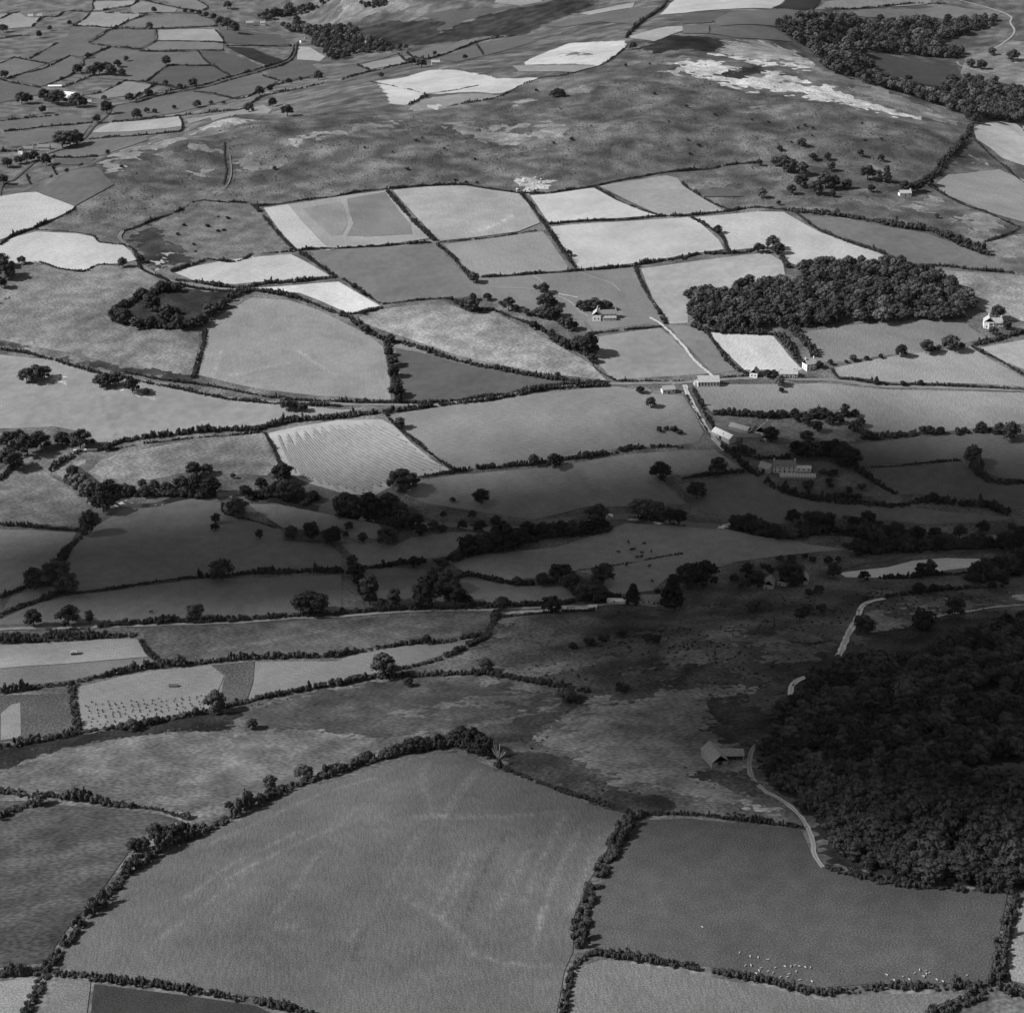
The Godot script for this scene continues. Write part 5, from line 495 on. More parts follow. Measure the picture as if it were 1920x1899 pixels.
const WOODS := [
	["lower right wood",4.4,8.6,290,[284.9,-790,270.4,-781.4,252.3,-769.3,235.5,-749.7,216.7,-731.1,203.7,-734.7,189.2,-732.2,170.7,-729.8,157,-715.2,146,-698.9,136.6,-682.2,128.4,-671.6,121.6,-651.9,114.9,-632.6,114.1,-615.8,116.2,-601.7,122.7,-584.5,130,-568.2,130.5,-547.3,131.7,-536.6,143.8,-522.7,154.7,-515.3,174,-509.9,197.4,-505.9,202.3,-505.4,224.4,-577.7,214.9,-579.7,198.9,-579.2,196.8,-601,213.6,-606.9,234.3,-608.9,292.4,-790.4],"woodland_tree"],
	["round wood above the cottages",5.4,9.2,200,[149.4,-1330.8,164.2,-1341.2,185,-1336.1,198.9,-1350.4,219,-1351.7,243.8,-1353.1,252.4,-1378.6,278,-1390.7,309.8,-1391.7,334,-1393.7,370.8,-1381.1,380.5,-1355.2,388.8,-1324.9,391,-1309,373.7,-1287,340.7,-1279.5,295.4,-1274.3,266.2,-1275.5,243.2,-1268.9,219.7,-1267.9,202,-1266.1,184.9,-1269.9,160.7,-1277.3,151,-1284,149.9,-1303.2],"plantation_tree"],
	["upper right wood",9,12,0,[371.8,-2348.8,438.9,-2478.5,512.5,-2581.1,575.1,-2614,667.8,-2649.7,764.4,-2641.6,758,-2610.7,674.8,-2557.2,630.4,-2460.6,674.1,-2466.1,658.5,-2424.3,592.4,-2433.9,523.5,-2408.5,500.8,-2371.5,507.8,-2314.8,445.2,-2216,415.9,-2216.6,389.6,-2268.5],"woodland_tree"],
	["wood on the right shoulder of the hill",8,10.5,0,[377,-2031.3,404.7,-2012.9,486.4,-2201.7,520.4,-2170,549.1,-2139.3,595.8,-2231.9,647.2,-2288.1,693.8,-2215.8,629.9,-1997,531.9,-1868,511.8,-1905.6,484.7,-1925.9,457.6,-1949,407.2,-1967.4,382.7,-1988.3],"woodland_tree"],
	["stream wood at the head of the valley",9,10,0,[-466.8,-3060.4,-421.7,-3094.9,-352.6,-3070.4,-335,-3061.1,-351.1,-3054.4,-430,-3052.4,-457.4,-3037.7],"woodland_tree"],
	["dark wood in the saddle behind the hill",10,13,0,[-424.9,-3009.4,-379.8,-3009.3,-345.6,-2933.6,-297.2,-2893,-274.2,-2650.2,-285.5,-2620.7,-305.4,-2700.3,-338.3,-2812.1,-372.9,-2949.4],"woodland_tree"],
	["wooded dene behind the hill",10,9,0,[-298.9,-2911.2,-278.4,-2893.7,-247.2,-2775.4,-203.3,-2702.5,-159.6,-2651.2,-179,-2640.7,-247.6,-2673.6,-272.3,-2630.5],"woodland_tree"],
	["oval plantation at the top edge",8,9,0,[-274.1,-2978.7,-256,-2973.7,-225.7,-2948.6,-219,-2932.8,-230.8,-2928.8,-261,-2953.9],"woodland_tree"]
]
const ROADS := [
	["road",3.6,0.071,[-528,-1607.6,-609.8,-1900,-609.4,-1959.2,-606.8,-2014.3,-600.9,-2060.9,-580.5,-2098.7,-567.2,-2130.7,-568.6,-2197.2,-566.3,-2271.8,-570.7,-2336.2,-546.7,-2361.4,-522.1,-2406.1,-496.1,-2435.1,-461.2,-2463.3,-430.5,-2523.6,-391.2,-2594.7,-365.7,-2659,-360.8,-2726.1,-368.5,-2823.8,-358.2,-2879.6]],
	["road",3.8,0.159,[-439.3,-1287.7,-429.6,-1285.1,-404.4,-1274.7,-377.8,-1257.7,-342.9,-1234.1,-318.7,-1222.2,-295.2,-1211.9,-264.9,-1201.2,-234.6,-1188.3,-212.4,-1179.9,-176.6,-1171.5,-132,-1166.8,-111.1,-1164.1,-90.4,-1162,-67,-1159.4,-35.7,-1165.2,-8.3,-1172.6,26.4,-1185.2,54.3,-1187.7,75.2,-1187.8,83.6,-1188.7,103.1,-1188.7,124.1,-1189.7,133.9,-1190.3,162.2,-1194.2,197.3,-1195.7,241,-1189.8,254.3,-1186.6,281.7,-1177.9,324.7,-1172.9,364.5,-1167.9,401.6,-1163.5]],
	["track",3.4,0.37,[135.6,-1186.8,135.9,-1174.8,137.7,-1164.3,141.9,-1143.6,145.4,-1125.7,149.1,-1110.2,153,-1097.2,157.3,-1089.3]],
	["footpath",2.2,0.37,[115.8,-1297.3,127,-1279.1,139,-1248.8,145.6,-1226.1,156.2,-1204.1,160.3,-1196.6]],
	["footpath",1.6,0.312,[31,-1355.2,41.7,-1348.7,56.8,-1340.9]],
	["footpath",1.4,0.228,[40,-1345.3,50.4,-1331.5,57.4,-1313.1,64.4,-1301.9]],
	["footpath",1.4,0.207,[-20.3,-1367.1,0,-1364,20.2,-1359.8]],
	["footpath",1.2,0.199,[58.6,-1392.5,73.8,-1378.6,87.3,-1366.7,94.2,-1349.8]],
	["footpath",1.4,0.213,[19,-1388.3,26.7,-1375.3,29.6,-1366.1]],
	["white_track",3.6,0.62,[220.7,-847.3,210.5,-841.3,203.4,-830.2,197.7,-813,191.9,-796.6,183.4,-774.9,173,-744.5]],
	["white_track",2.6,0.62,[154.5,-719.2,146.4,-714.3,142.1,-707.6,139.7,-698.1]],
	["white_track",2.1,0.294,[117.7,-651.5,111.4,-636.9,108.5,-622.2,108.6,-609.2,112.4,-597.5,118.9,-584.8,122.3,-573.2,124,-561.6,124,-549.5,122.9,-537.3,124.6,-528.5]],
	["track",2.4,0.463,[305.7,-834.9,298.4,-831.7,278.4,-824,259.2,-814.3,237.3,-804]],
	["railway_bed",4,0.099,[319.5,-943.7,296.4,-943.9,272.9,-942.1,254.8,-938.5,235.6,-929.7,210.3,-917.1,193.4,-911.4]],
	["lane",3,0.256,[-308.6,-836.5,-302.6,-837.5,-276.6,-838.6,-240,-839.7,-219.2,-841,-177.7,-844.6,-136.1,-850.2,-102.4,-853.3,-70.7,-858.1,-38.7,-861.5,-8.6,-860.6,9.7,-861.8,31.2,-862,47.3,-862.9,64.8,-867.4,79.7,-864.9,92.3,-861.2]],
	["lane_verge",4,0.338,[-6.4,-855.6,9.6,-856.3,31,-857.8,47.2,-859.5]],
	["hill_track",3,0.228,[734.4,-2742.2,766.9,-2708.7,793.4,-2656.4,785.6,-2621.2,779.1,-2572.7,751.6,-2518.8,722.2,-2478.3]],
	["hill_track",2.5,0.228,[648.9,-2401,649.4,-2377.1,672.5,-2337.2,684.8,-2326.4]],
	["hill_track",1.6,0.029,[-313.8,-1762.4,-307,-1716.6,-300.5,-1686,-297.2,-1643.9]],
	["hill_track",1.4,0.135,[-302.7,-1725.8,-294.4,-1680.3,-293.1,-1641.2,-302.4,-1613.5]],
	["farm_lane",3,0.185,[-344,-1436.6,-326.4,-1413.2,-308.4,-1394.4,-284.1,-1382.7,-247.7,-1371.5,-228.9,-1372.3]],
	["farm_lane",3,0.159,[-373.4,-1514.8,-372.9,-1496.2,-365.1,-1482.9,-349.6,-1456.3]]
]
const MARKS := [
	[2.03,0.3,[-225.5,-1220.6,-209.2,-1227.3,-194.3,-1234.2,-179.1,-1239.6]],
	[1.7,0.3,[-175.4,-1257.9,-162,-1242.1,-142.2,-1216.5]],
	[1.48,0.3,[-239.7,-1262.1,-239.5,-1232.7,-239.2,-1212.3]],
	[1.48,-0.25,[-322.5,-1187.3,-315.3,-1166.9,-301.9,-1136.3,-295.9,-1114.5]],
	[3.24,0.4,[-40.2,-1487.3,-21.9,-1499.5,-6.8,-1515,-1.7,-1529.5]],
	[1.37,-0.25,[47.2,-1062.8,51.8,-1050.9,56.3,-1036.5]],
	[2.36,0.3,[-187,-804.8,-161.9,-812.5,-142.3,-819.2,-112.9,-832.9]],
	[1.59,0.3,[-39.1,-645.5,-41.6,-622.1,-37.2,-599.5,-34.4,-584.6]],
	[1.15,0.3,[-16.1,-632.3,-26.1,-601,-32,-582.1]],
	[1.15,0.3,[-14.1,-631,-24.2,-599.8,-30.1,-581.1]],
	[2.03,0.3,[-37.7,-571.4,-49.2,-539.7,-55.1,-518.2,-61.7,-498.3]],
	[2.14,0.3,[-44.4,-524,-33.8,-515.6,-22.7,-501.8,-15.2,-487]],
	[2.36,0.3,[6.7,-552.1,0,-533.8,-7.3,-512.3]],
	[1.7,0.3,[9.8,-536.8,5.3,-519.3]],
	[1.48,0.3,[28.3,-566.7,17.3,-532.6,10.3,-501.9]],
	[1.48,0.3,[38.3,-563.4,28,-531.6,22.6,-511.1]],
	[1.48,0.3,[23.1,-580.7,11,-544.1]],
	[1.37,0.3,[-20,-553.7,-25.9,-531.2,-31.6,-513.8]],
	[1.37,0.3,[-15.5,-551.5,-21.5,-529.3,-27.2,-510.3]],
	[1.37,0.3,[12.6,-515.3,8.1,-489]],
	[1.92,0.3,[-80.9,-558.4,-87.1,-536.6,-93,-515.7]],
	[2.36,0.3,[-91.9,-507.7,-81.1,-504.9]],
	[2.14,0.3,[-41.8,-583.9,-13.9,-582.3,20.9,-583.8]],
	[1.48,0.3,[-74.3,-582.2,-99.3,-560.9,-118.6,-541.7]],
	[1.48,0.3,[-92.4,-578.2,-118.3,-552.7,-133.2,-526.3]],
	[1.48,0.3,[-107.2,-553.2,-123.7,-521.7,-136.6,-501.1]],
	[1.59,0.3,[-14.1,-486.3,0,-480.6,15.9,-478.4]],
	[1.7,0.3,[-12.5,-639.4,4.9,-619.5,30.6,-595.2,47.4,-581.7]],
	[1.59,0.3,[46.9,-574,37.5,-549,29,-528]],
	[1.48,0.3,[-64.1,-626.9,-87.3,-613.8,-108.7,-593.7,-129.2,-575.8]],
	[1.37,-0.25,[-44.7,-555.1,-55.4,-521.7,-60.6,-485.8]],
	[1.37,-0.25,[-2.3,-569.1,-13,-534.4,-18.6,-503.3]]
]
const RIVER := [-317.6,-1076.8,-299.1,-1055,-279.3,-1028.9,-265.1,-1020,-248.7,-1021.5,-228.4,-1032.8,-202.5,-1034.7,-191.7,-1037.6,-148.3,-1020.4,-94.4,-994.3,-61.4,-987.9,-43.3,-988.5,-10.8,-982.2,36,-986,65.5,-998.5,83.9,-1000.4,105.2,-993.9,122.7,-987.7,145.7,-984.2,174.6,-972.2,214.3,-975.2,261.6,-963.4,307,-962.2,360.3,-964.5]
const SWATHS := [
	[-98.7,-1127.9,-91.8,-1120.8,-85,-1114.2],
	[-105.3,-1130.4,-98.3,-1122.8,-91.5,-1115.8,-84.7,-1109.3,-78,-1103.1],
	[-112,-1133.5,-104.9,-1125.3,-98,-1117.8,-91.1,-1110.8,-84.4,-1104.3,-77.7,-1098.2,-71.2,-1092.6],
	[-111.6,-1128.4,-104.5,-1120.2,-97.6,-1112.8,-90.8,-1105.9,-84.1,-1099.4,-77.5,-1093.4,-70.9,-1087.7,-64.4,-1082.5],
	[-118.3,-1132.1,-111.2,-1123.3,-104.2,-1115.2,-97.3,-1107.8,-90.5,-1100.9,-83.8,-1094.5,-77.2,-1088.5,-70.7,-1082.9,-64.2,-1077.8,-57.8,-1072.9,-51.5,-1068.4],
	[-117.9,-1127,-110.8,-1118.3,-103.8,-1110.3,-96.9,-1102.9,-90.2,-1096,-83.5,-1089.6,-76.9,-1083.7,-70.4,-1078.2,-64,-1073.1,-57.6,-1068.3,-51.3,-1063.8],
	[-124.7,-1131.4,-117.5,-1121.9,-110.4,-1113.3,-103.4,-1105.3,-96.6,-1097.9,-89.9,-1091.1,-83.2,-1084.8,-76.7,-1078.9,-70.2,-1073.4,-63.8,-1068.4,-57.4,-1063.6],
	[-124.3,-1126.3,-117,-1116.9,-110,-1108.3,-103.1,-1100.4,-96.2,-1093,-89.5,-1086.2,-82.9,-1079.9,-76.4,-1074.1,-69.9,-1068.7,-63.5,-1063.7],
	[-131.2,-1131.6,-123.8,-1121.2,-116.6,-1111.9,-109.6,-1103.3,-102.7,-1095.4,-95.9,-1088.1,-89.2,-1081.4,-82.6,-1075.2,-76.1,-1069.4,-69.7,-1064.1],
	[-130.7,-1126.5,-123.4,-1116.2,-116.2,-1106.9,-109.2,-1098.4,-102.3,-1090.5,-95.6,-1083.2,-88.9,-1076.5,-82.3,-1070.4,-75.9,-1064.7,-69.4,-1059.4],
	[-137.7,-1132.8,-130.2,-1121.4,-122.9,-1111.2,-115.8,-1102,-108.8,-1093.5,-102,-1085.6,-95.2,-1078.4,-88.6,-1071.7,-82,-1065.6,-75.6,-1060],
	[-137.2,-1127.7,-129.8,-1116.4,-122.5,-1106.3,-115.4,-1097,-108.4,-1088.5,-101.6,-1080.7,-94.9,-1073.6,-88.3,-1067,-81.8,-1060.9,-75.3,-1055.4],
	[-136.7,-1122.6,-129.3,-1111.4,-122.1,-1101.3,-115,-1092.1,-108,-1083.7,-101.2,-1075.9,-94.5,-1068.7,-88,-1062.2,-81.5,-1056.3],
	[-143.9,-1130.2,-136.3,-1117.6,-128.8,-1106.4,-121.6,-1096.4,-114.6,-1087.2,-107.6,-1078.8,-100.9,-1071,-94.2,-1063.9,-87.6,-1057.5,-81.2,-1051.6],
	[-143.4,-1125,-135.8,-1112.5,-128.4,-1101.5,-121.2,-1091.5,-114.1,-1082.3,-107.3,-1073.9,-100.5,-1066.2,-93.9,-1059.2,-87.3,-1052.8],
	[-142.9,-1120,-135.3,-1107.6,-127.9,-1096.6,-120.7,-1086.6,-113.7,-1077.4,-106.9,-1069.1,-100.1,-1061.4,-93.5,-1054.5,-87,-1048.2],
	[-150.3,-1129.1,-142.4,-1114.9,-134.8,-1102.6,-127.5,-1091.6,-120.3,-1081.7,-113.3,-1072.6,-106.5,-1064.2,-99.8,-1056.6,-93.2,-1049.8,-86.7,-1043.6],
	[-149.7,-1124,-141.9,-1110,-134.3,-1097.7,-127,-1086.8,-119.9,-1076.8,-112.9,-1067.7,-106.1,-1059.4,-99.4,-1051.9,-92.9,-1045.2],
	[-149.2,-1118.9,-141.4,-1105,-133.8,-1092.8,-126.5,-1081.9,-119.4,-1072,-112.5,-1062.9,-105.7,-1054.7,-99.1,-1047.3,-92.6,-1040.7],
	[-148.6,-1113.9,-140.9,-1100.1,-133.4,-1087.9,-126.1,-1077,-119,-1067.1,-112.1,-1058.1,-105.3,-1050,-98.7,-1042.8],
	[-156.2,-1124.9,-148.1,-1108.9,-140.4,-1095.2,-132.9,-1083.1,-125.6,-1072.2,-118.6,-1062.3,-111.7,-1053.3,-105,-1045.4,-98.4,-1038.3],
	[-155.7,-1119.9,-147.6,-1104,-139.9,-1090.3,-132.4,-1078.2,-125.2,-1067.3,-118.1,-1057.5,-111.3,-1048.7,-104.6,-1040.9,-98.1,-1033.8],
	[-155.1,-1114.8,-147,-1099,-139.4,-1085.4,-131.9,-1073.4,-124.7,-1062.5,-117.7,-1052.7,-110.9,-1044.1,-104.3,-1036.4],
	[-154.6,-1109.8,-146.5,-1094.1,-138.9,-1080.6,-131.5,-1068.6,-124.3,-1057.7,-117.3,-1048.1,-110.5,-1039.6],
	[-162.5,-1123.6,-154,-1104.9,-146,-1089.3,-138.4,-1075.8,-131,-1063.7,-123.8,-1053,-116.9,-1043.5,-110.2,-1035.2],
	[-161.9,-1118.5,-153.5,-1099.9,-145.5,-1084.4,-137.9,-1071,-130.5,-1058.9,-123.4,-1048.3,-116.5,-1039.1],
	[-161.3,-1113.5,-152.9,-1095.1,-145,-1079.6,-137.4,-1066.2,-130.1,-1054.2,-123,-1043.8],
	[-160.7,-1108.5,-152.4,-1090.2,-144.5,-1074.9,-136.9,-1061.5,-129.6,-1049.6,-122.6,-1039.3],
	[-160.2,-1103.5,-151.8,-1085.4,-144,-1070.1,-136.4,-1056.7,-129.2,-1045],
	[-168.6,-1121,-159.6,-1098.6,-151.3,-1080.6,-143.5,-1065.4,-135.9,-1052.1],
	[-168,-1116,-159,-1093.7,-150.8,-1075.8,-142.9,-1060.7,-135.5,-1047.5],
	[-167.4,-1111,-158.5,-1088.9,-150.2,-1071.1,-142.4,-1056],
	[-166.8,-1106,-157.9,-1084.1,-149.7,-1066.4,-142,-1051.4],
	[-166.2,-1101,-157.4,-1079.3,-149.2,-1061.7],
	[-165.6,-1096.2,-156.8,-1074.6,-148.7,-1057.1],
	[-174.8,-1119.5,-165,-1091.3,-156.3,-1069.9],
	[-174.2,-1114.4,-164.4,-1086.5,-155.7,-1065.2]
]
const SHEEP := [["grazing in the foreground sheep pasture",[85,-480,88.7,-477.9,91.5,-477,94.9,-475.5,86.3,-472.8,88.3,-472.8,90.8,-469.7,89.6,-468.2,91.6,-470.9,95.8,-468.1,98.1,-465.6,101.4,-466.9,102.7,-471.1,104.4,-471.5,105.6,-470.9,104.2,-468.1,107.8,-470.2,109.6,-469.6,100.6,-465.4,104.7,-463.4,108.9,-462.3,100.5,-471.3,94,-469,96.8,-470.7,136.2,-463.7,138.3,-460.9,141.8,-462.4,141.9,-459.9,143.7,-460.9,146.3,-463.8,149.1,-462.3,150.4,-463.3,151.5,-463.6,149.3,-461.8,150.6,-464.8,153.4,-460.2,155.4,-459.1,72.8,-496.2,82.2,-468.5,148.5,-465.4,164.5,-461.3]],["in the rough pale field right of the round wood",[417.7,-1351.4,420.5,-1349.9,423.8,-1351,425.6,-1348.7,428.4,-1350.7,430.5,-1349.9]],["on the slope field under the road",[18.2,-1144.4,20,-1143.5,-43.7,-1135.4,5.3,-1120.5,93.5,-1159,119.1,-1141]],["on the left pasture beside the oval copse",[-432.7,-1375.6,-408.2,-1358.9,-389.4,-1345.4,-383.1,-1344.8,-411.9,-1323,-429.4,-1328.5,-384.6,-1311.1,-384.7,-1289,-346.5,-1263,-339.1,-1259.6,-307.9,-1261.8,-305.8,-1258.7,-313.8,-1280.4,-290,-1236.9,-313.8,-1247.3,-276.4,-1233.5]]]
const CATTLE := [["in the shaded pasture above the riverside houses",[69.7,-945.9,78.1,-950.4,79.9,-951,81.3,-938.5,84.3,-940,87.5,-959.5,91.3,-948.1,73.5,-925.3,77.1,-961.5,84.8,-945.7,88.3,-924.9,88.1,-901.5]],["in the shaded meadow above the left lane",[-217.5,-857.9]]]
const STOOKS := [-225,-742.3,-216.3,-742.7,-226.9,-737.4,-222,-739.1,-218.3,-738.9,-215.1,-739.5,-211.8,-739.4,-208.4,-739.8,-203.9,-742.4,-200.7,-740.7,-197.5,-743.1,-192.3,-742,-189.6,-744.4,-180.3,-743.1,-177,-743.3,-173.2,-745.1,-169.1,-745.1,-167.1,-746.8,-225.2,-735.6,-214,-736.6,-210.8,-737.5,-202.3,-736.8,-198.9,-737.3,-195.9,-737.8,-191.6,-738.2,-187.1,-740.2,-184.6,-740.7,-180.3,-740.1,-176,-741.7,-172.2,-740.9,-168.8,-742.4,-164,-741.9,-223.5,-731,-219.3,-731.8,-216.6,-731.4,-212.5,-732.9,-208.5,-733.6,-206.2,-734.8,-201,-734.9,-197.9,-734.4,-193.9,-736,-189.4,-736.1,-183.3,-735,-178,-735.6,-175.6,-736.6,-170.8,-736,-166.6,-738.4,-163.1,-737.1,-221.8,-728,-217.9,-727.8,-215.8,-729.2,-210.2,-728.2,-207.7,-729,-204.4,-731.4,-200,-730.1,-196.5,-729.9,-193.7,-732.5,-187.7,-730.5,-185.8,-733.1,-181.7,-731.3,-177.2,-733.5,-174,-731.9,-169.3,-732.8,-165.4,-734.2,-221.9,-723.2,-216.7,-724.2,-213.3,-724.1,-209.7,-725.5,-206,-726,-203.2,-725.8,-200.1,-727.9,-195.8,-727.7,-190.8,-728,-188.1,-729.2,-184.7,-727.3,-180.7,-727.8,-176.9,-728.9,-172.3,-730,-167.7,-728.9,-164.2,-730.1,-219.2,-721.2,-212.5,-722.3,-208.7,-722.6,-205,-722.9,-200.4,-721.9,-197.3,-722.8,-193.7,-722.4,-191,-723.6,-186.3,-724,-183.6,-725.7,-174.1,-724.2,-172.3,-724.7,-167.7,-727,-164.9,-726.2,-219.1,-717.6,-216,-718,-210.6,-717.2,-207,-717.8,-199.1,-718.2,-196,-719.8,-192.1,-720.4,-185.9,-721.2,-217.8,-712.6,-213.4,-713.7,-210.6,-713.8,-206.1,-716.1,-199.4,-716.1,-195.1,-716.3,-192.3,-717.1,-200.6,-712.3]
const BUILDINGS := [
	["chapel","white-gabled roadside chapel with a row of tall windows by the lane junction","chapel",[[153.4,-1187.6,17,8,3.8,3.8,3,0.7,0.42,{"win":7,"tall":1,"porch":1}]]],
	["farmhouse","lone white house with a front gable in the hedged meadow","house",[[71.4,-1297.2,10,7,4.6,3.2,84,0.72,0.36,{"win":3,"chim":1,"gwin":2}],[80.3,-1298.5,15,6,4.2,2.8,4,0.62,0.2,{"win":5,"chim":2,"door":1}],[81.7,-1293.8,11,3.5,2.4,1.2,4,0.7,0.3,{"win":4}]]],
	["barn","long barn with a white roof beside the white track","barn",[[157.3,-1109.9,20,7,3,2.6,-56,0.4,0.75,{"door":1}]]],
	["farm_range","low dark farm buildings round a yard","barn",[[170,-1107.7,27,6,3,2,-2,0.22,0.12,{"door":1,"win":3}],[170.4,-1119.9,16,6,3,2.2,-38,0.22,0.3,{}],[179.5,-1114.8,12,6,3,2.2,70,0.22,0.12,{}]]],
	["farmhouse","tall gabled farmhouse with a broad pale roof under dark trees","house",[[187.2,-1113.1,14,9,5,4.5,62,0.5,0.38,{"win":4,"chim":2,"gwin":2}]]],
	["farmhouse","glasshouse farm dwelling with two chimneys and pale sheds","house",[[194.7,-1060.7,16,7,5,3.2,-2,0.62,0.22,{"win":5,"chim":2,"door":1}],[206.9,-1061.1,14,5,2.8,1.2,-2,0.75,0.6,{"win":4}]]],
	["barn","small gabled barn left of the glasshouse farm","barn",[[182,-1061,9,7,3,3,-42,0.45,0.42,{"door":1}]]],
	["glasshouse","long low glasshouse in front of the shaded farm","glasshouse",[[202.8,-1051,25,6,1.6,1.6,-3,0.6,0.5,{"glass":1}]]],
	["cottage","white gable-end cottage left in the roadside row","house",[[191.4,-1200.2,9,6,3.4,3,72,0.78,0.35,{"win":2,"chim":1,"gwin":2}]]],
	["cottage","long white cottage in the middle of the roadside row","house",[[217.7,-1197.3,14,6,3.2,2.6,-2,0.78,0.4,{"win":4,"chim":2,"door":1}]]],
	["cottage","tall white cottage at the foot of the sunken lane","house",[[235.9,-1208.9,9,7,4.6,3.2,24,0.78,0.38,{"win":3,"chim":2,"gwin":2,"door":1}]]],
	["villa","white house with twin gables beside a round tree at the right edge","house",[[395.7,-1279.3,9,8,5.4,3.4,80,0.8,0.4,{"win":2,"gwin":3,"chim":1}],[400.3,-1278.6,12,8,5,3.2,4,0.78,0.36,{"win":4,"chim":1,"door":1}],[405.6,-1277.4,7,6,2.6,1.6,4,0.6,0.3,{}]]],
	["cottage","small white cottage on the moor edge below the tall hedge","house",[[392.2,-1590.9,12,5.5,3,2.4,6,0.8,0.4,{"win":3,"chim":1,"door":1}]]],
	["roadside_cottage","small pale stone cottage left of the chapel junction","house",[[121.2,-1175.8,10,6,3.2,2.2,10,0.6,0.32,{"win":3,"chim":1,"door":1}]]],
	["roadside_house","low riverside house with a row of windows","house",[[84.7,-870,20,6,3,2.4,2,0.6,0.3,{"win":6,"chim":2,"door":1}]]],
	["shed","long low white shed left of the riverside house","shed",[[66.5,-869.2,17,4,2,1,-6,0.8,0.7,{"win":2}]]],
	["old_barn","leftmost half-hidden gable among the lane trees","barn",[[159,-886.2,9,6,3.4,3,74,0.5,0.3,{"gwin":1}]]],
	["old_barn","middle half-hidden gable among the lane trees","barn",[[168.9,-890.5,9,6,3.4,3,60,0.5,0.3,{"gwin":1}]]],
	["old_barn","rightmost half-hidden gable among the lane trees","barn",[[181.2,-890.4,8,5,3.4,3,80,0.5,0.3,{"gwin":1}]]],
	["barn","foreground field barn with a lean-to shed beside the dark wood","barn",[[93.7,-631.3,13,8,3.8,3.3,106,0.34,0.3,{"gdoor":1}],[101.6,-633,11,6,3.4,1.5,0,0.16,0.3,{"open":1}]]],
	["far_farmhouse","left roof of the twin-roofed far farm","house",[[-626.5,-2088.5,13,6,3.6,3,2,0.6,0.2,{"win":3,"chim":1}]]],
	["far_farmhouse","right roof of the twin-roofed far farm","house",[[-607.9,-2094,16,6,3.6,3,-2,0.6,0.2,{"win":4,"chim":2}]]],
	["far_cottage","white gable below the left roof of the twin-roofed far farm","house",[[-632.3,-2077.3,7,6,4,3,75,0.8,0.35,{"win":1,"gwin":1}]]],
	["far_shed","long white shed on the far valley slope","shed",[[-690.9,-2474.6,20,5,2.4,1.4,8,0.8,0.75,{}]]],
	["far_cottage","left white cottage of the topmost hamlet","house",[[-875.6,-3029.9,9,6,3.4,3,0,0.8,0.35,{"win":2,"chim":1}]]],
	["far_cottage","right white cottage of the topmost hamlet","house",[[-859.4,-3030.3,9,6,3.4,3,10,0.8,0.35,{"win":2,"chim":1}]]],
	["white_walled_house","broad white-walled house among the far valley trees","house",[[-649.2,-2400.4,22,8,5,3.6,-30,0.85,0.6,{"win":3,"chim":1}]]],
	["far_cottage","low pale cottage right of the white-walled far house","house",[[-613.6,-2355.2,13,6,3.4,2.6,4,0.7,0.35,{"win":3,"chim":1}]]],
	["far_cottage","pale house left in the far village at the valley head","house",[[-473.7,-3004.1,13,7,4,3,5,0.6,0.3,{"win":3,"chim":2}]]],
	["far_cottage","white house right in the far village at the valley head","house",[[-451.8,-3014.5,9,6,4,3,0,0.85,0.3,{"win":2,"chim":1}]]],
	["far_cottage","white cottage at the top of the dark far road","house",[[-359.2,-2840.7,9,6,3.4,3,30,0.8,0.35,{"win":2,"chim":1}]]],
	["far_cottage","small white farm in the saddle behind the hill","house",[[-106.4,-2293,12,6,3.4,2.6,4,0.8,0.35,{"win":3,"chim":1}]]],
	["far_cottage","pale cottage in the trees at the foot of the dark far moor","house",[[-238.8,-2744.5,10,6,3.4,2.6,4,0.75,0.35,{"win":2,"chim":1}]]],
	["field_hut","small dark hut in the sunlit hayfield at the left","hut",[[-250.3,-804.6,3.6,2.6,1.9,0.8,4,0.06,0.3,{"door":1}]]],
	["field_wagon_shelter","low dark shelter in the middle of the stook field","hut",[[-184.7,-760.3,4.4,2,1.2,0.5,-4,0.05,0.08,{}]]],
	["field_hut","white hut on the pale lane verge beside a round tree","hut",[[30.5,-856.6,4,3,2,0.8,0,0.85,0.7,{}]]],
	["field_hut","pale hut on the lane verge nearer the riverside houses","hut",[[48.4,-858.8,5,3,2,0.8,6,0.6,0.5,{}]]],
	["stone_bridge","pale stone bridge wall by the sandy yard","bridge",[[-315.8,-1102.5,17,0.8,1.3,0.3,6,0.7,0.7,{}]]]
]
const CLOUDS := [
	[-2934,-616,-2884,-625,-2825,-631,-2784,-662,-2737,-696,-2702,-681,-2648,-666,-2607,-694,-2551,-709,-2472,-723,-2405,-755,-2367,-776,-2323,-788,-2270,-805,-2234,-791,-2219,-767,-2183,-753,-2124,-738,-2040,-712,-2178,-222,-2250,-155,-2306,-164,-2331,-177,-2365,-208,-2408,-225,-2452,-244,-2499,-286,-2522,-325,-2511,-364,-2498,-378,-2559,-440,-2554,-484,-2563,-502,-2652,-490,-2745,-480,-2840,-478,-2885,-473]
]
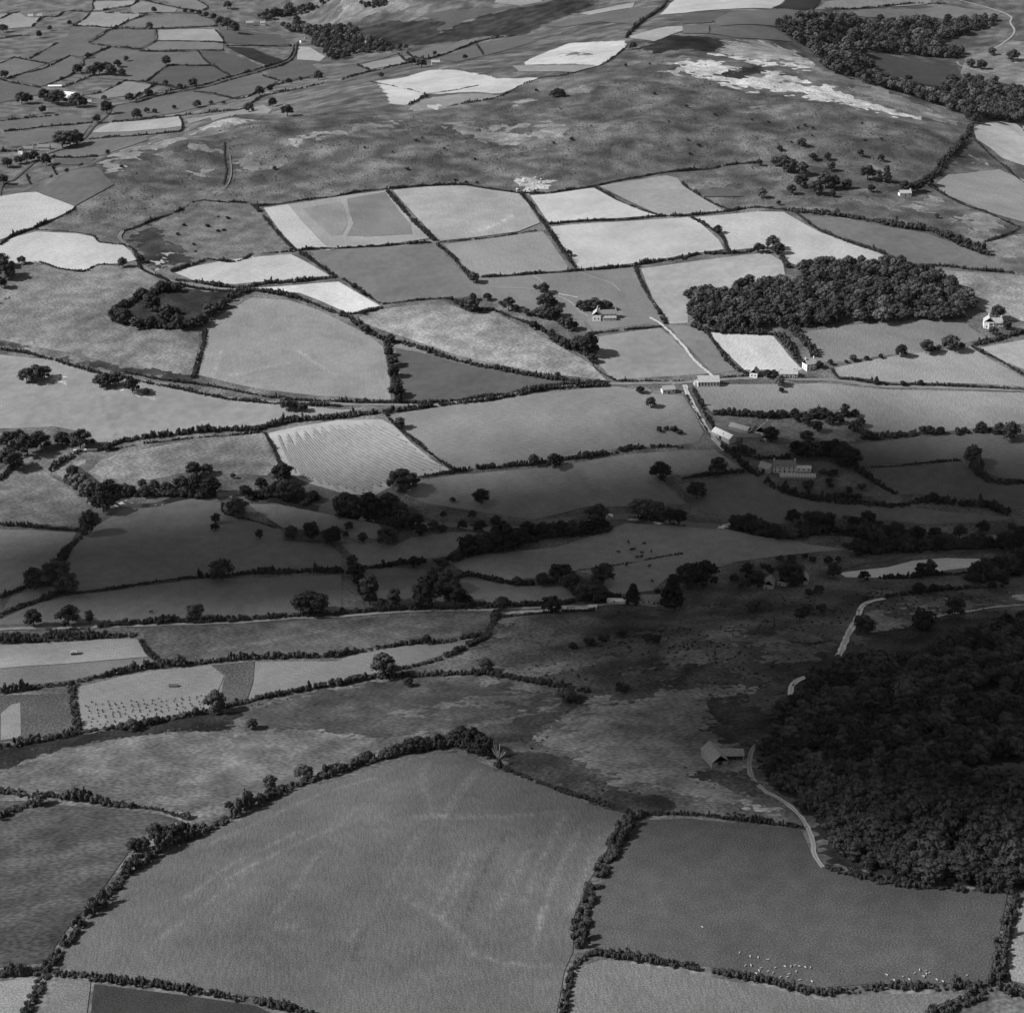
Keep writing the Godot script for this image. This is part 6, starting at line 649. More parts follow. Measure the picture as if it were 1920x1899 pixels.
const SCRUB := [
	["heather_tufts",0.045,0.75,[-404.1,-1637.5,-378,-1729.1,-319.4,-1835.7,-206.7,-1852.7,-36.5,-1853.8,85.6,-1871.7,190.2,-2028.6,274.2,-1914.4,407.3,-1796.5,496.1,-1790.5,430.3,-1656.8,381.9,-1584.1,280.4,-1546.7,262.5,-1642.4,177.6,-1669.9,21.5,-1611.9,-119.9,-1633,-256.3,-1592.4,-343.3,-1544.1,-436,-1541.9],"dark heather tufts speckling the open hill"],
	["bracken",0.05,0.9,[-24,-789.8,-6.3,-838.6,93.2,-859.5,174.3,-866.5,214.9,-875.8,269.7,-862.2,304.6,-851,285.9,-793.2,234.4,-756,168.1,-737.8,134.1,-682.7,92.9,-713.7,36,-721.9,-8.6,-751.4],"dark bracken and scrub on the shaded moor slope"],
	["bracken",0.05,0.8,[-15.5,-661.5,7.8,-670.4,35.8,-718.6,40.8,-707.3,20.9,-671.9,12.8,-659.6,40.9,-611.2,70.4,-592.8,101.6,-582.4,119.4,-565,55.5,-582.1,9.8,-620.5],"dark bracken round the barn pasture"],
	["bracken",0.05,0.8,[-258.7,-692,-233.6,-699.2,-196.4,-715.4,-148.4,-726.9,-114,-742.6,-135.3,-715.3,-146,-697.4,-171.3,-701.7,-205.5,-696.1,-238.2,-677.5,-248.9,-660.4],"dark bracken bank below the stook field"],
	["rushes",0.02,0.6,[233.6,-1674.5,259.7,-1676.5,345.4,-1679.9,406.2,-1614.2,392.2,-1590.9,441.3,-1471.1,408.6,-1473.5,372.9,-1500.7,318.5,-1527.3,272.7,-1541.5,217.6,-1542.4,187.1,-1581.6],"rough scrub on the moor edge above the stream hedge"]
]
const HAZE := 0.000004
const QUARRY := [21.6,-1616.6]

const GRID_X0 := -1800.0
const GRID_D0 := 275.0
const GRID_STEP := 25.0
const GRID_NX := 145
const GRID_ND := 158
const SUN_ELEVATION := 38.0
const SUN_AZIMUTH := 8.0

var grid := PackedFloat32Array()
var taken := {}
var bump := FastNoiseLite.new()
var broad := FastNoiseLite.new()
var patchy := FastNoiseLite.new()
var blotch := FastNoiseLite.new()
var rng := RandomNumberGenerator.new()
var field_mats := {}
var field_mean := {}
var leaf_mats: Array = []
var bark: StandardMaterial3D
var crowns := {}
var trunks := {}
var bush_meshes: Array = []

# ------------------------------------------------------------------ helpers
func numbered(called: String) -> String:
	var n: int = taken.get(called, 0)
	taken[called] = n + 1
	return called if n == 0 else "%s_%03d" % [called, n]

func structure(o: Node3D, called: String) -> void:
	o.name = numbered(called)
	o.set_meta("kind", "structure")
	add_child(o)

func tag(o: Node3D, called: String, label: String, category: String, group := "") -> void:
	o.name = numbered(called)
	o.set_meta("label", label)
	o.set_meta("category", category)
	if group:
		o.set_meta("group", group)
	add_child(o)

func part(parent: Node3D, called: String, mesh: Mesh, mat: Material, at := Transform3D()) -> MeshInstance3D:
	var m := MeshInstance3D.new()
	m.name = called
	m.mesh = mesh
	m.transform = at
	if mat:
		m.material_override = mat
	parent.add_child(m, true)
	return m

func grey(v: float) -> Color:
	return Color(v, v, v).linear_to_srgb()

func plain(v: float, rough := 0.9) -> StandardMaterial3D:
	var m := StandardMaterial3D.new()
	m.albedo_color = grey(v)
	m.roughness = rough
	m.metallic_specular = 0.25
	return m

func noise(s: int, f: float, octaves := 4) -> FastNoiseLite:
	var n := FastNoiseLite.new()
	n.seed = s
	n.frequency = f
	n.noise_type = FastNoiseLite.TYPE_SIMPLEX_SMOOTH
	n.fractal_octaves = octaves
	return n

# ------------------------------------------------------------------ terrain
func build_grid() -> void:
	grid.resize(GRID_NX * GRID_ND)
	var n := HILL_POINTS.size() / 3
	var hx := PackedFloat64Array()
	var hd := PackedFloat64Array()
	var hw := PackedFloat64Array()
	for k in n:
		hx.append(HILL_POINTS[3 * k])
		hd.append(HILL_POINTS[3 * k + 1])
		hw.append(HILL_POINTS[3 * k + 2] * 0.5)
	for j in GRID_ND:
		var d := (GRID_D0 + GRID_STEP * j) * 0.001
		for i in GRID_NX:
			var x := (GRID_X0 + GRID_STEP * i) * 0.001
			var h: float = HILL_PLANE[0] + HILL_PLANE[1] * x + HILL_PLANE[2] * d
			for k in n:
				var dx := x - hx[k]
				var dd := d - hd[k]
				var r2 := dx * dx + dd * dd
				if r2 > 1e-12:
					h += hw[k] * r2 * log(r2)
			grid[j * GRID_NX + i] = h

func spline(p0: float, p1: float, p2: float, p3: float, t: float) -> float:
	return p1 + 0.5 * t * (p2 - p0 + t * (2.0 * p0 - 5.0 * p1 + 4.0 * p2 - p3 + t * (3.0 * (p1 - p2) + p3 - p0)))

func height_at(x: float, z: float) -> float:
	var fx := clampf((x - GRID_X0) / GRID_STEP, 1.0, GRID_NX - 2.001)
	var fd := clampf((-z - GRID_D0) / GRID_STEP, 1.0, GRID_ND - 2.001)
	var i := int(fx)
	var j := int(fd)
	var a := fx - i
	var b := fd - j
	var k := (j - 1) * GRID_NX + i - 1
	var r0 := spline(grid[k], grid[k + 1], grid[k + 2], grid[k + 3], a)
	k += GRID_NX
	var r1 := spline(grid[k], grid[k + 1], grid[k + 2], grid[k + 3], a)
	k += GRID_NX
	var r2 := spline(grid[k], grid[k + 1], grid[k + 2], grid[k + 3], a)
	k += GRID_NX
	var r3 := spline(grid[k], grid[k + 1], grid[k + 2], grid[k + 3], a)
	return spline(r0, r1, r2, r3, b) + bump.get_noise_2d(x, z) * 0.4 + broad.get_noise_2d(x, z * 1.3) * 7.0 * smoothstep(1640.0, 1760.0, -z) * (1.0 - smoothstep(1880.0, 1990.0, -z))

func ground(x: float, z: float, lift := 0.0) -> Vector3:
	return Vector3(x, height_at(x, z) + lift, z)

func slope_normal(x: float, z: float) -> Vector3:
	return Vector3(height_at(x - 3.0, z) - height_at(x + 3.0, z), 6.0, height_at(x, z - 3.0) - height_at(x, z + 3.0)).normalized()

func array_mesh(v: PackedVector3Array, n: PackedVector3Array, c: PackedColorArray, uv: PackedVector2Array, idx: PackedInt32Array, uv2 := PackedVector2Array()) -> ArrayMesh:
	var a := []
	a.resize(Mesh.ARRAY_MAX)
	a[Mesh.ARRAY_VERTEX] = v
	a[Mesh.ARRAY_NORMAL] = n
	if c.size():
		a[Mesh.ARRAY_COLOR] = c
	if uv.size():
		a[Mesh.ARRAY_TEX_UV] = uv
	if uv2.size():
		a[Mesh.ARRAY_TEX_UV2] = uv2
	a[Mesh.ARRAY_INDEX] = idx
	var m := ArrayMesh.new()
	m.add_surface_from_arrays(Mesh.PRIMITIVE_TRIANGLES, a)
	return m

func noise_texture(s: int, f: float, octaves: int, lo: float, hi: float, lo_at := 0.0, hi_at := 1.0) -> NoiseTexture2D:
	var t := NoiseTexture2D.new()
	t.width = 1024
	t.height = 1024
	t.seamless = true
	t.noise = noise(s, f, octaves)
	var g := Gradient.new()
	g.offsets = PackedFloat32Array([lo_at, hi_at])
	g.colors = PackedColorArray([grey(lo), grey(hi)])
	t.color_ramp = g
	return t

func make_ground_materials() -> void:
	var fine := noise_texture(11, 0.1, 5, 0.4, 1.0, 0.15, 0.85)
	var soft := noise_texture(12, 0.02, 7, 0.64, 1.0, 0.2, 0.8)
	var even := noise_texture(16, 0.03, 6, 0.84, 1.0, 0.2, 0.8)
	var clumpy := noise_texture(13, 0.075, 5, 0.46, 1.0, 0.2, 0.75)
	var heath := noise_texture(15, 0.02, 7, 0.5, 1.0, 0.25, 0.75)
	var streak := noise_texture(14, 0.09, 4, 0.74, 1.0, 0.2, 0.8)
	var spec := {
		"g": [fine, Vector3(1 / 96.0, 1 / 96.0, 1), even, Vector3(1 / 310.0, 1 / 310.0, 1), 0.63],
		"r": [streak, Vector3(1 / 760.0, 1 / 128.0, 1), fine, Vector3(1 / 88.0, 1 / 88.0, 1), 0.605],
		"b": [clumpy, Vector3(1 / 290.0, 1 / 135.0, 1), soft, Vector3(1 / 430.0, 1 / 330.0, 1), 0.6],
		"m": [clumpy, Vector3(1 / 230.0, 1 / 190.0, 1), heath, Vector3(1 / 620.0, 1 / 570.0, 1), 0.57],
		"c": [streak, Vector3(1 / 500.0, 1 / 70.0, 1), clumpy, Vector3(1 / 150.0, 1 / 150.0, 1), 0.66],
	}
	for k in spec:
		var s: Array = spec[k]
		var m := StandardMaterial3D.new()
		m.vertex_color_use_as_albedo = true
		m.roughness = 1.0
		m.metallic_specular = 0.1
		m.albedo_texture = s[0]
		m.uv1_scale = s[1]
		m.detail_enabled = true
		m.detail_blend_mode = BaseMaterial3D.BLEND_MODE_MUL
		m.detail_uv_layer = BaseMaterial3D.DETAIL_UV_2
		m.detail_albedo = s[2]
		m.uv2_scale = s[3]
		field_mats[k] = m
		field_mean[k] = s[4]

func axis(fine_from: float, fine_to: float, step: float, to_lo: float, to_hi: float) -> PackedFloat32Array:
	var a: Array[float] = []
	var v := fine_from
	var s := step
	while v > to_lo:
		s *= 1.25
		v -= s
		a.push_front(v)
	v = fine_from
	while v < fine_to:
		a.append(v)
		v += step
	s = step
	while v < to_hi:
		a.append(v)
		s *= 1.25
		v += s
	a.append(to_hi)
	return PackedFloat32Array(a)

func build_terrain() -> void:
	var xs := axis(-1150, 1150, 8.0, -14000, 14000)
	var ds := axis(380, 3300, 8.0, -6000, 16000)
	var v := PackedVector3Array()
	var n := PackedVector3Array()
	var c := PackedColorArray()
	var uv := PackedVector2Array()
	var idx := PackedInt32Array()
	var w := xs.size()
	for d in ds:
		for x in xs:
			var z := -d
			v.append(ground(x, z))
			n.append(slope_normal(x, z))
			var pasture := 0.105
			var moor := 0.082
			var share := 0.0
			share = maxf(share, smoothstep(1560.0, 1640.0, d) * (1.0 - smoothstep(-300.0, -250.0, x) * 0.0))
			share *= 1.0 - smoothstep(1980.0, 2060.0, d) * (1.0 - smoothstep(-330.0, -120.0, x + (d - 2000.0) * 0.1))
			share = maxf(share, smoothstep(-20.0, 40.0, x) * smoothstep(600.0, 640.0, d) * (1.0 - smoothstep(850.0, 880.0, d)))
			share = maxf(share, smoothstep(230.0, 290.0, x) * smoothstep(1420.0, 1500.0, d))
			share = maxf(share, (1.0 - smoothstep(-60.0, 10.0, x)) * smoothstep(640.0, 660.0, d) * (1.0 - smoothstep(720.0, 740.0, d)) * 0.7)
			var t := lerpf(pasture, moor, share)
			var m := patchy.get_noise_2d(x, z) * 0.55 + clampf(broad.get_noise_2d(x * 1.6 + 900.0, z * 2.2) * 1.6, -0.3, 0.35)
			t *= clampf(1.0 + m * lerpf(0.25, 0.75, share), 0.4, 1.9)
			t /= field_mean["m"]
			c.append(Color(t, t, t))
			uv.append(Vector2(x, z))
	for j in ds.size() - 1:
		for i in w - 1:
			var p := j * w + i
			idx.append_array(PackedInt32Array([p, p + w, p + 1, p + 1, p + w, p + w + 1]))
	var o := MeshInstance3D.new()
	o.mesh = array_mesh(v, n, c, uv, idx, uv)
	o.material_override = field_mats["m"]
	structure(o, "ground")

func points(flat: Array) -> PackedVector2Array:
	var p := PackedVector2Array()
	for i in flat.size() / 2:
		p.append(Vector2(flat[2 * i], flat[2 * i + 1]))
	return p

func ragged(poly: PackedVector2Array, amount: float, cell: float) -> PackedVector2Array:
	# many short edges, pushed in and out: the outline of bracken, heather or shingle
	var q := PackedVector2Array()
	var k := poly.size()
	for i in k:
		var a := poly[i]
		var b := poly[(i + 1) % k]
		var steps := maxi(1, int(a.distance_to(b) / cell))
		for s in steps:
			var p := a.lerp(b, float(s) / steps)
			q.append(p + Vector2(patchy.get_noise_2d(p.x * 3.1, p.y * 3.1), patchy.get_noise_2d(p.y * 3.1 + 400.0, p.x * 3.1)) * amount * 1.6 + Vector2(rng.randf_range(-1, 1), rng.randf_range(-1, 1)) * amount * 0.45)
	return q

func drape(poly: PackedVector2Array, cell: float, angle: float, lift: float, tone: float, mottle: float, mean: float) -> ArrayMesh:
	# a sheet that follows the ground inside the outline; u runs along the rows
	var c0 := Vector2.ZERO
	for p in poly:
		c0 += p
	c0 /= poly.size()
	var ux := Vector2(cos(angle), -sin(angle))
	var uy := Vector2(-ux.y, ux.x)
	var local := PackedVector2Array()
	var lo := Vector2(1e9, 1e9)
	var hi := -lo
	for p in poly:
		var q := Vector2((p - c0).dot(ux), (p - c0).dot(uy))
		local.append(q)
		lo = lo.min(q)
		hi = hi.max(q)
	var nx := maxi(1, int(ceil((hi.x - lo.x) / cell)))
	var ny := maxi(1, int(ceil((hi.y - lo.y) / cell)))
	var inside := PackedByteArray()
	for j in ny + 1:
		for i in nx + 1:
			inside.append(1 if Geometry2D.is_point_in_polygon(lo + Vector2(i, j) * cell, local) else 0)
	var flat := PackedVector2Array()
	var idx := PackedInt32Array()
	var seen := {}
	for j in ny:
		for i in nx:
			var k := j * (nx + 1) + i
			var count := inside[k] + inside[k + 1] + inside[k + nx + 1] + inside[k + nx + 2]
			var a := lo + Vector2(i, j) * cell
			if count == 4:
				var ids := []
				for q in [[i, j], [i + 1, j], [i, j + 1], [i + 1, j + 1]]:
					var key: int = q[1] * (nx + 1) + q[0]
					if not seen.has(key):
						seen[key] = flat.size()
						flat.append(lo + Vector2(q[0], q[1]) * cell)
					ids.append(seen[key])
				idx.append_array(PackedInt32Array([ids[0], ids[1], ids[2], ids[1], ids[3], ids[2]]))
				continue
			var box := PackedVector2Array([a, a + Vector2(cell, 0), a + Vector2(cell, cell), a + Vector2(0, cell)])
			for piece in Geometry2D.intersect_polygons(box, local):
				var tri := Geometry2D.triangulate_polygon(piece)
				var base := flat.size()
				flat.append_array(piece)
				for t in tri.size() / 3:
					var p0 := piece[tri[3 * t]]
					var p1 := piece[tri[3 * t + 1]]
					var p2 := piece[tri[3 * t + 2]]
					if (p1 - p0).cross(p2 - p0) > 0:
						idx.append_array(PackedInt32Array([base + tri[3 * t], base + tri[3 * t + 1], base + tri[3 * t + 2]]))
					else:
						idx.append_array(PackedInt32Array([base + tri[3 * t], base + tri[3 * t + 2], base + tri[3 * t + 1]]))
	return sheet(flat, idx, c0, ux, uy, lift, tone, mottle, mean)

func patch(poly: PackedVector2Array, cell: float, rough: float, lift: float, tone: float, mottle: float, mean: float) -> ArrayMesh:
	# a sheet of other growth without a fence round it: the outline wanders with the noise, with islands and bays
	var c0 := poly[0]
	var lo := poly[0]
	var hi := poly[0]
	for p in poly:
		lo = lo.min(p)
		hi = hi.max(p)
	lo -= Vector2.ONE * rough * 3.0
	hi += Vector2.ONE * rough * 3.0
	var nx := int((hi.x - lo.x) / cell) + 1
	var ny := int((hi.y - lo.y) / cell) + 1
	var s := PackedFloat32Array()
	var k := poly.size()
	for j in ny + 1:
		for i in nx + 1:
			var p := lo + Vector2(i, j) * cell
			var near := 1e18
			var inside := false
			for e in k:
				var a := poly[e]
				var b := poly[(e + 1) % k]
				var ab := b - a
				var t := clampf((p - a).dot(ab) / maxf(ab.length_squared(), 1e-6), 0.0, 1.0)
				near = minf(near, (a + ab * t - p).length_squared())
				if (a.y > p.y) != (b.y > p.y) and p.x < ab.x * (p.y - a.y) / ab.y + a.x:
					inside = not inside
			var d := sqrt(near) * (1.0 if inside else -1.0)
			s.append(d + rough * (3.2 * patchy.get_noise_2d(p.x * 2.2, p.y * 4.0) + 2.4 * blotch.get_noise_2d(p.x * 1.6, p.y * 3.2) + 2.2 * blotch.get_noise_2d(p.x * 4.0 + 50.0, p.y * 6.5)))
	var flat := PackedVector2Array()
	var raise := PackedFloat32Array()
	var idx := PackedInt32Array()
	for j in ny:
		for i in nx:
			var q := j * (nx + 1) + i
			var cs := [q, q + 1, q + nx + 2, q + nx + 1]
			var ps := [Vector2(i, j), Vector2(i + 1, j), Vector2(i + 1, j + 1), Vector2(i, j + 1)]
			var ring := PackedVector2Array()
			var ups := PackedFloat32Array()
			for e in 4:
				var s0: float = s[cs[e]]
				var s1: float = s[cs[(e + 1) % 4]]
				if s0 > 0.0:
					ring.append(ps[e])
					ups.append(clampf(s0 / (cell * 1.3), 0.03, 1.0))
				if (s0 > 0.0) != (s1 > 0.0):
					ring.append((ps[e] as Vector2).lerp(ps[(e + 1) % 4], s0 / (s0 - s1)))
					ups.append(0.03)
			if ring.size() < 3:
				continue
			var base := flat.size()
			for r in ring.size():
				flat.append(lo + ring[r] * cell - c0)
				raise.append(ups[r])
			for t in ring.size() - 2:
				idx.append_array(PackedInt32Array([base, base + t + 1, base + t + 2]))
	return sheet(flat, idx, c0, Vector2(1, 0), Vector2(0, 1), lift, tone, mottle, mean, raise)

func worn_at(p: Vector2) -> float:
	# trodden or wheeled lines in the grass: a streaky change of colour along each line
	var w := 0.0
	for m in near_marks:
		var line: PackedVector2Array = m[2]
		var best := 1e9
		for e in line.size() - 1:
			best = minf(best, p.distance_squared_to(Geometry2D.get_closest_point_to_segment(p, line[e], line[e + 1])))
		var g := exp(-best / (m[0] * m[0]))
		if g > 0.02:
			w += m[1] * g * clampf(0.75 + 1.6 * blotch.get_noise_2d(p.x * 6.0, p.y * 6.0), 0.0, 1.6)
	return w

var near_marks: Array = []

func sheet(flat: PackedVector2Array, idx: PackedInt32Array, c0: Vector2, ux: Vector2, uy: Vector2, lift: float, tone: float, mottle: float, mean: float, raise := PackedFloat32Array()) -> ArrayMesh:
	if idx.is_empty():
		return null
	var v := PackedVector3Array()
	var n := PackedVector3Array()
	var c := PackedColorArray()
	var uv := PackedVector2Array()
	for e in flat.size():
		var q := flat[e]
		var p := c0 + ux * q.x + uy * q.y
		v.append(ground(p.x, p.y, lift * raise[e] if raise.size() else lift))
		n.append(slope_normal(p.x, p.y))
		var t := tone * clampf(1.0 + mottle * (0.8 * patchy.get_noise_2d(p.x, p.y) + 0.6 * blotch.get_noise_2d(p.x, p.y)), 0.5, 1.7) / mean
		if near_marks.size():
			t *= 1.0 + worn_at(p)
		c.append(Color(t, t, t))
		uv.append(q + c0)
	return array_mesh(v, n, c, uv, idx, uv)

func build_fields() -> void:
	var lifts := []
	var outlines := []
	var mottle := {"g": 0.24, "r": 0.26, "b": 0.6, "m": 0.7, "c": 0.4}
	for k in FIELDS.size():
		var f: Array = FIELDS[k]
		var poly := points(f[5])
		var d := 0.0
		for p in poly:
			d -= p.y
		d /= poly.size()
		var cell := clampf(d / 115.0, 5.0, 12.0)
		near_marks = []
		for m in MARKS:
			if Geometry2D.is_point_in_polygon(Vector2(m[2][0], m[2][1]), poly) or Geometry2D.is_point_in_polygon(Vector2(m[2][2], m[2][3]), poly):
				near_marks.append([m[0], m[1], resample(m[2], 6.0)])
		if near_marks.size():
			cell = minf(cell, clampf(d / 480.0, 1.15, 3.2))
		var lift := 0.15 + 0.55 * smoothstep(1380.0, 1600.0, d) + 0.0006 * k + (0.2 if f[4] > 0.0 else 0.0)
		var mid := Vector2.ZERO
		for p in poly:
			mid += p / poly.size()
		for j in outlines.size():
			if Geometry2D.is_point_in_polygon(mid, outlines[j]):
				lift = maxf(lift, lifts[j] + (0.22 if d > 1400.0 else 0.12))
		lifts.append(lift)
		outlines.append(poly)
		var mesh: ArrayMesh
		if f[4] > 0.0:
			near_marks = []
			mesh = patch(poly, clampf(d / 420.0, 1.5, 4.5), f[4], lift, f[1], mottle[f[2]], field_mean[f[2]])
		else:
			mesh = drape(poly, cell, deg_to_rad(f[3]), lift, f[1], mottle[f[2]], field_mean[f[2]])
		if mesh == null:
			continue
		var o := MeshInstance3D.new()
		o.mesh = mesh
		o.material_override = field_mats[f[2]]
		structure(o, f[0])

func resample(flat: Array, step: float) -> PackedVector2Array:
	var c := Curve2D.new()
	var p := points(flat)
	for i in p.size():
		var a := p[maxi(i - 1, 0)]
		var b := p[mini(i + 1, p.size() - 1)]
		var t := (b - a) / 6.0
		c.add_point(p[i], -t, t)
	c.bake_interval = step
	var n := maxi(2, int(c.get_baked_length() / step))
	var out := PackedVector2Array()
	for i in n + 1:
		out.append(c.sample_baked(c.get_baked_length() * i / n, true))
	return out

func ribbon(line: PackedVector2Array, width: float, lift: float, tone: float, rise := 0.0, wobble := 0.15, rutted := false) -> ArrayMesh:
	var v := PackedVector3Array()
	var n := PackedVector3Array()
	var c := PackedColorArray()
	var uv := PackedVector2Array()
	var idx := PackedInt32Array()
	for i in line.size():
		var dir := (line[mini(i + 1, line.size() - 1)] - line[maxi(i - 1, 0)]).normalized()
		var side := Vector2(-dir.y, dir.x)
		for k in 5:
			var s := (k - 2) / 2.0
			var p := line[i] + side * s * width * 0.5 * (1.0 + rng.randf_range(-wobble, wobble))
			v.append(ground(p.x, p.y, lift + rise * (1.0 - s * s) * rng.randf_range(0.7, 1.2)))
			n.append((slope_normal(p.x, p.y) + Vector3(side.x, 0, side.y) * s * (0.9 if rise > 0.0 else 0.0)).normalized())
			var t := tone * rng.randf_range(0.72, 1.15) * (0.62 if k == 2 and rutted else 1.0)
			c.append(Color(t, t, t))
			uv.append(p)
		if i > 0:
			for k in 4:
				var a := (i - 1) * 5 + k
				idx.append_array(PackedInt32Array([a, a + 5, a + 1, a + 1, a + 5, a + 6]))
	return array_mesh(v, n, c, uv, idx, uv)

func build_roads() -> void:
	var m := StandardMaterial3D.new()
	m.vertex_color_use_as_albedo = true
	m.roughness = 1.0
	m.metallic_specular = 0.1
	for r in ROADS:
		var o := MeshInstance3D.new()
		var worn: bool = r[0] in ["footpath", "hill_track", "lane_verge"]
		var line := resample(r[3], 4.0 if not worn else 1.5)
		o.mesh = ribbon(line, r[1], 0.42 + (0.03 if worn else 0.0) + (0.5 if line[0].y < -1500.0 else 0.0), r[2], 0.0, 0.5 if worn else 0.3, r[0] in ["white_track", "track", "farm_lane"])
		o.material_override = m
		structure(o, r[0])
	var water := StandardMaterial3D.new()
	water.albedo_color = grey(0.03)
	water.roughness = 0.06
	var w := MeshInstance3D.new()
	w.mesh = ribbon(resample(RIVER, 5.0), 7.0, 0.35, 0.03)
	w.material_override = water
	structure(w, "river")

# ------------------------------------------------------------------ foliage
class Leaves:
	var v := PackedVector3Array()
	var n := PackedVector3Array()
	var c := PackedColorArray()
	var idx := PackedInt32Array()

	func blob(at: Vector3, r: Vector3, rng: RandomNumberGenerator, tone: float) -> void:
		var base := v.size()
		for j in 5:
			var lat := PI * (j / 4.0 - 0.5)
			for i in 7:
				var lon := TAU * i / 7.0
				var d := Vector3(cos(lat) * cos(lon), sin(lat), cos(lat) * sin(lon))
				v.append(at + d * r * (1.0 if j in [0, 4] else rng.randf_range(0.82, 1.1)))
				n.append(d)
				c.append(Color(tone, tone, tone))
		for j in 4:
			for i in 7:
				var a := base + j * 7 + i
				var b := base + j * 7 + (i + 1) % 7
				idx.append_array(PackedInt32Array([a, b, a + 7, b, b + 7, a + 7]))

	func leaf(at: Vector3, d: Vector3, out: Vector3, size: float, rng: RandomNumberGenerator, tone: float) -> void:
		var t := d.cross(Vector3(rng.randf_range(-1, 1), rng.randf_range(-1, 1), rng.randf_range(-1, 1))).normalized()
		var b := d.cross(t).normalized()
		var base := v.size()
		var long := size * rng.randf_range(0.7, 1.3)
		var wide := long * rng.randf_range(0.55, 0.9)
		v.append_array(PackedVector3Array([at - t * long, at + b * wide, at + t * long, at - b * wide]))
		var nn := (out * 0.65 + d * 0.5).normalized()
		for k in 4:
			n.append(nn)
			c.append(Color(tone, tone, tone))
		idx.append_array(PackedInt32Array([base, base + 1, base + 2, base, base + 2, base + 3]))

	func lobe(at: Vector3, r: Vector3, count: int, size: float, rng: RandomNumberGenerator) -> void:
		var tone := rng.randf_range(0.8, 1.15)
		blob(at, r * 0.68, rng, tone * 0.8)  # core coloured darker: shade inside the foliage put into the tone
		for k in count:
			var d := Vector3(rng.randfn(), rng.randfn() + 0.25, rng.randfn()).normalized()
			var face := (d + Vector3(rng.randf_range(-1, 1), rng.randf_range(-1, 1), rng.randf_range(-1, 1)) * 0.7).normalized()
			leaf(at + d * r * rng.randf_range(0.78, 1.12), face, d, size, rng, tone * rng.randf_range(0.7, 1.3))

	func mesh() -> ArrayMesh:
		var a := []
		a.resize(Mesh.ARRAY_MAX)
		a[Mesh.ARRAY_VERTEX] = v
		a[Mesh.ARRAY_NORMAL] = n
		a[Mesh.ARRAY_COLOR] = c
		a[Mesh.ARRAY_INDEX] = idx
		var m := ArrayMesh.new()
		m.add_surface_from_arrays(Mesh.PRIMITIVE_TRIANGLES, a)
		return m

func limb(st: SurfaceTool, a: Vector3, b: Vector3, ra: float, rb: float, sides := 6) -> void:
	var d := (b - a).normalized()
	var t := d.cross(Vector3(0.31, 0.2, 0.93)).normalized()
	var s := d.cross(t)
	for i in sides:
		var p := t * cos(TAU * i / sides) + s * sin(TAU * i / sides)
		var q := t * cos(TAU * (i + 1) / sides) + s * sin(TAU * (i + 1) / sides)
		for w in [[p, a + p * ra], [q, b + q * rb], [q, a + q * ra], [p, a + p * ra], [p, b + p * rb], [q, b + q * rb]]:
			st.set_normal(w[0])
			st.add_vertex(w[1])

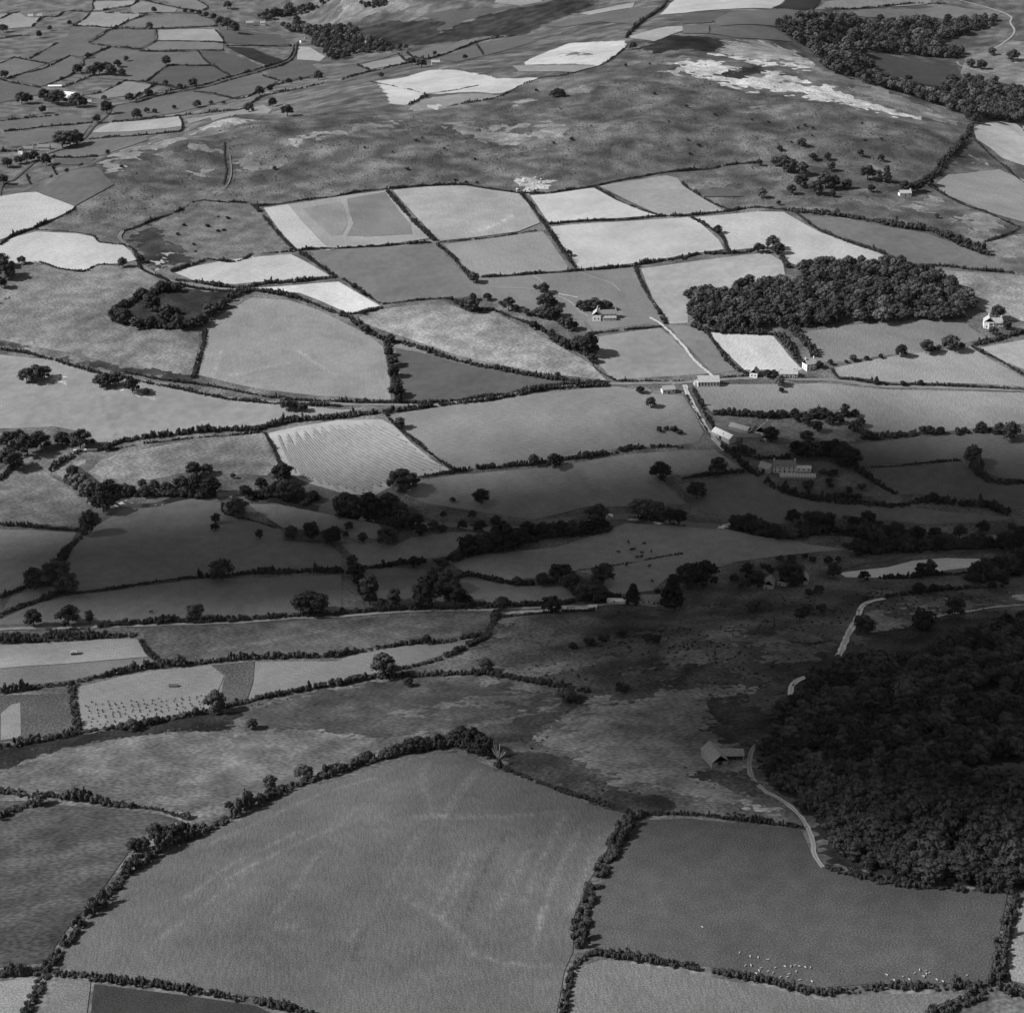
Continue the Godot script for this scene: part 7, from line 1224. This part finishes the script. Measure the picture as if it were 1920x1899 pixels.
func make_trees() -> void:
	bark = plain(0.07)
	for t in [0.032, 0.046, 0.064, 0.12]:
		var m := StandardMaterial3D.new()
		m.albedo_color = grey(t)
		m.vertex_color_use_as_albedo = true
		m.roughness = 0.9
		m.metallic_specular = 0.2
		m.backlight = grey(0.12)
		m.backlight_enabled = true
		leaf_mats.append(m)
	var r := RandomNumberGenerator.new()
	r.seed = 77
	# unit height 1 m: 0 round, 1 tall, 2 conifer, 3 willow, 4 bare, 5 bush
	for kind in 6:
		crowns[kind] = []
		trunks[kind] = []
		for variant in (5 if kind == 0 else 3):
			var lv := Leaves.new()
			var st := SurfaceTool.new()
			st.begin(Mesh.PRIMITIVE_TRIANGLES)
			var lobes := []
			if kind in [0, 3]:
				limb(st, Vector3(0, -0.05, 0), Vector3(r.randf_range(-0.02, 0.02), 0.34, 0), 0.034, 0.024)
				var spread := r.randf_range(0.26, 0.34)
				var count := r.randi_range(11, 15)
				for k in count:
					var ang := TAU * k * 0.382 + r.randf_range(-0.4, 0.4)
					var hgt := 0.3 + 0.5 * (k + 0.5) / count + r.randf_range(-0.05, 0.05)
					var ring := sqrt(maxf(0.0, 1.0 - pow((hgt - 0.46) / 0.42, 2.0))) * spread * r.randf_range(0.7, 1.1)
					var p := Vector3(cos(ang) * ring, hgt, sin(ang) * ring)
					lobes.append([p, r.randf_range(0.12, 0.19)])
					if k % 3 == 0:
						limb(st, Vector3(0, 0.24 + 0.02 * (k % 4), 0), p, 0.014, 0.005, 5)
				lobes.append([Vector3(0, 0.52, 0), 0.24])
				lobes.append([Vector3(r.randf_range(-0.05, 0.05), 0.84, 0), 0.15])
			elif kind == 1:
				limb(st, Vector3(0, -0.05, 0), Vector3(0, 0.5, 0), 0.026, 0.014)
				for k in 12:
					var hh := 0.2 + 0.68 * (k + 0.5) / 12.0
					var rr := 0.17 * sin(PI * clampf((hh - 0.05) / 1.0, 0.0, 1.0)) * r.randf_range(0.6, 1.1)
					var ang := k * 2.4
					lobes.append([Vector3(cos(ang) * rr, hh, sin(ang) * rr), r.randf_range(0.1, 0.145)])
					if k % 3 == 0:
						limb(st, Vector3(0, hh - 0.1, 0), Vector3(cos(ang) * rr, hh, sin(ang) * rr), 0.01, 0.004, 5)
			elif kind == 2:
				limb(st, Vector3(0, -0.05, 0), Vector3(0, 0.95, 0), 0.024, 0.006)
				for k in 9:
					var hh := 0.14 + 0.8 * k / 9.0
					var rr := 0.2 * (1.0 - hh) + 0.02
					for q in 4:
						var ang := TAU * q / 4.0 + k * 0.7
						lobes.append([Vector3(cos(ang) * rr, hh, sin(ang) * rr), rr * 0.7 + 0.012])
			elif kind == 4:
				limb(st, Vector3(0, -0.05, 0), Vector3(0.02, 0.35, 0), 0.03, 0.02)
				for k in 14:
					var ang := k * 2.4
					var top := Vector3(cos(ang) * 0.28, 0.6 + 0.4 * fposmod(k * 0.37, 1.0), sin(ang) * 0.28)
					limb(st, Vector3(0.02, 0.3, 0), top, 0.014, 0.004, 5)
					limb(st, top * 0.7 + Vector3(0, 0.1, 0), top + Vector3(r.randf_range(-0.1, 0.1), 0.12, r.randf_range(-0.1, 0.1)), 0.007, 0.003, 4)
			else:
				limb(st, Vector3(0, -0.08, 0), Vector3(0, 0.4, 0), 0.05, 0.03)
				for k in 7:
					var ang := k * 2.4
					var rr := 0.36 * sqrt(fposmod(k * 0.618, 1.0))
					lobes.append([Vector3(cos(ang) * rr, 0.4 + 0.3 * r.randf(), sin(ang) * rr), r.randf_range(0.2, 0.3)])
			for l in lobes:
				var rad: float = l[1]
				var flat := Vector3(rad * 1.05, rad * (0.55 if kind == 2 else 0.88), rad * 1.05)
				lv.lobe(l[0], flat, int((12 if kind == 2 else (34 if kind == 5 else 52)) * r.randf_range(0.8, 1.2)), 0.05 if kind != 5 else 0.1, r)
			crowns[kind].append(lv.mesh() if lobes.size() else null)
			trunks[kind].append(st.commit())
	for variant in 4:
		var lv := Leaves.new()
		for k in 4:
			lv.lobe(Vector3(r.randf_range(-0.28, 0.28), r.randf_range(0.3, 0.66), r.randf_range(-0.28, 0.28)), Vector3(0.3, 0.34, 0.3) * r.randf_range(0.8, 1.15), 30, 0.13, r)
		bush_meshes.append(lv.mesh())

func put_tree(kind: int, x: float, z: float, h: float, label: String, group: String, called: String, category: String, dark := -1) -> void:
	var o := Node3D.new()
	o.position = ground(x, z)
	o.rotation.y = rng.randf() * TAU
	var wide := rng.randf_range(1.0, 1.35)
	o.scale = Vector3(h * wide, h, h * wide)
	tag(o, called, label, category, group)
	var k := rng.randi() % (crowns[kind] as Array).size()
	part(o, "stem" if kind == 5 else "trunk", trunks[kind][k], bark if kind != 4 else pale_bark)
	if crowns[kind][k]:
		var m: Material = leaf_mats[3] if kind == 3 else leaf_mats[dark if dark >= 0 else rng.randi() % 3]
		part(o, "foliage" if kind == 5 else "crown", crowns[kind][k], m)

var pale_bark: StandardMaterial3D

func build_trees() -> void:
	pale_bark = plain(0.4)
	for t in TREES:
		var phrase: String = t[0]
		var n: int = t[1].size() / 4
		var count := {}
		for i in n:
			var kd: int = t[1][4 * i]
			count[kd] = count.get(kd, 0) + 1
		var at := {}
		for i in n:
			var kd: int = t[1][4 * i]
			at[kd] = at.get(kd, 0) + 1
			var look: String = TREE_LOOKS[kd]
			var label := "%s %s" % [look, phrase]
			if count[kd] > 1:
				label = "%s %s from left %s" % [ORDINALS[at[kd] - 1], look, phrase]
			put_tree(kd, t[1][4 * i + 1], t[1][4 * i + 2], t[1][4 * i + 3], label, "" if n == 1 else "trees " + phrase, t[2] if kd == 0 else TREE_NAMES[kd], "bush" if kd == 5 else "tree")

func build_gorse() -> void:
	for i in GORSE.size() / 2:
		put_tree(5, GORSE[2 * i], GORSE[2 * i + 1], rng.randf_range(2.2, 4.0), "small dark gorse bush dotted on the open heather hill", "gorse bushes on the heather hill", "gorse_bush", "bush", 0)

func multimesh(parent: Node3D, called: String, mesh: Mesh, mat: Material, xf: Array, tones: Array) -> MultiMeshInstance3D:
	var mm := MultiMesh.new()
	mm.transform_format = MultiMesh.TRANSFORM_3D
	mm.use_colors = true
	mm.mesh = mesh
	mm.instance_count = xf.size()
	for i in xf.size():
		mm.set_instance_transform(i, xf[i])
		mm.set_instance_color(i, Color(tones[i], tones[i], tones[i]))
	var o := MultiMeshInstance3D.new()
	o.multimesh = mm
	o.material_override = mat
	o.name = called
	o.set_meta("kind", "stuff")
	parent.add_child(o, true)
	return o

func build_hedges() -> void:
	for hd in HEDGES:
		var distant := 1.35 if hd[3][1] < -1900.0 else 1.02
		var h: float = hd[1] * distant
		var w: float = hd[2] * distant
		var step := clampf(w * 0.36, 0.9, 2.0)
		var line := resample(hd[3], step)
		var far := -line[0].y > 1900.0
		var base := ground(line[0].x, line[0].y)
		var o := Node3D.new()
		o.position = base
		tag(o, "hedge", hd[0], "hedge", "field hedges")
		var xf := []
		var tones := []
		var swell := rng.randf() * 100.0
		for i in line.size():
			var dir := (line[mini(i + 1, line.size() - 1)] - line[maxi(i - 1, 0)]).normalized()
			var side := Vector2(-dir.y, dir.x)
			var run := patchy.get_noise_2d(i * step * 2.2 + swell * 37.0, swell * 91.0)
			var s := clampf(1.0 + 1.1 * run + 0.5 * blotch.get_noise_2d(i * step * 2.0, swell * 53.0), 0.45, 1.75)
			if rng.randf() < 0.04 or (i > 4 and i < line.size() - 4 and patchy.get_noise_2d(i * step * 5.0 - swell * 11.0, swell * 17.0) < -0.47):
				continue
			for q in (1 if far or w < 2.3 else 2):
				var off := rng.randf_range(-0.22, 0.22) * w + (0.0 if far or w < 2.3 else (q - 0.5) * w * 0.42)
				var p := line[i] + side * off + dir * rng.randf_range(-0.4, 0.4) * step
				var hh := h * s * rng.randf_range(0.75, 1.15) * (1.6 if rng.randf() < 0.05 else 1.0)
				var ww := maxf(step * 1.4, w * 0.54) * rng.randf_range(0.7, 1.3) * lerpf(1.0, s, 0.4)
				var b := Basis(Vector3.UP, rng.randf() * TAU).scaled(Vector3(ww, hh, ww))
				xf.append(Transform3D(b, ground(p.x, p.y, -0.15) - base))
				tones.append(rng.randf_range(0.75, 1.6))
		multimesh(o, "foliage", bush_meshes[rng.randi() % 4], leaf_mats[1], xf, tones)

func build_scrub() -> void:
	for sc in SCRUB:
		var poly := points(sc[3])
		var lo := poly[0]
		var hi := poly[0]
		for p in poly:
			lo = lo.min(p)
			hi = hi.max(p)
		var xf := []
		var tones := []
		var n := int((hi.x - lo.x) * (hi.y - lo.y) * sc[1])
		for i in n:
			var p := Vector2(rng.randf_range(lo.x, hi.x), rng.randf_range(lo.y, hi.y))
			if patchy.get_noise_2d(p.x * 2.0, p.y * 2.0) + 0.5 * blotch.get_noise_2d(p.x, p.y) < rng.randf_range(-0.35, 0.35) or not Geometry2D.is_point_in_polygon(p, poly):
				continue
			var g: float = sc[2] * rng.randf_range(0.5, 1.3)
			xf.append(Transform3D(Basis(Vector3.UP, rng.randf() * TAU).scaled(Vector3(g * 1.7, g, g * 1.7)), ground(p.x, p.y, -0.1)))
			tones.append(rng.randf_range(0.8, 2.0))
		var o := multimesh(self, numbered(sc[0]), bush_meshes[rng.randi() % 4], leaf_mats[1], xf, tones)
		o.set_meta("label", sc[4])
		o.set_meta("category", "scrub")

func build_woods() -> void:
	for wd in WOODS:
		var poly := points(wd[4])
		var sp: float = wd[1]
		var th: float = wd[2]
		var lo := poly[0]
		var hi := poly[0]
		for p in poly:
			lo = lo.min(p)
			hi = hi.max(p)
		var all := []
		var z := lo.y
		while z < hi.y:
			var x := lo.x + (sp * 0.5 if int(z / sp) % 2 else 0.0)
			while x < hi.x:
				var p := Vector2(x, z) + Vector2(rng.randf_range(-0.4, 0.4), rng.randf_range(-0.4, 0.4)) * sp
				if Geometry2D.is_point_in_polygon(p, poly) and rng.randf() < 0.93 and blotch.get_noise_2d(x * 0.8, z * 0.8) > -0.34:
					all.append(p)
				x += sp
			z += sp
		all.sort_custom(func(a, b): return a.y > b.y)
		var keep: int = mini(wd[3], all.size())
		for i in keep:
			# spread through the wood in the larger woods
			var p: Vector2 = all[i]
			var grow: float = th * rng.randf_range(0.6, 1.25) * (1.35 if rng.randf() < 0.1 else 1.0)
			var form := 0
			if wd[5] == "plantation_tree":
				form = [0, 0, 0, 0, 1, 0, 3, 0][rng.randi() % 8]
			elif rng.randf() < 0.12:
				form = 1
			put_tree(form, p.x, p.y, grow, "leafy tree crowded in the near part of the %s" % wd[0], "near trees of the %s" % wd[0], wd[5], "tree", 1 + rng.randi() % 2)
		if keep < all.size():
			var xf := {}
			var tn := {}
			for i in range(keep, all.size()):
				var p: Vector2 = all[i]
				var v := rng.randi() % 5
				if not xf.has(v):
					xf[v] = []
					tn[v] = []
				var g := th * rng.randf_range(0.6, 1.25) * (1.35 if rng.randf() < 0.1 else 1.0)
				var wide := g * rng.randf_range(0.95, 1.25)
				xf[v].append(Transform3D(Basis(Vector3.UP, rng.randf() * TAU).scaled(Vector3(wide, g, wide)), ground(p.x, p.y)))
				tn[v].append(0.7 + 1.9 * pow(rng.randf(), 1.5))
			var o := Node3D.new()
			o.set_meta("kind", "stuff")
			tag(o, "woodland", "dense dark canopy of the farther part of the %s" % wd[0], "wood")
			for v in xf:
				multimesh(o, "canopy", crowns[0][v], leaf_mats[1], xf[v], tn[v])

# ------------------------------------------------------------------ buildings
func quad(st: SurfaceTool, a: Vector3, b: Vector3, c: Vector3, d: Vector3) -> void:
	var n := (c - a).cross(b - a).normalized()
	for p in [a, b, c, a, c, d]:
		st.set_normal(n)
		st.add_vertex(p)

func box_mesh(x: float, y: float, z: float) -> BoxMesh:
	var b := BoxMesh.new()
	b.size = Vector3(x, y, z)
	return b

func gable_walls(l: float, w: float, e: float, r: float, open_front: bool) -> ArrayMesh:
	var st := SurfaceTool.new()
	st.begin(Mesh.PRIMITIVE_TRIANGLES)
	var x := l / 2
	var z := w / 2
	var d := -1.5
	if not open_front:
		quad(st, Vector3(-x, d, z), Vector3(-x, e, z), Vector3(x, e, z), Vector3(x, d, z))
	quad(st, Vector3(x, d, -z), Vector3(x, e, -z), Vector3(-x, e, -z), Vector3(-x, d, -z))
	for s in [-1.0, 1.0]:
		quad(st, Vector3(s * x, d, -s * z), Vector3(s * x, e, -s * z), Vector3(s * x, e, s * z), Vector3(s * x, d, s * z))
		var n := Vector3(s, 0, 0)
		for p in [Vector3(s * x, e, z), Vector3(s * x, e + r, 0), Vector3(s * x, e, -z)]:
			st.set_normal(n)
			st.add_vertex(p)
	return st.commit()

func roof_slab(l: float, w: float, e: float, r: float, side: float) -> ArrayMesh:
	var st := SurfaceTool.new()
	st.begin(Mesh.PRIMITIVE_TRIANGLES)
	var x := l / 2 + 0.25
	var z := w / 2
	var over := 0.3
	var drop := over * r / z
	var t := 0.18
	var a := Vector3(-x, e + r + 0.06, 0)
	var b := Vector3(x, e + r + 0.06, 0)
	var c := Vector3(x, e - drop + 0.06, side * (z + over))
	var d := Vector3(-x, e - drop + 0.06, side * (z + over))
	var up := Vector3(0, t, 0)
	quad(st, a + up, b + up, c + up, d + up)
	quad(st, a, d, c, b)
	quad(st, d, d + up, c + up, c)
	quad(st, a, a + up, d + up, d)
	quad(st, b, c, c + up, b + up)
	return st.commit()

func build_buildings() -> void:
	var glass := plain(0.02, 0.1)
	var frame := plain(0.6)
	var dark := plain(0.03)
	var pane := StandardMaterial3D.new()
	pane.albedo_color = Color(0.75, 0.75, 0.75, 0.45)
	pane.transparency = BaseMaterial3D.TRANSPARENCY_ALPHA
	pane.roughness = 0.1
	var cache := {}
	for bd in BUILDINGS:
		var first: Array = bd[3][0]
		var root := Node3D.new()
		root.position = ground(first[0], first[1])
		tag(root, bd[0], bd[1], bd[2])
		for bl in bd[3]:
			var l: float = bl[2]
			var w: float = bl[3]
			var e: float = bl[4]
			var r: float = bl[5]
			var o: Dictionary = bl[9]
			var base := Transform3D(Basis(Vector3.UP, deg_to_rad(bl[6])), ground(bl[0], bl[1], -0.1) - root.position)
			for k in [bl[7], bl[8]]:
				if not cache.has(k):
					var m := plain(k, 0.85)
					m.albedo_texture = noise_texture_cached()
					m.uv1_triplanar = true
					m.uv1_scale = Vector3(0.12, 0.12, 0.12)
					cache[k] = m
			var wall_mat: Material = pane if o.has("glass") else cache[bl[7]]
			var roof_mat: Material = pane if o.has("glass") else cache[bl[8]]
			var wall := part(root, "wall", gable_walls(l, w, e, r, o.has("open")), wall_mat, base)
			var roofs := []
			for s in [1.0, -1.0]:
				roofs.append(part(root, "roof_slope", roof_slab(l, w, e, r, s), roof_mat, base))
			for k in int(o.get("chim", 0)):
				var cx := (l / 2 - 0.6) * (1 if k == 0 else -1)
				part(roofs[0], "chimney", box_mesh(0.9, 2.0, 0.8), cache[bl[7]], Transform3D(Basis(), Vector3(cx, e + r + 0.55, 0)))
			var nw := int(o.get("win", 0))
			var tall := o.has("tall")
			for k in nw:
				var wx := -l / 2 + l * (k + 0.5) / nw
				if o.has("door") and k == nw / 2:
					part(wall, "door", box_mesh(1.1, 2.1, 0.1), dark, Transform3D(Basis(), Vector3(wx, 1.0, w / 2 + 0.03)))
					if e > 4.0:
						part(wall, "window", box_mesh(0.9, 1.1, 0.1), glass, Transform3D(Basis(), Vector3(wx, 3.5, w / 2 + 0.03)))
					continue
				for level in ([1.9] if tall or e < 4.0 else [1.3, 3.6]):
					var wh := 2.6 if tall else 1.2
					part(wall, "window_frame", box_mesh(1.2, wh + 0.25, 0.1), frame, Transform3D(Basis(), Vector3(wx, level, w / 2 + 0.03)))
					part(wall, "window", box_mesh(0.95, wh, 0.1), glass, Transform3D(Basis(), Vector3(wx, level, w / 2 + 0.06)))
			if nw == 0 and o.has("door"):
				part(wall, "door", box_mesh(2.4, 2.4, 0.1), dark, Transform3D(Basis(), Vector3(0, 1.15, w / 2 + 0.03)))
			for k in int(o.get("gwin", 0)):
				for s in [-1.0, 1.0]:
					var gz := 0.0 if k == 2 else (k - 0.5) * w * 0.42
					part(wall, "window", box_mesh(0.1, 1.2, 0.95), glass, Transform3D(Basis(), Vector3(s * (l / 2 + 0.03), e * 0.72 if k == 2 else 1.4, gz)))
			if o.has("gdoor"):
				for s in [-1.0, 1.0]:
					part(wall, "doorway", box_mesh(0.1, 2.2, 2.2), dark, Transform3D(Basis(), Vector3(s * (l / 2 + 0.03), e - 0.6, 0)))
			if o.has("open"):
				for k in 4:
					part(wall, "post", box_mesh(0.25, e + 0.8, 0.25), frame if k == 3 else dark, Transform3D(Basis(), Vector3(-l / 2 + 0.3 + (l - 0.6) * k / 3.0, e / 2 - 0.4, w / 2 - 0.1)))
			if o.has("porch"):
				var at := base * Transform3D(Basis(), Vector3(-l / 2 - 1.2, 0, 0))
				part(root, "porch", gable_walls(2.4, 3.4, 2.4, 1.4, false), cache[bl[7]], at)
				for s in [1.0, -1.0]:
					part(root, "porch_roof", roof_slab(2.2, 3.4, 2.4, 1.4, s), cache[bl[8]], at)
			if o.has("glass"):
				for k in 13:
					for s in [1.0, -1.0]:
						var rib := Basis(Vector3.RIGHT, s * atan2(r, w / 2))
						part(roofs[0], "glazing_bar", box_mesh(0.14, 0.14, Vector2(r, w / 2).length() + 0.3), frame, Transform3D(rib, Vector3(-l / 2 + l * k / 12.0, e + r / 2 + 0.28, s * w / 4)))

var wall_texture: NoiseTexture2D

func noise_texture_cached() -> NoiseTexture2D:
	if wall_texture == null:
		wall_texture = noise_texture(31, 0.02, 5, 0.72, 1.0, 0.2, 0.7)
		wall_texture.width = 256
		wall_texture.height = 256
	return wall_texture

# ------------------------------------------------------------------ small things
func swept(st: SurfaceTool, path: Array, radii: Array) -> void:
	for i in path.size() - 1:
		limb(st, path[i], path[i + 1], radii[i], radii[i + 1], 7)

func animal(size: float) -> ArrayMesh:
	var st := SurfaceTool.new()
	st.begin(Mesh.PRIMITIVE_TRIANGLES)
	var s := size
	swept(st, [Vector3(-0.56, 0.66, 0) * s, Vector3(-0.5, 0.68, 0) * s, Vector3(-0.3, 0.66, 0) * s, Vector3(0.05, 0.62, 0) * s, Vector3(0.32, 0.66, 0) * s, Vector3(0.48, 0.74, 0) * s, Vector3(0.62, 0.72, 0) * s, Vector3(0.8, 0.52, 0) * s, Vector3(0.86, 0.44, 0) * s], [0.02 * s, 0.17 * s, 0.23 * s, 0.24 * s, 0.22 * s, 0.14 * s, 0.11 * s, 0.08 * s, 0.02 * s])
	for x in [-0.4, 0.34]:
		for z in [-0.11, 0.11]:
			swept(st, [Vector3(x, 0.55, z) * s, Vector3(x + 0.02, 0.3, z) * s, Vector3(x, 0.0, z) * s], [0.09 * s, 0.05 * s, 0.035 * s])
	for z in [-1.0, 1.0]:
		swept(st, [Vector3(0.6, 0.78, z * 0.06) * s, Vector3(0.58, 0.8, z * 0.17) * s], [0.035 * s, 0.01 * s])
	swept(st, [Vector3(-0.55, 0.7, 0) * s, Vector3(-0.62, 0.45, 0) * s], [0.03 * s, 0.015 * s])
	return st.commit()

func build_small_things() -> void:
	var wool := plain(0.42)
	var hide := plain(0.03)
	var sheep := animal(0.78)
	var cow := animal(2.1)
	for herd in SHEEP:
		for i in herd[1].size() / 2:
			var o := Node3D.new()
			o.position = ground(herd[1][2 * i], herd[1][2 * i + 1], 0.2)
			o.rotation.y = rng.randf() * TAU
			tag(o, "sheep", "small white sheep " + herd[0], "sheep", "sheep " + herd[0])
			part(o, "body", sheep, wool)
	for herd in CATTLE:
		for i in herd[1].size() / 2:
			var o := Node3D.new()
			o.position = ground(herd[1][2 * i], herd[1][2 * i + 1], 0.2)
			o.rotation.y = rng.randf() * TAU
			tag(o, "cow", "dark cow " + herd[0], "cow", "cattle " + herd[0])
			part(o, "body", cow, hide)
	var st := SurfaceTool.new()
	st.begin(Mesh.PRIMITIVE_TRIANGLES)
	for k in 6:
		var x := (k / 2 - 1) * 0.5
		var z := 0.42 if k % 2 else -0.42
		swept(st, [Vector3(x, -0.1, z), Vector3(x, 0.75, z * 0.45), Vector3(x, 1.0, z * 0.2), Vector3(x, 1.45, -z * 0.25)], [0.26, 0.17, 0.13, 0.3])
	var stook := st.commit()
	var straw := plain(0.16)
	for i in STOOKS.size() / 2:
		var o := Node3D.new()
		o.position = ground(STOOKS[2 * i], STOOKS[2 * i + 1], 0.2)
		o.rotation.y = 0.5 + rng.randf_range(-0.3, 0.3)
		o.scale = Vector3.ONE * rng.randf_range(0.5, 0.68)
		tag(o, "corn_stook", "small dark stook in the rows on the stook field", "stook", "corn stooks in rows")
		part(o, "sheaves", stook, straw)
	var hay := StandardMaterial3D.new()
	hay.vertex_color_use_as_albedo = true
	hay.roughness = 1.0
	for s in SWATHS:
		var o := MeshInstance3D.new()
		o.mesh = ribbon(resample(s, 2.5), 1.9, 0.25, 0.17, 0.6, 0.3)
		o.material_override = hay
		tag(o, "hay_swath", "curved row of cut hay in the swathed hayfield", "swath", "hay swaths of the central hayfield")
	# boulders of the little quarry under the hill
	var rock := plain(0.4)
	for i in 16:
		var lv := Leaves.new()
		lv.blob(Vector3.ZERO, Vector3(1.4, 1.0, 1.2) * rng.randf_range(0.7, 1.5), rng, 1.0)
		var o := Node3D.new()
		var q: Array = QUARRY
		o.position = ground(q[0] + rng.randf_range(-16, 16), q[1] + rng.randf_range(-14, 14), 0.6)
		tag(o, "boulder", "pale boulder in the quarry scar at the hill foot", "boulder", "boulders of the quarry scar")
		part(o, "rock", lv.mesh(), rock)

func build_clouds() -> void:
	var m := plain(0.85)
	for cl in CLOUDS:
		var poly := ragged(points(cl), 26.0, 40.0)
		var cell := 45.0
		var lo := poly[0]
		var hi := poly[0]
		for p in poly:
			lo = lo.min(p)
			hi = hi.max(p)
		var v := PackedVector3Array()
		var n := PackedVector3Array()
		var idx := PackedInt32Array()
		for layer in 2:
			for j in int((hi.y - lo.y) / cell) + 1:
				for i in int((hi.x - lo.x) / cell) + 1:
					var a := lo + Vector2(i, j) * cell
					for piece in Geometry2D.intersect_polygons(PackedVector2Array([a, a + Vector2(cell, 0), a + Vector2(cell, cell), a + Vector2(0, cell)]), poly):
						var tri := Geometry2D.triangulate_polygon(piece)
						var base := v.size()
						for p in piece:
							var near := 1e9
							for k in poly.size():
								near = minf(near, p.distance_to(Geometry2D.get_closest_point_to_segment(p, poly[k], poly[(k + 1) % poly.size()])))
							var thick := sqrt(near) * 9.0 * (1.0 + 0.6 * blotch.get_noise_2d(p.x * 0.3, p.y * 0.3))
							v.append(Vector3(p.x, 2000.0 + (thick if layer == 0 else -0.15 * thick), p.y))
							n.append(Vector3.UP if layer == 0 else Vector3.DOWN)
						for t in tri:
							idx.append(base + t)
		var o := MeshInstance3D.new()
		o.mesh = array_mesh(v, n, PackedColorArray(), PackedVector2Array(), idx)
		o.material_override = m
		structure(o, "cloud_out_of_view")  # out of view above the camera, outlined to shade the valley and lower wood

func _ready() -> void:
	# camera
	var cam := Camera3D.new()
	cam.position = Vector3(0, 450, 0)
	cam.rotation_degrees = Vector3(-24, 0, 0)
	cam.fov = 35.0
	cam.near = 5.0
	cam.far = 30000.0
	add_child(cam)
	cam.current = true
	# sky
	var sky_mat := ProceduralSkyMaterial.new()
	sky_mat.sky_top_color = grey(0.3)
	sky_mat.sky_horizon_color = grey(0.5)
	sky_mat.sky_curve = 0.2
	sky_mat.ground_bottom_color = grey(0.1)
	sky_mat.ground_horizon_color = grey(0.4)
	sky_mat.sun_angle_max = 1.0
	var sky := Sky.new()
	sky.sky_material = sky_mat
	var env := Environment.new()
	env.background_mode = Environment.BG_SKY
	env.sky = sky
	env.background_energy_multiplier = 0.56
	env.tonemap_mode = Environment.TONE_MAPPER_LINEAR
	env.tonemap_exposure = 1.5
	env.sdfgi_enabled = true
	env.ssao_enabled = true
	env.ssil_enabled = true
	env.fog_enabled = HAZE > 0.0
	env.fog_density = HAZE
	env.fog_light_color = grey(0.75)
	var we := WorldEnvironment.new()
	we.environment = env
	add_child(we)
	# sun: low on the left, a little behind the viewer
	var sun := DirectionalLight3D.new()
	sun.rotation_degrees = Vector3(-SUN_ELEVATION, -90.0 + SUN_AZIMUTH, 0)
	sun.light_energy = 1.6
	sun.light_angular_distance = 2.0
	sun.shadow_enabled = true
	add_child(sun)

	rng.seed = 2024
	bump = noise(3, 0.016, 1)
	broad = noise(21, 0.0052, 3)
	patchy = noise(5, 0.012, 4)
	blotch = noise(8, 0.045, 4)
	build_grid()
	make_ground_materials()
	build_terrain()
	build_fields()
	build_roads()
	build_clouds()
	make_trees()
	build_buildings()
	build_hedges()
	build_trees()
	build_gorse()
	build_scrub()
	build_woods()
	build_small_things()
